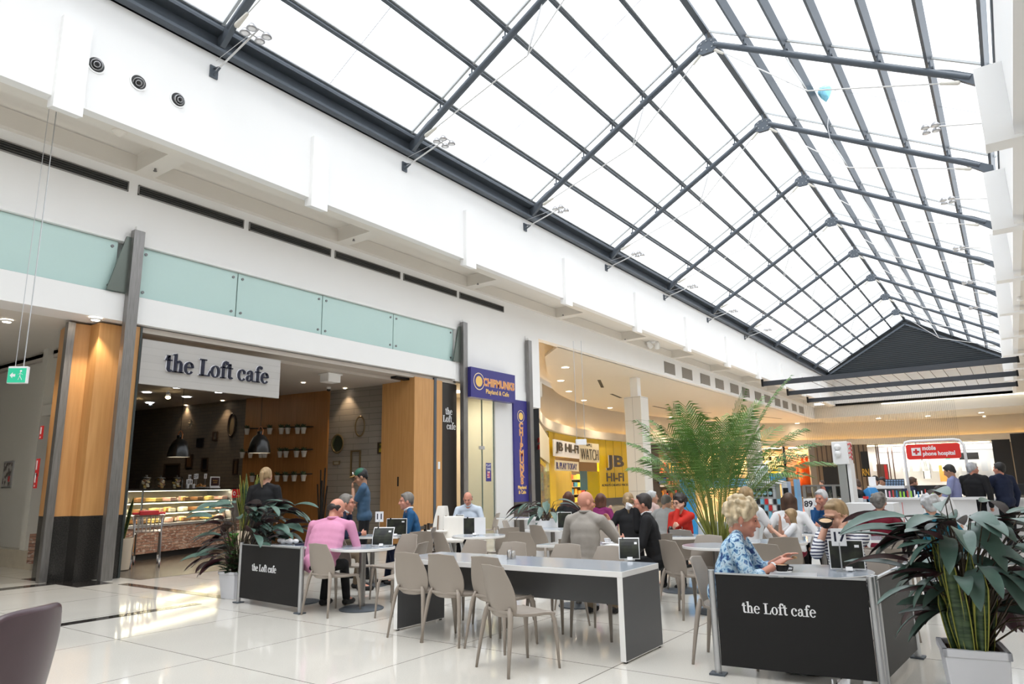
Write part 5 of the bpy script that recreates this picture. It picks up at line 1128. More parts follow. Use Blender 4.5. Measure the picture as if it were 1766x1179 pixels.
for i in range(26):
    a = rnd.uniform(0, 6.28); fr_ = rnd.uniform(.02, .17); st.tube([(fr_*cos(a), fr_*sin(a), .4), (fr_*1.3*cos(a), fr_*1.3*sin(a), rnd.uniform(.8, 1.3))], [.012, .006], 5)
st.build('stems', mat('palm_stem', (.22, .24, .05), .5), t, smooth=True)
fr.build('fronds', ramp_mat('palm_leaf', 'TexNoise', [(.3, (.045, .13, .02)), (.7, (.18, .33, .07))], rough=.4, scale=2.5), t)
# ================================================================ PEOPLE
SKIN = mat('skin_light', (.62, .34, .24), .5, var=.08, vscale=12); SKIN2 = mat('skin_ruddy', (.60, .27, .19), .5, var=.1, vscale=12); SKIN3 = mat('skin_tan', (.42, .22, .14), .5, var=.05, vscale=12)
EYE = mat('eye_dark', (.03, .02, .02), .2); LIPM = mat('lips', (.42, .13, .12), .5); GLS = mat('spectacle_frame', (.04, .035, .03), .3)
def hairm(n, c): return ramp_mat('hair_'+n, 'TexNoise', [(.3, tuple(x*.55 for x in c)), (.7, c)], rough=.55, scale=22, stretch=(1, 1, .35), detail=4, bump=.25)
HAIR = {n: hairm(n, c) for n, c in dict(blond=(.74, .60, .40), sandy=(.42, .28, .14), brown=(.10, .05, .03), dark=(.03, .02, .018), auburn=(.13, .045, .025), grey=(.22, .20, .18), silver=(.5, .5, .52), white=(.68, .68, .70), black=(.015, .013, .013)).items()}
def cloth(n, c, r=.75, var=.1): return mat('cloth_'+n, c, r, spec=.25, var=var, vscale=9, bump=.35, bscale=14)
def voxel(o, size, it=3):
    r = o.modifiers.new('skin', 'REMESH'); r.mode = 'VOXEL'; r.voxel_size = size; r.use_smooth_shade = True
    s = o.modifiers.new('smooth', 'SMOOTH'); s.factor = .6; s.iterations = it
def ik(S, T, l1, l2, hint):
    d = T-S; L = d.length
    if L > (l1+l2)*.995: T = S+d*((l1+l2)*.995/L); d = T-S; L = d.length
    a = (l1*l1-l2*l2+L*L)/(2*L); h = math.sqrt(max(0, l1*l1-a*a)); n = d/L; hv = V(hint)-n*V(hint).dot(n)
    return S+n*a+hv.normalized()*h, T
def person(lab, top, F, pose='sit', lean=8, hy=0, hp=0, LH=None, RH=None, shirt=None, sleeve='long', legs=None, hair='short', hc='brown', skin=SKIN, vox=.012, fem=False, glasses=False, extra=None, curl=.5, coat=None, collar=None, child=1, belly=0, hz=None, wide=1, hsc=1.09):
    """top: world point of the crown; F: facing direction (deg). local +y is forward, +x is the person's right"""
    a = R_(F-90); RM = Matrix.Rotation(a, 3, 'Z'); S = .97*child
    hz = hz or {'sit': .54, 'stand': .93*S}[pose]; ln = R_(lean)
    tor = .50*S; nk = .05*S; hd = .225*S
    need = top[2]-hz; hpv = R_(hp)
    vert = lambda k: (.50*k*cos(ln) + (.045)*k*cos(ln*1.2) + .225*S*cos(ln*.4))
    k = S
    for _ in range(20):
        k *= need/vert(k) if vert(k) > 0 else 1
        k = min(max(k, .78*S), 1.22*S)
    if pose == 'stand': sc = top[2]/(.93+.50+.045+.215); S = sc; k = S; hz = .93*S
    sp = V((0, sin(ln), cos(ln))); sp2 = V((0, sin(ln*1.25), cos(ln*1.25)))
    H = V((0, 0, hz)); CHs = H+sp*.28*k; NB = CHs+sp2*.22*k; NT = NB+V((0, sin(ln*1.2), cos(ln*1.2)))*.045*k
    HC = NT+V((0, .02+.05*sin(hpv), .088))*S
    HM = Matrix.Rotation(R_(hy), 3, 'Z') @ Matrix.Rotation(-hpv, 3, 'X')
    crown = HC+HM @ V((0, -.01, .12))*S
    org = V((top[0], top[1], 0)) - RM @ V((crown.x, crown.y, 0))
    t = None
    hs = S*hsc
    def head(p): return HC+HM @ (V(p)*hs)
    b = MB()      # body surface
    b.ell(head((0, -.012, .022)), (.073*hs, .09*hs, .092*hs), HM, 16, 12); b.ell(head((0, .022, -.04)), (.058*hs, .062*hs, .078*hs), HM, 14, 10)
    b.ell(head((0, .062, -.092)), (.026*hs, .022*hs, .02*hs), HM); b.cap(head((0, .078, .012)), head((0, .103, -.028)), .009*hs, .013*hs, 8); b.ell(head((0, .08, -.03)), (.024*hs, .016*hs, .012*hs), HM)
    b.ell(head((0, .073, .025)), (.048*hs, .014*hs, .01*hs), HM); b.ell(head((0, .075, -.058)), (.024*hs, .014*hs, .012*hs), HM)
    for s in (-1, 1): b.ell(head((s*.076, -.008, -.012)), (.012*hs, .02*hs, .032*hs), HM); b.ell(head((s*.042, .055, -.03)), (.022*hs, .02*hs, .025*hs), HM)
    b.cap(NB-sp*.03, head((0, -.015, -.06)), .06*S, .054*S)
    sw = (.165 if fem else .19)*S*wide; SH = {s: NB-sp*.055*k+V((s*sw, 0, 0)) for s in (-1, 1)}
    def torso(mb, g, w=1, low=.0):
        mb.ell(H+sp*.02, ((.165+g)*S*w*wide, (.12+g+belly*.4)*S, .13*S), Matrix.Rotation(-ln, 3, 'X')); mb.ell(H+sp*.14*k+V((0, .01+belly*.5, 0)), ((.145+g+.02*(not fem)+belly*.4)*S*w*wide, (.098+g+belly)*S, .15*k), Matrix.Rotation(-ln, 3, 'X'))
        mb.ell(CHs+V((0, .005, 0)), ((.155+g+.02*(not fem))*S*w*wide, (.105+g)*S, .17*k), Matrix.Rotation(-ln*1.1, 3, 'X'))
        mb.ell(H+sp*.21*k+V((0, .008+belly*.3, 0)), ((.150+g+.02*(not fem)+belly*.2)*S*w*wide, (.10+g+belly*.7)*S, .15*k), Matrix.Rotation(-ln, 3, 'X')); mb.ell(CHs+sp*.08*k-V((0, .012, 0)), ((.150+g+.02*(not fem))*S*w*wide, (.088+g)*S, .12*k), Matrix.Rotation(-ln*1.1, 3, 'X'))
        if fem:
            for s in (-1, 1): mb.ell(CHs+sp*.03+V((s*.07, .085, 0))*S, ((.06+g)*S, (.055+g)*S, (.06+g)*S))
        mb.cap(SH[-1], SH[1], (.052+g)*S, (.052+g)*S)
        for s in (-1, 1): mb.cap(NB+V((s*.04*S, -.01, .0)), SH[s], (.042+g)*S, (.045+g)*S)
        mb.ell(NB-sp*.05*k-V((0, .01, 0)), (.11*S, (.07+g)*S, (.06+g)*S))
    torso(b, -.012)
    # arms
    AR = {}
    for s, T in ((1, RH), (-1, LH)):
        if T is None: T = (s*.24, .12, hz+.02) if pose == 'sit' else (s*.27, .03, hz-.08*S)
        T = V(T); hint = (s*.55, -.35, -.75)
        Ew, T = ik(SH[s], T, .29*S, .255*S, hint); AR[s] = (SH[s], Ew, T)
        b.cap(SH[s], Ew, .045*S, .037*S); b.cap(Ew, T, .039*S, .027*S)
        d = (T-Ew).normalized(); lat = V((0, 0, 1)) if abs(d.z) < .75 else V((s, 0, 0)); lat = (lat-d*lat.dot(d)).normalized()
        if curl < .35 and abs(d.z) < .75: lat = V((-s*d.y, s*d.x, 0)).normalized()
        n = lat.cross(d).normalized()*(-1)
        if n.dot(V((-s, 0, 0)) if curl >= .35 else V((0, 0, -1))) < 0: n = -n
        q = T+d*.05*S; hm = Matrix((lat, n, d)).transposed(); b.ell(q, (.042*S, .019*S, .052*S), hm, 10, 8)
        if vox < .0115:
            for i, (o, fl) in enumerate(((-.031, .062), (-.0105, .074), (.0105, .07), (.031, .055))):
                base = T+d*.088*S+lat*o*S; c1 = curl*.9; f1 = (d*cos(c1)+n*sin(c1)); c2 = curl*2.1; f2 = (d*cos(c2)+n*sin(c2)); m1 = base+f1*fl*.55*S+lat*o*.1; b.tube([base-d*.02, base, m1, m1+f2*fl*.5*S], [.009*S, .0092*S, .0085*S, .006*S], 7)
            tb = T+d*.03*S+lat*.034*S*(1 if lat.z >= -.1 else -1); tdn = (d*.7+lat*.65*(1 if lat.z >= -.1 else -1)+n*.4).normalized(); b.tube([tb-tdn*.01, tb+tdn*.03*S, tb+tdn*.03*S+(tdn+d*.4).normalized()*.03*S], [.012*S, .011*S, .007*S], 7)
    # legs
    LG = {}
    for s in (-1, 1):
        hj = H+V((s*.085*S, 0, -.01))
        if pose == 'sit': kn = V((s*.11*S, .41*S, hz-.03)); an = V((s*.13*S, .40*S+(.06 if s > 0 else -.05), .09*S))
        else: kn = V((s*.09*S, .02, .49*S)); an = V((s*.1*S, (.05 if s > 0 else -.06), .085*S))
        if pose == 'sit' and child < .8: an = kn+V((0, .03, -.30))
        LG[s] = (hj, kn, an); b.cap(hj, kn, .072*S, .048*S); b.cap(kn, an, .046*S, .032*S); b.cap(an, an+V((0, .13*S, -.045*S)), .035*S, .024*S)
    o = b.build('person', skin); o.location = org; o.rotation_euler = (0, 0, a); voxel(o, vox, 3); tag(o, lab, 'person'); t = o
    vc = max(vox, .011)
    # hair
    h = MB(); cap_ = lambda g=0: (h.ell(head((0, -.022, .036)), ((.08+g)*hs, (.092+g)*hs, (.09+g)*hs), HM, 16, 12))
    if hair == 'short':
        cap_(); 
        for s in (-1, 1): h.ell(head((s*.066, -.02, .02)), (.018*hs, .05*hs, .05*hs), HM)
        h.ell(head((0, -.07, -.01)), (.06*hs, .035*hs, .06*hs), HM); h.ell(head((0, .042, .085)), (.052*hs, .03*hs, .02*hs), HM)
    elif hair == 'bald':
        for s in (-1, 1): h.ell(head((s*.068, -.03, .0)), (.014*hs, .048*hs, .036*hs), HM)
        h.ell(head((0, -.078, -.012)), (.064*hs, .03*hs, .045*hs), HM)
    elif hair == 'shaved': h = None
    elif hair in ('curly', 'perm'):
        cap_(.006); r2 = random.Random(len(lab))
        for i in range(95 if hair == 'perm' else 40):
            u = r2.uniform(0, 6.28); v = r2.uniform(-.35, 1); rr = 1.10 if hair == 'perm' else 1.0; q = V((.092*rr*cos(u)*math.sqrt(1-v*v*.9), -.026+.095*rr*sin(u)*math.sqrt(1-v*v*.9), .03+.1*rr*v))
            if q.y > .035 and q.z < .075: continue
            h.ell(head(q), (.019*hs, .019*hs, .018*hs), HM, 8, 6)
        h.ell(head((0, -.075, -.02)), (.065*hs, .035*hs, .055*hs), HM)
    elif hair in ('long', 'bob'):
        cap_(.004); L = .30 if hair == 'long' else .13
        for i in range(7):
            u = -1+i/3; h.cap(head((.07*u, -.055+.03*abs(u), .03)), head((.082*u, -.075+.035*abs(u), .03-L)), .038*hs, .022*hs)
        for s in (-1, 1): h.cap(head((s*.074, -.0, .05)), head((s*.082, .0, -.09)), .022*hs, .016*hs)
        h.ell(head((0, .055, .075)), (.06*hs, .03*hs, .025*hs), HM)
    elif hair == 'pony':
        cap_(); h.tube([head((0, -.1, .05)), head((0, -.14, .03)), head((0, -.13, -.08)), head((.01, -.11, -.17))], [.02, .034, .028, .01], 8)
        for s in (-1, 1): h.ell(head((s*.068, -.02, .01)), (.014*hs, .05*hs, .05*hs), HM)
        h.ell(head((0, -.075, -.0)), (.06*hs, .03*hs, .06*hs), HM)
    if h: ho = h.build('hair', HAIR[hc], t); voxel(ho, .009 if hair == 'perm' else min(vc, .012), 1 if hair in ('perm', 'curly') else 2)
    # top
    ct = coat or shirt; g = .006 if not coat else .014
    m = MB(); torso(m, g, 1)
    for s in (-1, 1):
        A_, E_, T_ = AR[s]
        if sleeve == 'long': m.cap(A_, E_, (.058+g)*S, (.044+g)*S); m.cap(E_, E_+(T_-E_)*.93, (.045+g)*S, (.032+g)*S)
        elif sleeve == 'mid': m.cap(A_, E_, (.06+g)*S, (.05+g)*S); m.cap(E_, E_+(T_-E_)*.35, (.05+g)*S, (.045+g)*S)
        elif sleeve == 'short': m.cap(A_, A_+(E_-A_)*.62, (.06+g)*S, (.054+g)*S)
    so_ = m.build('jacket' if coat else 'top', ct, t); voxel(so_, vc, 12 if vc < .0125 else 7)
    if coat and shirt:
        m = MB(); m.ell(NB+V((0, .045, -.045))*S, (.05*S, .055*S, .085*S), Matrix.Rotation(-ln, 3, 'X')); m.ell(CHs+V((0, .082, .06))*S, (.038*S, .045*S, .12*S), Matrix.Rotation(-ln, 3, 'X')); m.build('shirt', shirt, t, smooth=True)
    if collar:
        m = MB()
        ring = [NB+V((.064*cos(u)*S, (-.0+.062*sin(u))*S, (.035-.035*max(0, sin(u)))*S)) for u in [i*pi/8 for i in range(17)]]
        m.tube(ring, .017*S, 6, cap=False); m.build('collar', collar, t, smooth=True)
    lm = legs or cloth('black_trousers', (.012, .012, .015))
    m = MB(); m.ell(H-V((0, 0, .0)), (.165*S, .125*S, .10*S))
    for s in (-1, 1): A_, K_, N_ = LG[s]; m.cap(A_, K_, .088*S, .064*S); m.cap(K_, N_, .062*S, .05*S)
    lo = m.build('trousers', lm, t); voxel(lo, max(vc, .014), 3)
    for s in (-1, 1):
        A_, K_, N_ = LG[s]; m = MB(); m.cap(N_+V((0, -.03, -.045*S)), N_+V((0, .16, -.055*S)), .04*S, .033*S); m.build('shoe', BLACK, t, smooth=True)
    if vox < .0125:
        for s in (-1, 1):
            m = MB(); m.ell(head((s*.031, .079, .002)), (.012*S, .006*S, .006*S), HM, 8, 6); m.build('eye', EYE, t, smooth=True)
            m = MB(); m.ell(head((s*.033, .085, .024)), (.019*S, .005*S, .004*S), HM, 8, 6); m.build('eyebrow', HAIR[hc], t, smooth=True)
        m = MB(); m.ell(head((0, .085, -.06)), (.021*S, .006*S, .006*S), HM, 8, 6); m.build('mouth', LIPM, t, smooth=True)
    if glasses:
        m = MB()
        for s in (-1, 1):
            m.tube([head((s*.033+.02*cos(u), .098, .0+.015*sin(u))) for u in [i*pi/6 for i in range(13)]], .0025, 5, cap=False); m.cyl(head((s*.053, .096, .004)), head((s*.077, .0, .006)), .0022, n=5)
        m.cyl(head((-.014, .1, .004)), head((.014, .1, .004)), .0025, n=5); m.build('spectacles', GLS, t)
    P = dict(t=t, head=head, HM=HM, AR=AR, S=S, NB=NB, RM=RM, org=org, C=CHs, w=lambda p: org+RM @ V(p))
    return P
def L2(org_top, F, w):   # not used for placement, kept for clarity of local frames
    return Matrix.Rotation(-R_(F-90), 3, 'Z') @ (V(w)-V(org_top))
navy = cloth('navy', (.012, .018, .045)); blackc = cloth('black', (.012, .012, .014)); wht = cloth('white', (.72, .72, .74), var=.04)
pinkc = cloth('pink', (.62, .27, .42), var=.08); bluec = cloth('blue_knit', (.02, .09, .21)); greyj = cloth('grey_linen', (.34, .31, .28)); pale = cloth('pale_blue', (.55, .62, .72), var=.05)
redc = cloth('red', (.55, .03, .02)); jean = cloth('denim', (.08, .16, .28)); plum = cloth('magenta', (.20, .02, .11)); steelb = cloth('steel_blue', (.05, .10, .17)); lav = cloth('lavender', (.22, .24, .42)); maroon = cloth('maroon', (.16, .01, .025)); khaki = cloth('khaki', (.16, .12, .08)); ltgrey = cloth('pale_grey', (.4, .4, .4))
FLOR = ramp_mat('floral_print', 'TexNoise', [(.36, (.015, .05, .20)), (.43, (.10, .26, .48)), (.50, (.42, .62, .78)), (.60, (.60, .74, .84)), (.68, (.06, .16, .36))], rough=.6, scale=24, detail=2.0, dist=.5, bump=.2)
STR = mat('striped_jersey', (.7, .7, .72), .7); nt, b = nodes(STR); _tc = N(nt, 'TexCoord'); _w = N(nt, 'TexWave'); _w.wave_type = 'BANDS'; _w.bands_direction = 'Z'; _w.inputs['Scale'].default_value = 12; _w.inputs['Distortion'].default_value = 1.5; _w.inputs['Detail Scale'].default_value = 1
_cr = N(nt, 'ValToRGB'); _cr.color_ramp.interpolation = 'CONSTANT'; _cr.color_ramp.elements[0].color = (.02, .025, .08, 1); _cr.color_ramp.elements[1].position = .36; _cr.color_ramp.elements[1].color = (.7, .7, .72, 1)
nt.links.new(_tc.outputs['Object'], _w.inputs['Vector']); nt.links.new(_w.outputs['Fac'], _cr.inputs[0]); nt.links.new(_cr.outputs[0], b.inputs['Base Color'])
NEAR = .0065
# the two people behind the right partition
P1 = person('person with curled blond hair in a blue floral blouse, leaning at the round table', PY(5.98, 1284, 862), 12, lean=16, hy=0, hp=14, RH=(.10, .43, .80), LH=(-.10, .47, .83), shirt=FLOR, sleeve='mid', hair='perm', hc='blond', skin=SKIN2, vox=NEAR, fem=True, curl=.25, belly=.04, wide=1.25, child=1.08, hsc=1.2, legs=pale)
m = MB(); q = P1['head']((.079, -.0, -.045)); m.ell(q, (.007, .007, .01)); m.build('earring', CHROME, P1['t'])
A_, E_, T_ = P1['AR'][1]; m = MB(); d = (T_-E_).normalized(); m.lathe([(.031, 0), (.034, .004), (.034, .012), (.031, .016)], T_-d*.03, 18, d, cap=False); m.build('bracelet', PAPER, P1['t'])
tag(MB().ell((0, 0, 0), (.022, .016, .012)).build('biscuit', mat('biscuit_tan', (.6, .38, .2), .6), loc=P1['w']((-.06, .57, .845)), smooth=True), 'small biscuit held above the coffee cup', 'biscuit')
P2 = person('person with sandy hair in a navy striped top, drinking with both hands raised', PY(6.6, 1436, 862), 252, lean=12, hy=-6, hp=14, RH=(.07, .22, 1.06), LH=(-.07, .22, 1.05), shirt=STR, sleeve='mid', hair='short', hc='sandy', skin=SKIN, vox=NEAR, fem=True, curl=.75, wide=1.1, hsc=1.2)
t = thing('coffee_cup', 'black cup with foam raised to the mouth by the striped top', 'cup', P2['w']((.0, .33, 1.085)))
m = MB(); m.lathe([(.025, -.02), (.05, .01), (.058, .045), (.052, .045), (.04, .01), (.01, 0)], n=22); m.build('cup', BLACK, t, smooth=True, auto=50); m = MB(); m.lathe([(.054, .038), (.001, .046)], n=20, cap=False); m.build('foam', mat('milk_foam', (.62, .42, .25)), t); t.rotation_euler = (.35, .1, 0)
# middle pair
P3 = person('person in a black suit and spectacles drinking from a white cup', PY(7.95, 1108, 849), 205, lean=10, hy=-18, hp=2, RH=(.10, .30, .84), LH=(-.02, .24, 1.13), shirt=wht, coat=blackc, hair='short', hc='dark', skin=SKIN2, vox=.009, glasses=True, collar=wht, curl=.7, legs=blackc) if False else person('person in a black suit and spectacles drinking from a white cup', PY(7.95, 1108, 849), 203, lean=10, hy=0, hp=2, RH=(-.03, .22, 1.16), LH=(-.12, .36, .80), shirt=wht, coat=blackc, hair='short', hc='dark', skin=SKIN2, vox=.009, glasses=True, collar=wht, curl=.7, legs=blackc)
t = thing('coffee_cup', 'white cup raised to the mouth by the person in the black suit', 'cup', P3['w']((-.01, .31, 1.185))); m = MB(); m.lathe([(.028, -.03), (.042, .03), (.037, .03), (.02, -.02)], n=20, ax=(.5, -.1, .8)); m.build('cup', PAPER, t, smooth=True, auto=50)
person('person with a shaved head in a grey linen jacket, seen from behind', PY(7.15, 1010, 845), 92, lean=6, hy=-38, hp=4, RH=(.16, .36, 1.02), LH=(-.2, .34, .80), coat=greyj, shirt=wht, hair='shaved', hc='grey', skin=SKIN2, vox=.009, collar=greyj, curl=.7, legs=khaki, wide=1.05)
# left trio
person('person in a pink shirt with a balding crown, leaning forward over the table', PY(6.3, 588, 857), 108, lean=28, hy=-25, hp=32, RH=(.2, .50, .80), LH=(-.2, .50, .80), shirt=pinkc, hair='bald', hc='dark', skin=SKIN2, vox=.009, legs=blackc, wide=1.4, belly=.02, collar=pinkc, hsc=1.15, child=1.06)
person('person in a navy jumper and spectacles resting the chin on one hand', PY(7.25, 598, 845), 40, lean=14, hy=0, hp=0, RH=(.10, .42, .80), LH=(-.05, .24, 1.08), shirt=navy, hair='short', hc='grey', skin=SKIN2, vox=.010, glasses=True, curl=.8, legs=khaki, collar=wht, hsc=1.2, wide=1.15)
person('person in a blue jumper with a white collar, facing left at the table', PY(8.25, 701, 848), 232, lean=14, hy=0, hp=4, RH=(.05, .38, .82), LH=(-.1, .4, .80), shirt=bluec, hair='short', hc='grey', skin=SKIN2, vox=.010, collar=wht, legs=navy, wide=1.3, hsc=1.15, child=1.04)
Pc = person('person standing in a blue t-shirt and a green cap, hand at the mouth', PY(8.2, 619, 808), 225, pose='stand', lean=3, hy=0, hp=22, RH=(.02, .30, 1.18), LH=(-.05, .20, 1.45), shirt=steelb, sleeve='short', hair='short', hc='black', skin=SKIN3, vox=.010, legs=blackc, curl=.8, wide=1.2, hsc=1.12)
m = MB(); hh = Pc['head']; S_ = Pc['S']; HM_ = Pc['HM']; m.ell(hh((0, -.012, .06)), (.088*S_, .1*S_, .075*S_), HM_, 18, 10); capo = m.build('cap', mat('cap_green', (.015, .10, .06), .6), Pc['t'], smooth=True)
m = MB(); rows = [[hh((x*.085, .07+v*.085*(1-.35*x*x), .055-.012*x*x)) for x in [-1+i/4 for i in range(9)]] for v in (0, .5, 1)]; m.slab(rows, (0, 0, .006)); m.build('cap_peak', mat('cap_mustard', (.30, .16, .03), .6), capo, smooth=True)
m = MB(); m.cyl(hh((0, .08, .085)), hh((0, .094, .087)), .024*S_, n=14); m.build('cap_badge', PAPER, capo)
person('person with a balding head in a pale shirt looking down at papers', PY(10.3, 806, 847), 298, lean=10, hy=0, hp=26, RH=(.14, .34, .80), LH=(-.14, .34, .80), shirt=pale, hair='bald', hc='dark', skin=SKIN2, vox=.010, collar=pale, wide=1.1, belly=.02)
person('person with a blond ponytail in black standing behind the left plant, back turned', PY(7.0, 460, 806), 120, pose='stand', lean=4, hy=0, hp=6, RH=(.16, .22, 1.0), LH=(-.16, .22, 1.0), shirt=blackc, hair='pony', hc='sandy', skin=SKIN, vox=.012, fem=True, wide=1.15)
# middle distance
person('person with long brown hair in black, back turned near the yellow shop', PY(11.6, 980, 847), 120, lean=6, shirt=blackc, hair='long', hc='auburn', vox=.013, fem=True)
person('person with dark curly hair in a magenta top', PY(11.3, 1036, 850), 95, lean=6, shirt=plum, hair='bob', hc='auburn', vox=.013, fem=True, LH=(.05, .3, 1.0))
person('person with a brown ponytail in dark clothes behind the black suit', PY(9.6, 1083, 848), 110, lean=6, hy=0, shirt=blackc, hair='pony', hc='sandy', vox=.013, fem=True)
person('person with white hair and a pale pink top beyond the black suit', PY(12.6, 1124, 845), 60, lean=8, hy=-20, shirt=cloth('pale_pink', (.62, .45, .42)), hair='short', hc='white', vox=.013, fem=True)
person('person with grey hair and a grey shirt, head lowered behind the person in red', PY(11.8, 1151, 852), 70, lean=16, hp=20, shirt=ltgrey, hair='short', hc='grey', vox=.013)
person('person in a red cardigan and spectacles, hand on the cheek', PY(9.95, 1170, 851), 258, lean=10, hy=-8, hp=4, RH=(.0, .30, .82), LH=(-.02, .20, 1.08), shirt=redc, hair='curly', hc='dark', skin=SKIN, vox=.011, fem=True, glasses=True, curl=.6)
person('small child with long brown hair and a white top eating at the round table', PY(9.4, 1362, 876), 195, lean=8, hy=0, hp=2, RH=(-.02, .2, .96), LH=(-.1, .30, .86), shirt=wht, sleeve='short', hair='long', hc='sandy', vox=.009, fem=True, child=.72, hz=.58, legs=maroon)
person('person with dark brown hair in white, back turned behind the child', PY(10.4, 1359, 849), 100, lean=8, shirt=wht, hair='bob', hc='brown', vox=.013, fem=True, wide=1.1)
person('person with straight blond hair in white, elbow on the table by the palm', PY(9.7, 1286, 838), 90, lean=8, hy=-15, shirt=wht, sleeve='short', hair='long', hc='sandy', vox=.012, fem=True, RH=(.22, .36, .80), LH=(-.1, .3, .84))
person('old person with white hair in a blue top behind number card 89', PY(11.1, 1414, 843), 248, lean=8, hy=0, hp=8, RH=(-.02, .25, 1.03), LH=(-.1, .36, .80), shirt=cloth('royal_blue', (.02, .09, .25)), hair='short', hc='white', skin=SKIN2, vox=.011, fem=True)
person('person with curly grey blond hair in maroon beyond the right plant leaves', PY(10.8, 1514, 849), 90, lean=8, shirt=maroon, hair='curly', hc='grey', vox=.013, fem=True)
person('person with short white hair in teal behind the large right plant', PY(9.8, 1602, 851), 100, lean=8, shirt=cloth('teal', (.01, .12, .18)), hair='curly', hc='white', vox=.013, fem=True)
# far standing figures
bp = person('person in black bending over a counter with a blue backpack', PY(15.8, 1472, 817), 150, pose='stand', lean=34, hp=20, shirt=blackc, hair='short', hc='brown', vox=.014, sleeve='short', RH=(.2, .5, .95), LH=(-.2, .5, .95))
m = MB(); c_ = bp['C']; m.cbox(c_+V((0, -.19, .02)), (.26, .16, .40), rx=-.5); m.build('backpack', mat('backpack_blue', (.02, .20, .48), .5), bp['t'], bevel=.04, smooth=True)
person('person in a lavender shirt standing at the phone counter looking down', PY(16.5, 1632, 801), 170, pose='stand', lean=3, hp=22, shirt=lav, hair='short', hc='black', skin=SKIN3, vox=.013, RH=(.15, .3, 1.1), LH=(-.15, .3, 1.1))
person('person in a dark suit with grey hair standing, left of the two suits', PY(17.0, 1675, 797), 60, pose='stand', lean=2, hy=-20, coat=blackc, shirt=wht, hair='short', hc='silver', skin=SKIN2, vox=.013, wide=1.12, LH=(-.1, .25, 1.3))
person('person in a dark suit with black hair gesturing, right of the two suits', PY(17.3, 1722, 797), 140, pose='stand', lean=2, hy=10, coat=navy, shirt=wht, hair='short', hc='black', skin=SKIN2, vox=.013, wide=1.15, LH=(-.25, .42, 1.15))
person('person in navy bending over the counter under the red sign', PY(18.5, 1573, 813), 30, pose='stand', lean=36, hp=10, shirt=navy, hair='short', hc='brown', vox=.014)
person('person with dark hair in white working at the white counter', PY(19, 1507, 820), 250, pose='stand', lean=8, hp=20, shirt=wht, hair='pony', hc='black', vox=.015, fem=True, skin=SKIN3)
person('person with dark hair seated low at the white counter', PY(19.5, 1520, 822), 250, pose='stand', lean=8, hp=14, shirt=blackc, hair='short', hc='black', vox=.015, skin=SKIN3)
person('child with dark hair standing by the counter', PY(14.5, 1617, 838), 90, pose='stand', lean=3, shirt=wht, hair='short', hc='dark', vox=.014)
person('person in an orange top walking far beyond the glass railing', PY(30, 1417, 828), 200, pose='stand', lean=3, shirt=cloth('coral', (.6, .14, .09)), hair='short', hc='brown', vox=.016)
# ================================================================ FAR SHOPS, KIOSKS, CEILING DETAILS
def chit(px, py, d=0):
    P = offset(CV, d); r = ray(px, py)
    for i in range(len(P)-1):
        ax, ay = P[i]; bx, by = P[i+1]; ex, ey = bx-ax, by-ay; den = r.x*ey-r.y*ex
        if abs(den) < 1e-9: continue
        t = (ax*ey-ay*ex)/den; u = (ax*r.y-ay*r.x)/den
        if t > 0 and -.001 <= u <= 1.001: return V((r.x*t, r.y*t, CAMZ+r.z*t)), i+u, V((ex, ey, 0)).normalized()
    return None
def cseg(mb, px0, px1, z0, z1, d=0, th=.05):
    a = chit(px0, 800, d); c = chit(px1, 800, d); P = offset(CV, d)
    mid = [P[i] for i in range(int(a[1])+1, int(c[1])+1)]
    wallstrip(mb, [(a[0].x, a[0].y)]+mid+[(c[0].x, c[0].y)], 0, -th, z0, z1)
def cz(px, py, d=0): return chit(px, py, d)[0].z
def cpanel(name, px0, px1, z0, z1, m, par=None, d=0, th=.05):
    mb = MB(); cseg(mb, px0, px1, z0, z1, d, th); return mb.build(name, m, par)
def cboard(name, px0, px1, py0, py1, m, par=None, d=.1, th=.03, py_at=None):
    pm = (px0+px1)/2; return cpanel(name, px0, px1, cz(pm, py1, d), cz(pm, py0, d), m, par, d, th)
def chord(px0, px1, py, d):
    a = chit(px0, py, d)[0]; c = chit(px1, py, d)[0]; return a, c
def cboard(name, px0, px1, py0, py1, m, par=None, d=.1, th=.03):
    a, c = chord(px0, px1, 800, d); pm = (px0+px1)/2; z1 = cz(pm, py0, d); z0 = cz(pm, py1, d); e = (c-a).normalized(); n = V((e.y, -e.x, 0))*th; mb = MB()
    q = [V((p.x, p.y, z)) for z in (z0, z1) for p in (a, c, c-n, a-n)]; mb.add(q, [(3,2,1,0),(4,5,6,7),(0,1,5,4),(1,2,6,5),(2,3,7,6),(3,0,4,7)]); return mb.build(name, m, par)
def ctext(name, txt, px0, px1, py0, py1, m, par, d=.12, off=0, ext=.01):
    pc = (py0+py1)/2; a, c = chord(px0, px1, pc, d); pm = (px0+px1)/2; h = cz(pm, py0, d)-cz(pm, py1, d); z = (a.z+c.z)/2; a.z = c.z = z
    return text_fit(name, txt, a, c, (0, 0, 1), h, m, par, ext, off)
YEL = mat('shop_yellow', (.78, .54, .005), .4); BLK = mat('sign_black', (.01, .01, .012), .4); CRM = mat('poster_cream', (.75, .68, .5), .6)
# continuous back wall and floor-side closure behind the glass fronts
mb = MB(); wallstrip(mb, CV, -4.5, -4.7, 0, 4.6); struct('wall_shops_back', mb, mat('shop_back_brown', (.22, .15, .09), .6), 'brown back walls of the far shops')
mb = MB(); wallstrip(mb, CV, -.5, -4.6, 4.45, 4.5); struct('ceiling_shops', mb, mat('shop_ceiling', (.5, .42, .3), .6), 'ceilings of the far shops')
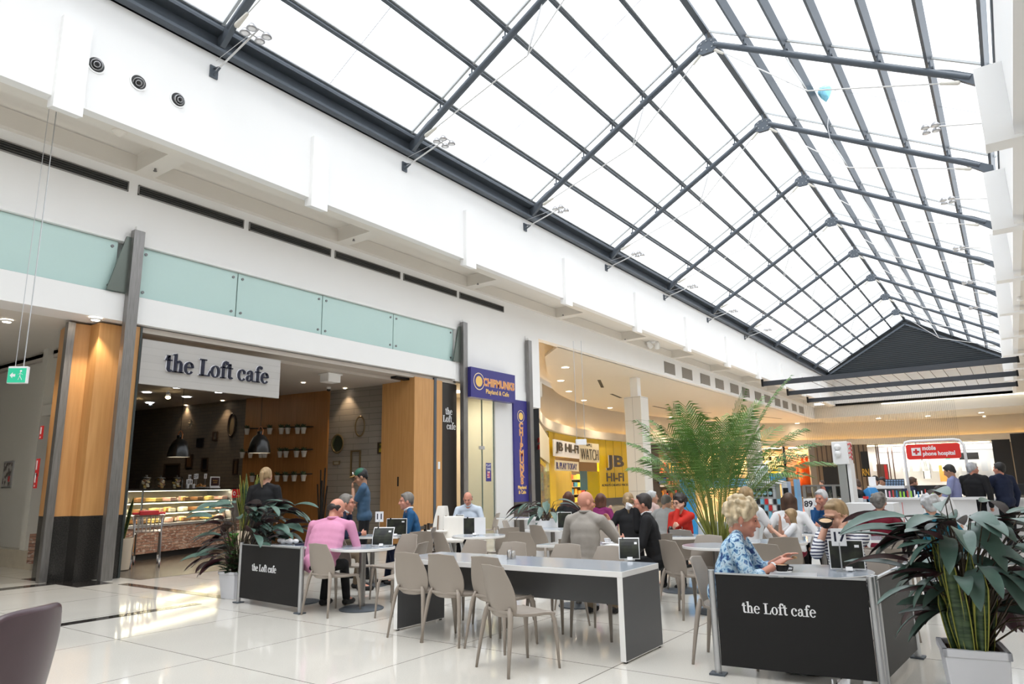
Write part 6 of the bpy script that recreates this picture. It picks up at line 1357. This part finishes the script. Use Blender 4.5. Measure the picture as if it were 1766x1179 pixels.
# electronics shop
t = thing('shopfront', 'bright yellow electronics shopfront lettered JB HI-FI behind the curved fascia', 'shopfront')
cpanel('yellow_wall', 1033, 1092, 0, 4.5, YEL, t, .0, .15); cpanel('yellow_frame', 948, 958, 0, 4.5, YEL, t, .0, .15); cpanel('yellow_header', 955, 1035, cz(990, 790), 4.5, YEL, t, .0, .1); cpanel('skirting', 1033, 1092, 0, .5, DSTEEL, t, .03, .03)
for a, c in ((958, 985), (1010, 1035)): cpanel('yellow_door', a, c, .0, cz(990, 812), mat('amber_glass', (.55, .42, .02), .15), t, -.05, .04)
for x in (1046, 1059, 1073): cpanel('panel_joint', x, x+.5, 0, 4.5, mat('joint_ochre', (.4, .27, .01), .5), t, .012, .01)
cboard('white_sign', 957, 1000, 762, 789, PAPER, t, .3, .1); ctext('lettering', 'JB HI-FI', 959, 998, 765, 784, BLK, t, .36, .02)
cboard('handwritten_poster', 957, 998, 795, 812, CRM, t, .3); ctext('lettering', 'B. PLAY TODAY', 960, 995, 798, 809, mat('ink_blue', (.02, .03, .2), .5), t, .35); cboard('handwritten_poster', 1000, 1034, 764, 797, CRM, t, .3); ctext('lettering', 'WATCH', 1002, 1032, 774, 793, BLK, t, .35, -.01); ctext('lettering', 'APPLE', 1011, 1021, 765, 770, BLK, t, .35)
ctext('lettering', 'JB', 1044.5, 1075, 785, 811, PAPER, t, .30, .03); ctext('lettering', 'JB', 1046, 1076, 785, 811, BLK, t, .34, .03); ctext('lettering', 'HI-FI', 1046, 1076, 815, 830, BLK, t, .34, .02); ctext('lettering', 'ALWAYS CHEAPEST PRICES', 1038, 1083, 834, 838, BLK, t, .34, .01)
cboard('price_poster', 922, 948, 750, 796, CRM, t, .14)
for i, (px, py) in enumerate(((928, 759), (936, 759), (945, 762), (928, 771), (936, 772), (944, 776), (930, 786), (940, 787))): cboard('red_print', px-3, px+3, py-4, py+4, RED, t, .17, .01)
cboard('yellow_poster', 922, 941, 796, 803, YEL, t, .15); cpanel('dark_jamb', 916, 922, 0, 4.5, BLK, t, .05, .2)
cpanel('glass_front', 922, 948, .1, 4.4, SG, t, -.02, .02)
# stock seen through the electronics shop front
def stock(d, px0, px1, py0, py1, cols, nx, ny, lab, seed):
    r2 = random.Random(seed)
    t = thing('display_shelves', lab, 'shelves'); z1 = cz((px0+px1)/2, py0, d); z0 = max(.0, cz((px0+px1)/2, py1, d))
    cpanel('back_board', px0, px1, z0, z1, mat('shelf_dark', (.06, .05, .045), .6), t, d-.35, .04)
    for j in range(ny):
        za = z0+(z1-z0)*j/ny; cpanel('shelf', px0, px1, za, za+.04, mat('shelf_steel', (.3, .28, .25), .5), t, d, .3)
        for i in range(nx):
            a = px0+(px1-px0)*(i+.12)/nx; c = a+(px1-px0)/nx*r2.uniform(.5, .8); cpanel('stock_box', a, c, za+.04, za+.04+(z1-z0)/ny*r2.uniform(.45, .8), r2.choice(cols), t, d-.05, .15)
cc = [mat('stock_%d' % i, c, .5) for i, c in enumerate([(.5, .05, .04), (.04, .2, .4), (.6, .5, .08), (.5, .5, .5), (.05, .3, .1), (.25, .12, .06), (.02, .02, .025), (.6, .3, .06)])]
stock(-1.6, 922, 946, 806, 862, cc, 6, 6, 'shelves of small colourful stock behind the price posters', 3); stock(-2.2, 958, 1033, 814, 866, cc, 12, 4, 'shelves of stock inside the yellow electronics shop', 5)
cboard('poster_stand', 1000, 1012, 812, 845, mat('teal_poster', (.02, .12, .16), .5), thing('poster_stand', 'teal poster stand at the door of the yellow shop', 'poster'), -.02)
l = bpy.data.lights.new('jb', 'AREA'); l.energy = 900; l.size = 4; l.color = (1, .9, .6)
h_ = chit(1000, 800, -2.0)[0]; 
def led(px, d, lab, en, col=(1, .85, .6), w=2.2, z=4.42):  # glowing ceiling panel and area light added to brighten a shop interior
    h = chit(px, 800, d); t = thing('added_shop_lamp', lab, 'light', (h[0].x, h[0].y, z), math.atan2(h[2].y, h[2].x)); wboard('lamp_panel', -w/2, w/2, -.3, .3, -.05, 0, mat('added_shop_glow', (1, 1, .9), emit=(1, .88, .65), es=5), t)
    l = bpy.data.lights.new('led', 'AREA'); l.shape = 'RECTANGLE'; l.size = w; l.size_y = .6; l.energy = en; l.color = col; lo = bpy.data.objects.new('lamp_light', l); COL.objects.link(lo); lo.parent = t; lo.location = (0, 0, -.06)
led(935, -1.3, 'added ceiling lamp over the colourful shelves', 160); led(1000, -1.4, 'added ceiling lamp inside the yellow shop', 260); led(1160, -1.5, 'added warm ceiling lamp in the clothing shop behind the column', 260, (1, .6, .25)); led(1240, -2, 'added ceiling lamp in the shop behind the palm', 260, (1, .7, .4)); led(1330, -1.8, 'added ceiling lamp in the pale interior shop', 330, (1, .8, .5)); led(1385, -1.6, 'added warm ceiling lamp over the orange display', 200, (1, .6, .3))
# clothing shops
t = thing('shopfront', 'dark framed clothing shop with warm light between the column and the palm', 'shopfront')
cpanel('dark_frame', 1120, 1137, 0, 4.5, mat('frame_brown', (.03, .018, .012), .4), t, .02, .15); cpanel('header', 1137, 1240, 3.9, 4.5, mat('frame_brown', (.03, .018, .012)), t, .02, .15); cpanel('orange_jamb', 1173, 1178, 0, 3.9, mat('amber_post', (.5, .22, .05), .5), t, .02, .15)
cboard('blue_notice', 1135, 1147, 824, 834, mat('notice_blue', (.02, .10, .35), .5), t, .1); cboard('white_lettering', 1136, 1152, 836, 839, PAPER, t, .1, .01)
stock(-2.0, 1137, 1172, 792, 868, [cc[5], cc[6], cc[7], cc[0]], 14, 3, 'warm lit rails of clothes in the dark framed shop', 9)
t = thing('shopfront', 'row of glass fronts with pale warm interiors right of the palm', 'shopfront')
cpanel('pale_interior', 1178, 1352, .0, 4.4, mat('interior_beige', (.5, .36, .2), .6), t, -3.6, .1); cpanel('post', 1309, 1312, 0, 4.5, DSTEEL, t); cpanel('dark_glass_pier', 1352, 1356, 0, 4.5, BLK, t); cboard('yellow_box', 1329, 1341, 806, 820, mat('box_amber', (.6, .38, .03), .5), t, -2)
for px in (1318, 1330, 1343): cboard('track_light', px-1.5, px+1.5, 787, 794, BLK, t, -1.0, .2)
t = thing('shopfront', 'dark shop window with orange dressed display figures', 'shopfront')
cpanel('brown_wall', 1355, 1398, 0, 4.5, ramp_mat('brown_stone', 'TexNoise', [(.35, (.09, .05, .03)), (.7, (.2, .13, .08))], scale=3, rough=.6), t, -2.2, .1); cpanel('grey_pillar', 1397, 1407, 0, 4.5, mat('pillar_grey', (.25, .22, .19), .5), t, .1, .3)
cpanel('low_shelf', 1352, 1397, 0, 1.0, mat('shelf_brown', (.12, .07, .04), .5), t, -.4, .5)
ORG = cloth('orange', (.75, .10, .01))
for i, (px, py) in enumerate(((1384, 790), (1392, 806))):
    h = chit(px, 800, -1.0)[0]; t = thing('display_figure', 'orange dressed display figure in the dark shop window, %s from the left' % ORD[i], 'mannequin', (h.x, h.y, 0)); m = MB(); m.lathe([(.3, 0), (.3, .05)]); m.build('base', BLK, t)
    s = 1.35; z0 = 1.0; m = MB(); m.lathe([(.5, z0), (.38, z0+.9), (.30, z0+1.2), (.42, z0+1.9), (.36, z0+2.1), (.1, z0+2.2)], n=14); m.build('coat', ORG, t, smooth=True); m = MB(); m.cyl((0, 0, .05), (0, 0, z0+.1), .06); m.build('stand', BLK, t)
    for sx in (-1, 1): m = MB(); m.cap((sx*.36, 0, z0+2.0), (sx*.62, .1, z0+1.0), .12, .09); m.build('sleeve', ORG, t, smooth=True)
    m = MB(); m.ell((0, 0, z0+2.42), (.15, .17, .22)); m.build('head', ORG, t, smooth=True)
SLAT = brick_mat('timber_slats', (.20, .14, .09), (.24, .17, .11), (.06, .04, .03), .35, 9, .05, .5, swap=(0, 2), off=0)
t = thing('shopfront', 'slatted brown timber shopfront left of the white store', 'shopfront')
cpanel('slat_wall', 1407, 1499, 0, 4.5, SLAT, t, .0, .2); cpanel('dark_doorway', 1418, 1443, 0, 2.6, BLK, t, .03, .02); cpanel('dark_doorway', 1455, 1466, 0, 3.0, BLK, t, .03, .02); cboard('dark_panel', 1486, 1499, 778, 822, BLK, t, .05, .02); cpanel('ledge', 1407, 1443, 2.7, 2.9, mat('ledge_pale', (.3, .24, .18), .5), t, .3, .3)
GOLD = mat('gold_letter', (.6, .36, .05), .4); ctext('lettering', 'RN', 1487, 1499, 808, 820, GOLD, t, .2, .02)
t = thing('shopfront', 'bright white open store at the far end under the cream bulkhead', 'shopfront')
WST = mat('white_store', (.62, .64, .68), .5)
cpanel('back_wall', 1499, 1722, 0, 4.45, WST, t, -3.8, .1); cpanel('light_band', 1520, 1718, 3.9, 4.3, mat('store_light', (1, 1, 1), emit=(1, .98, .95), es=.8), t, -3.4, .1)
for px in (1513, 1516, 1533, 1540): cpanel('steel_post', px, px+2, 0, 4.5, mat('post_brown', (.12, .08, .07), .5), t, -.5 if px < 1530 else -2, .1)
for i, px in enumerate(range(1505, 1715, 17)): cboard('wall_display', px, px+11, 790+(i % 3)*2, 812, mat('display_grey', (.55, .6, .68), .4) if i % 3 else PAPER, t, -3.2, .05)
cboard('brown_door', 1511, 1531, 800, 832, mat('brown_panel', (.16, .11, .09), .5), t, -1.2); cboard('red_stripe', 1524, 1529, 801, 826, RED, t, -1.1, .02); cboard('dark_banner', 1656, 1690, 780, 792, BLK, t, -2.5); cboard('door_frame', 1590, 1603, 788, 825, DSTEEL, t, -3.3, .02); cboard('door_leaf', 1592, 1602, 790, 825, PAPER, t, -3.2, .02); cboard('orange_panel', 1618, 1630, 802, 830, mat('panel_orange', (.6, .25, .06), .5), t, -3.2, .02)
cboard('green_exit', 1632, 1640, 788, 792, GREEN, t, -2.8, .05); cboard('black_box', 1600, 1612, 789, 791, BLK, t, -2.5, .05)
for px in (1560, 1640): led(px, -1.8, 'added white ceiling lamp in the far white store, %s one' % ('left' if px == 1560 else 'right'), 110, (1, .98, .95), 6)
t = thing('shopfront', 'black shopfront at the far right edge', 'shopfront'); cpanel('black_wall', 1716, 1748, 0, 4.6, BLK, t, .1, .2); cpanel('black_wall', 1750, 1790, 0, 4.9, BLK, t, .4, .2)
# columns and ceiling fittings
TILE = brick_mat('column_tile', (.70, .67, .62), (.72, .69, .64), (.35, .33, .3), 3, 1.1, .008, .35, swap=(0, 2), off=0)
def column(px, lab, w=.86):
    q = PX(-14.4, px, 800); zt = PX(-14.4, px-16, 683).z if px < 1200 else PX(-14.4, px, 722).z
    t = thing('column', lab, 'column', (q.x, q.y, 0)); wboard('tile_cladding', -w/2, w/2, -w/2, w/2, 0, zt, TILE, t); wboard('neck', -w*.22, w*.22, -w*.22, w*.22, zt, 6.499, WHITE, t)
    m = MB(); m.box((-w/2-.01, -w/2-.01, 0), (w/2+.01, w/2+.01, .2)); m.build('skirting', DSTEEL, t)
column(1103, 'white tiled square column in front of the yellow shop'); column(1302, 'white tiled column behind the palm')
def downl(px, py, z, lab, w=.11, e=0):
    p = PZ(z, px, py); t = thing('ceiling_downlight', lab, 'light', p); m = MB(); m.lathe([(w+.03, 0), (w+.03, -.015), (w, -.015)], n=16, cap=False); m.build('ring', WHITE, t); m = MB(); m.lathe([(w, -.008), (.001, -.008)], n=16, cap=False); m.build('lens', LAMP, t)
    l = bpy.data.lights.new('down', 'SPOT'); l.energy = e; l.spot_size = 2.3; l.spot_blend = .8; l.color = (1, .82, .6); l.shadow_soft_size = .12; lo = bpy.data.objects.new('downlight_beam', l); COL.objects.link(lo); lo.parent = t; lo.location = (0, 0, -.05)
for i, (px, py) in enumerate(((975, 633), (967, 656), (981, 674.5), (1007, 690), (1052, 703), (1158, 719))): downl(px, py, 6.498, 'glowing downlight in the curved ceiling, %s along the curve' % ORD[i], .16, 230)
for i, (px, py) in enumerate(((1375, 729.5), (1445, 729), (1515, 721), (1527, 727), (1600, 717), (1609, 723.5), (1692, 711), (1697, 717.5))): downl(px, py, 6.498, 'glowing downlight in the far cream ceiling, %s from the left' % ORD[i], .2, 30)
for i, (a, c) in enumerate((((1126, 700), (1160, 707)), ((1166, 709), (1226, 712)), ((1302, 717), (1348, 722)), ((1033, 655), (1039, 668)), ((1054, 679), (1071, 686)))):
    p = PZ(6.497, *a); q = PZ(6.497, *c); m = MB(); m.beam(p, q, .16, .01); tag(m.build('slot_vent', VB), 'thin black slot vent in the cream ceiling, %s one listed from the column' % ORD[i], 'vent')
# hanging white exit box near the yellow shop
p = PD(24, 1002, 762); t = thing('exit_sign', 'white box sign hanging on two wires in front of the yellow shop', 'sign', p, R_(35)); m = MB(); m.box((-.19, -.05, -.1), (.19, .05, .1)); m.build('housing', PAPER, t, bevel=.02)
for s in (-1, 1): m = MB(); m.cyl((s*.14, 0, .1), (s*.14, 0, 6.5-p.z), .010, n=5); m.build('wire', ALU, t)
# fittings on the soffit
p = PZ(ZS, 185, 240); p.x = -11.52; t = thing('smoke_detector', 'round white detector dome on the cream soffit at upper left', 'detector', p); m = MB(); m.lathe([(.12, 0), (.12, -.02), (.09, -.03), (.05, -.07), (.02, -.09)], n=24); m.build('dome', CREAM, t, smooth=True, auto=40)
for i, (px, py) in enumerate(((268, 291), (610, 412), (824, 488), (971, 542), (1078, 584))):
    p = PZ(ZS, px, py); t = thing('sprinkler', 'tiny ceiling sprinkler on a cream crossbeam, %s from the camera' % ORD[i], 'sprinkler', p); m = MB(); m.cyl((0, 0, 0), (0, 0, -.04), .02, n=8); m.cyl((0, 0, -.04), (0, 0, -.05), .035, n=8); m.build('head', STEEL, t)
p = PZ(7.78, 1127, 588); t = thing('twin_spotlight', 'white twin spotlight in a coffer of the left soffit', 'light', p)
wboard('mount', -.15, .15, -.2, .2, -.06, 0, WHITE, t)
for s in (-1, 1): m = MB(); m.lathe([(.05, .22), (.11, .1), (.12, -.1), (.10, -.11)], (.1*s, .16*s, -.22), 14, (s*.3, -.6, .7)); m.build('lamp_head', WHITE, t, smooth=True, auto=40)
p = PZ(12.3, 1423, 162); t = thing('balloon', 'pale blue foil balloon caught under the glass roof', 'balloon', p)
m = MB(); m.lathe([(.02, -.24), (.12, -.1), (.2, .08), (.17, .17), (.02, .2)], n=20); m.build('balloon_skin', mat('foil_blue', (.25, .62, .8), .25, .2), t, smooth=True); m = MB(); m.tube([(0, 0, -.24), (.03, .02, -.6), (-.04, 0, -1.0), (.02, 0, -1.9)], .008, 5); m.build('ribbon', PAPER, t, smooth=True)
# ---------------------------------------------------------------- kiosks
BLU = mat('kiosk_blue', (.03, .30, .66), .4)
def kb(name, px0, px1, py0, py1, y, m, par, th=.04, **k):
    a = PY(y, px0, py0); c = PY(y, px1, py1); return wboard(name, a.x, c.x, y, y+th, max(0, c.z), a.z, m, par, **k)
t = thing('kiosk', 'blue and white phone accessory kiosk behind the palm', 'kiosk')
y = 14.0
kb('white_pegboard', 1288, 1347, 832, 960, y, WST, t, .1); kb('side_panel', 1347, 1369, 830, 960, y, WST, t, .3); kb('blue_column', 1368, 1386, 826, 960, y, mat('kiosk_pale_blue', (.2, .42, .7), .4), t, .3); kb('header', 1286, 1347, 829, 834, y-.05, PAPER, t, .2)
kb('blue_panel', 1172, 1202, 826, 930, y, BLU, t, .1); kb('blue_panel', 1210, 1290, 826, 840, y+.3, mat('kiosk_pale_blue', (.2, .42, .7)), t, .1); kb('blue_box', 1326, 1350, 816, 829, y+.1, BLU, t, .25); kb('white_board', 1300, 1326, 801, 829, y+.4, PAPER, t, .03); kb('window_frame', 1350, 1360, 841, 852, y-.01, BLK, t, .01); kb('post', 1344, 1347, 832, 940, y-.02, ALU, t, .02)
kb('white_base', 1200, 1290, 900, 960, y+.1, WST, t, .3)
for i in range(4):
    u = thing('headphone_pack', 'black pack with a round blue window on the kiosk pegboard, %s from the left' % ORD[i], 'pack'); kb('card', 1296+i*9.5, 1304+i*9.5, 842, 856, y-.03, BLK, u, .03); p = PY(y-.035, 1300+i*9.5, 850); m = MB(); m.cyl(p, p+V((0, -.004, 0)), .035, n=14); m.build('window', mat('pack_window', (.3, .5, .6), .3), u)
r2 = random.Random(4); k = 0
for row, (pa, pb) in enumerate(((860, 869), (871, 880), (882, 896))):
    for i in range(7):
        u = thing('phone_case_pack', 'small %s phone case pack, kiosk row %s from top, %s from left' % (('white', 'red', 'pale blue', 'dark')[(k*3) % 4], ORD[row], ORD[i]), 'pack'); kb('card', 1297+i*7.2, 1303+i*7.2, pa, pb, y-.03, (PAPER, RED, mat('pack_blue', (.2, .5, .7), .4), cc[6])[(k*3) % 4], u, .03); k += 1
# white pylon with red lettering
t = thing('pylon', 'slim white kiosk pylon with white spheres and a red marked side', 'pylon'); a = PY(14.2, 1434, 762); 
wboard('shaft', a.x+.06, a.x+.22, 14.2, 14.5, 0, a.z-.4, ALU, t); wboard('head_box', a.x, a.x+.27, 14.15, 14.6, a.z-.42, a.z, PAPER, t, bevel=.01); wboard('side_leg', a.x+.2, a.x+.28, 14.2, 14.6, 0, a.z-.4, PAPER, t)
for dz in (.1, .22): m = MB(); m.ell((a.x+.10, 14.14, a.z-dz), (.06, .05, .06)); m.build('sphere', PAPER, t, smooth=True)
for i in range(4): m = MB(); m.tube([(a.x+.272, 14.2+.05*(i % 2), a.z-.06-.08*i), (a.x+.272, 14.42, a.z-.03-.08*i), (a.x+.272, 14.5, a.z-.09-.08*i)], .016, 5); m.build('red_mark', RED, t)
# mobile phone hospital kiosk
t = thing('kiosk_sign', 'red sign reading mobile phone hospital under a white arched tube', 'sign'); y = 17.8
a = PY(y, 1561, 765); c = PY(y, 1658, 787); z1, z0 = a.z-.02, c.z-.03; x0, x1 = a.x, c.x
m = MB(); r = .05; pl = [(x0+r-r*cos(u), z0+r-r*sin(u)) for u in (0, .5, 1, pi/2)] + [(x1-r+r*sin(u), z0+r-r*cos(u)) for u in (0, .5, 1, pi/2)] + [(x1-r+r*cos(u), z1-r+r*sin(u)) for u in (0, .5, 1, pi/2)] + [(x0+r-r*sin(u), z1-r+r*cos(u)) for u in (0, .5, 1, pi/2)]
m.prism(pl, lambda u, v, w: V((u, y+w, v)), .06); m.build('red_panel', mat('hospital_red', (.55, .02, .015), .35, emit=(.55, .02, .015), es=.15), t)
H_ = z1-z0; cx_ = x0+(x1-x0)*.19; czz = (z0+z1)/2
m = MB(); m.box((cx_-.09, y-.006, czz-.085), (cx_+.09, y-.001, czz+.085)); m.build('cross_tile', PAPER, t, bevel=.004)
m = MB(); m.box((cx_-.02, y-.010, czz-.06), (cx_+.02, y-.006, czz+.06)); m.box((cx_-.06, y-.0101, czz-.02), (cx_+.06, y-.006, czz+.02)); m.build('red_cross', RED, t)
Wd = x1-x0; text_fit('lettering', 'mobile', (x0+Wd*.31, y-.002, czz+.075), (x0+Wd*.56, y-.002, czz+.075), (0, 0, 1), .10, PAPER, t, .003, .03); text_fit('lettering', 'phone hospital', (x0+Wd*.31, y-.002, czz-.06), (x0+Wd*.9, y-.002, czz-.06), (0, 0, 1), .12, PAPER, t, .003, .03)
zt = z1+.07; m = MB(); m.tube([(x0-.05, y+.03, .9), (x0-.05, y+.03, zt-.12), (x0, y+.03, zt-.02), (x0+.1, y+.03, zt), (x1-.1, y+.03, zt), (x1, y+.03, zt-.02), (x1+.07, y+.03, zt-.12), (x1+.09, y+.03, .9)], .03, 10); m.build('arch_tube', PAPER, t, smooth=True)
for dx in (.2, 1.0): m = MB(); m.cyl((x0+dx, y+.03, z1), (x0+dx, y+.03, zt-.01), .012); m.build('hanger', ALU, t)
t = thing('kiosk_counter', 'long white phone kiosk counter behind the large right plant', 'counter'); CM = mat('counter_white', (.78, .78, .80), .3)
wboard('counter_body', -2.0, .6, 17.85, 18.1, 0, .98, CM, t); wboard('counter_top', -2.05, .7, 17.8, 18.3, .98, 1.02, CM, t); wboard('black_shelf', -2.2, .55, 18.4, 18.6, 1.1, 1.3, BLK, t)
t = thing('kiosk_counter', 'white counter with a grey front left of the red sign', 'counter'); kb('front', 1500, 1556, 842, 900, 17.0, GREY_SIDE, t, .6); kb('top', 1496, 1560, 838, 842, 16.9, CM, t, .8)
t = thing('kiosk_counter', 'white counter block right of the old person with the number card', 'counter'); kb('front', 1452, 1552, 868, 960, 12.6, CM, t, .7); kb('shadow_gap', 1452, 1552, 893, 895, 12.58, DSTEEL, t, .02)
t = thing('kiosk_counter', 'low white bench counter by the slim pylon', 'counter'); kb('front', 1386, 1500, 860, 960, 15.0, CM, t, .4)
t = thing('display_rack', 'dark rack of small blue boxes on the grey fronted counter', 'rack'); kb('rack', 1526, 1560, 826, 838, 17.2, cc[6], t, .1)
for i in range(7):
    for j in range(3): kb('small_box', 1527+i*4.7, 1530.5+i*4.7, 827+j*4, 829.8+j*4, 17.17, mat('box_slate', (.2, .3, .45), .4), t, .03)
flatb = [('white_laptop', 'white screen on the counter under the slim pylon', 1497, 1511, 822, 837, 17.1, PAPER), ('red_tray', 'red strip on the low white bench counter', 1488, 1498, 855.5, 860, 15.05, RED)]
for nm, lab, a, c, b_, d_, yy, mm in flatb: u = kb(nm, a, c, b_, d_, yy, mm, None); tag(u, lab, nm.split('_')[-1])
r2 = random.Random(12)
for i in range(15):
    px = 1526+i*6.2; col = [PAPER, cc[0], cc[1], PAPER, mat('pack_pink', (.7, .2, .35), .4), mat('pack_lime', (.3, .6, .05), .4)][r2.randrange(6)]; u = kb('counter_pack', px, px+4, 845+r2.uniform(-2, 3), 858, 16.4, col, None, .03)
    tag(u, 'small upright accessory pack on the display ledge, %s from the left' % ORD[i], 'pack')
t = thing('display_ledge', 'white display ledge in front of the phone kiosk counter', 'ledge'); kb('ledge', 1518, 1700, 858, 861, 16.2, CM, t, .5); kb('ledge_front', 1520, 1698, 861, 960, 16.3, CM, t, .05)
t = thing('standing_panel', 'red upright panel between the white counter and the right plant', 'panel'); kb('red_face', 1555, 1573, 866, 1000, 11.9, RED, t)
# glass railing far back
t = thing('glass_railing', 'glass railing with dark posts left of the slim pylon', 'railing')
kb('glass', 1386, 1462, 838, 900, 24, glass_mat('rail_glass', (.75, .8, .8), .1), t, .02); kb('handrail', 1384, 1462, 836, 838, 24, STEEL, t, .06)
for px in (1388, 1414, 1440): kb('post', px, px+2, 838, 905, 23.9, STEEL, t, .08)
# twin cream mounts at the right edge
p = PZ(7.42, 1758, 512); t = thing('small_spotlight', 'small white spotlight on the right soffit near the picture edge', 'light', p); m = MB(); m.lathe([(.05, 0), (.09, -.12), (.08, -.14)], n=14); m.build('lamp_head', WHITE, t, smooth=True)
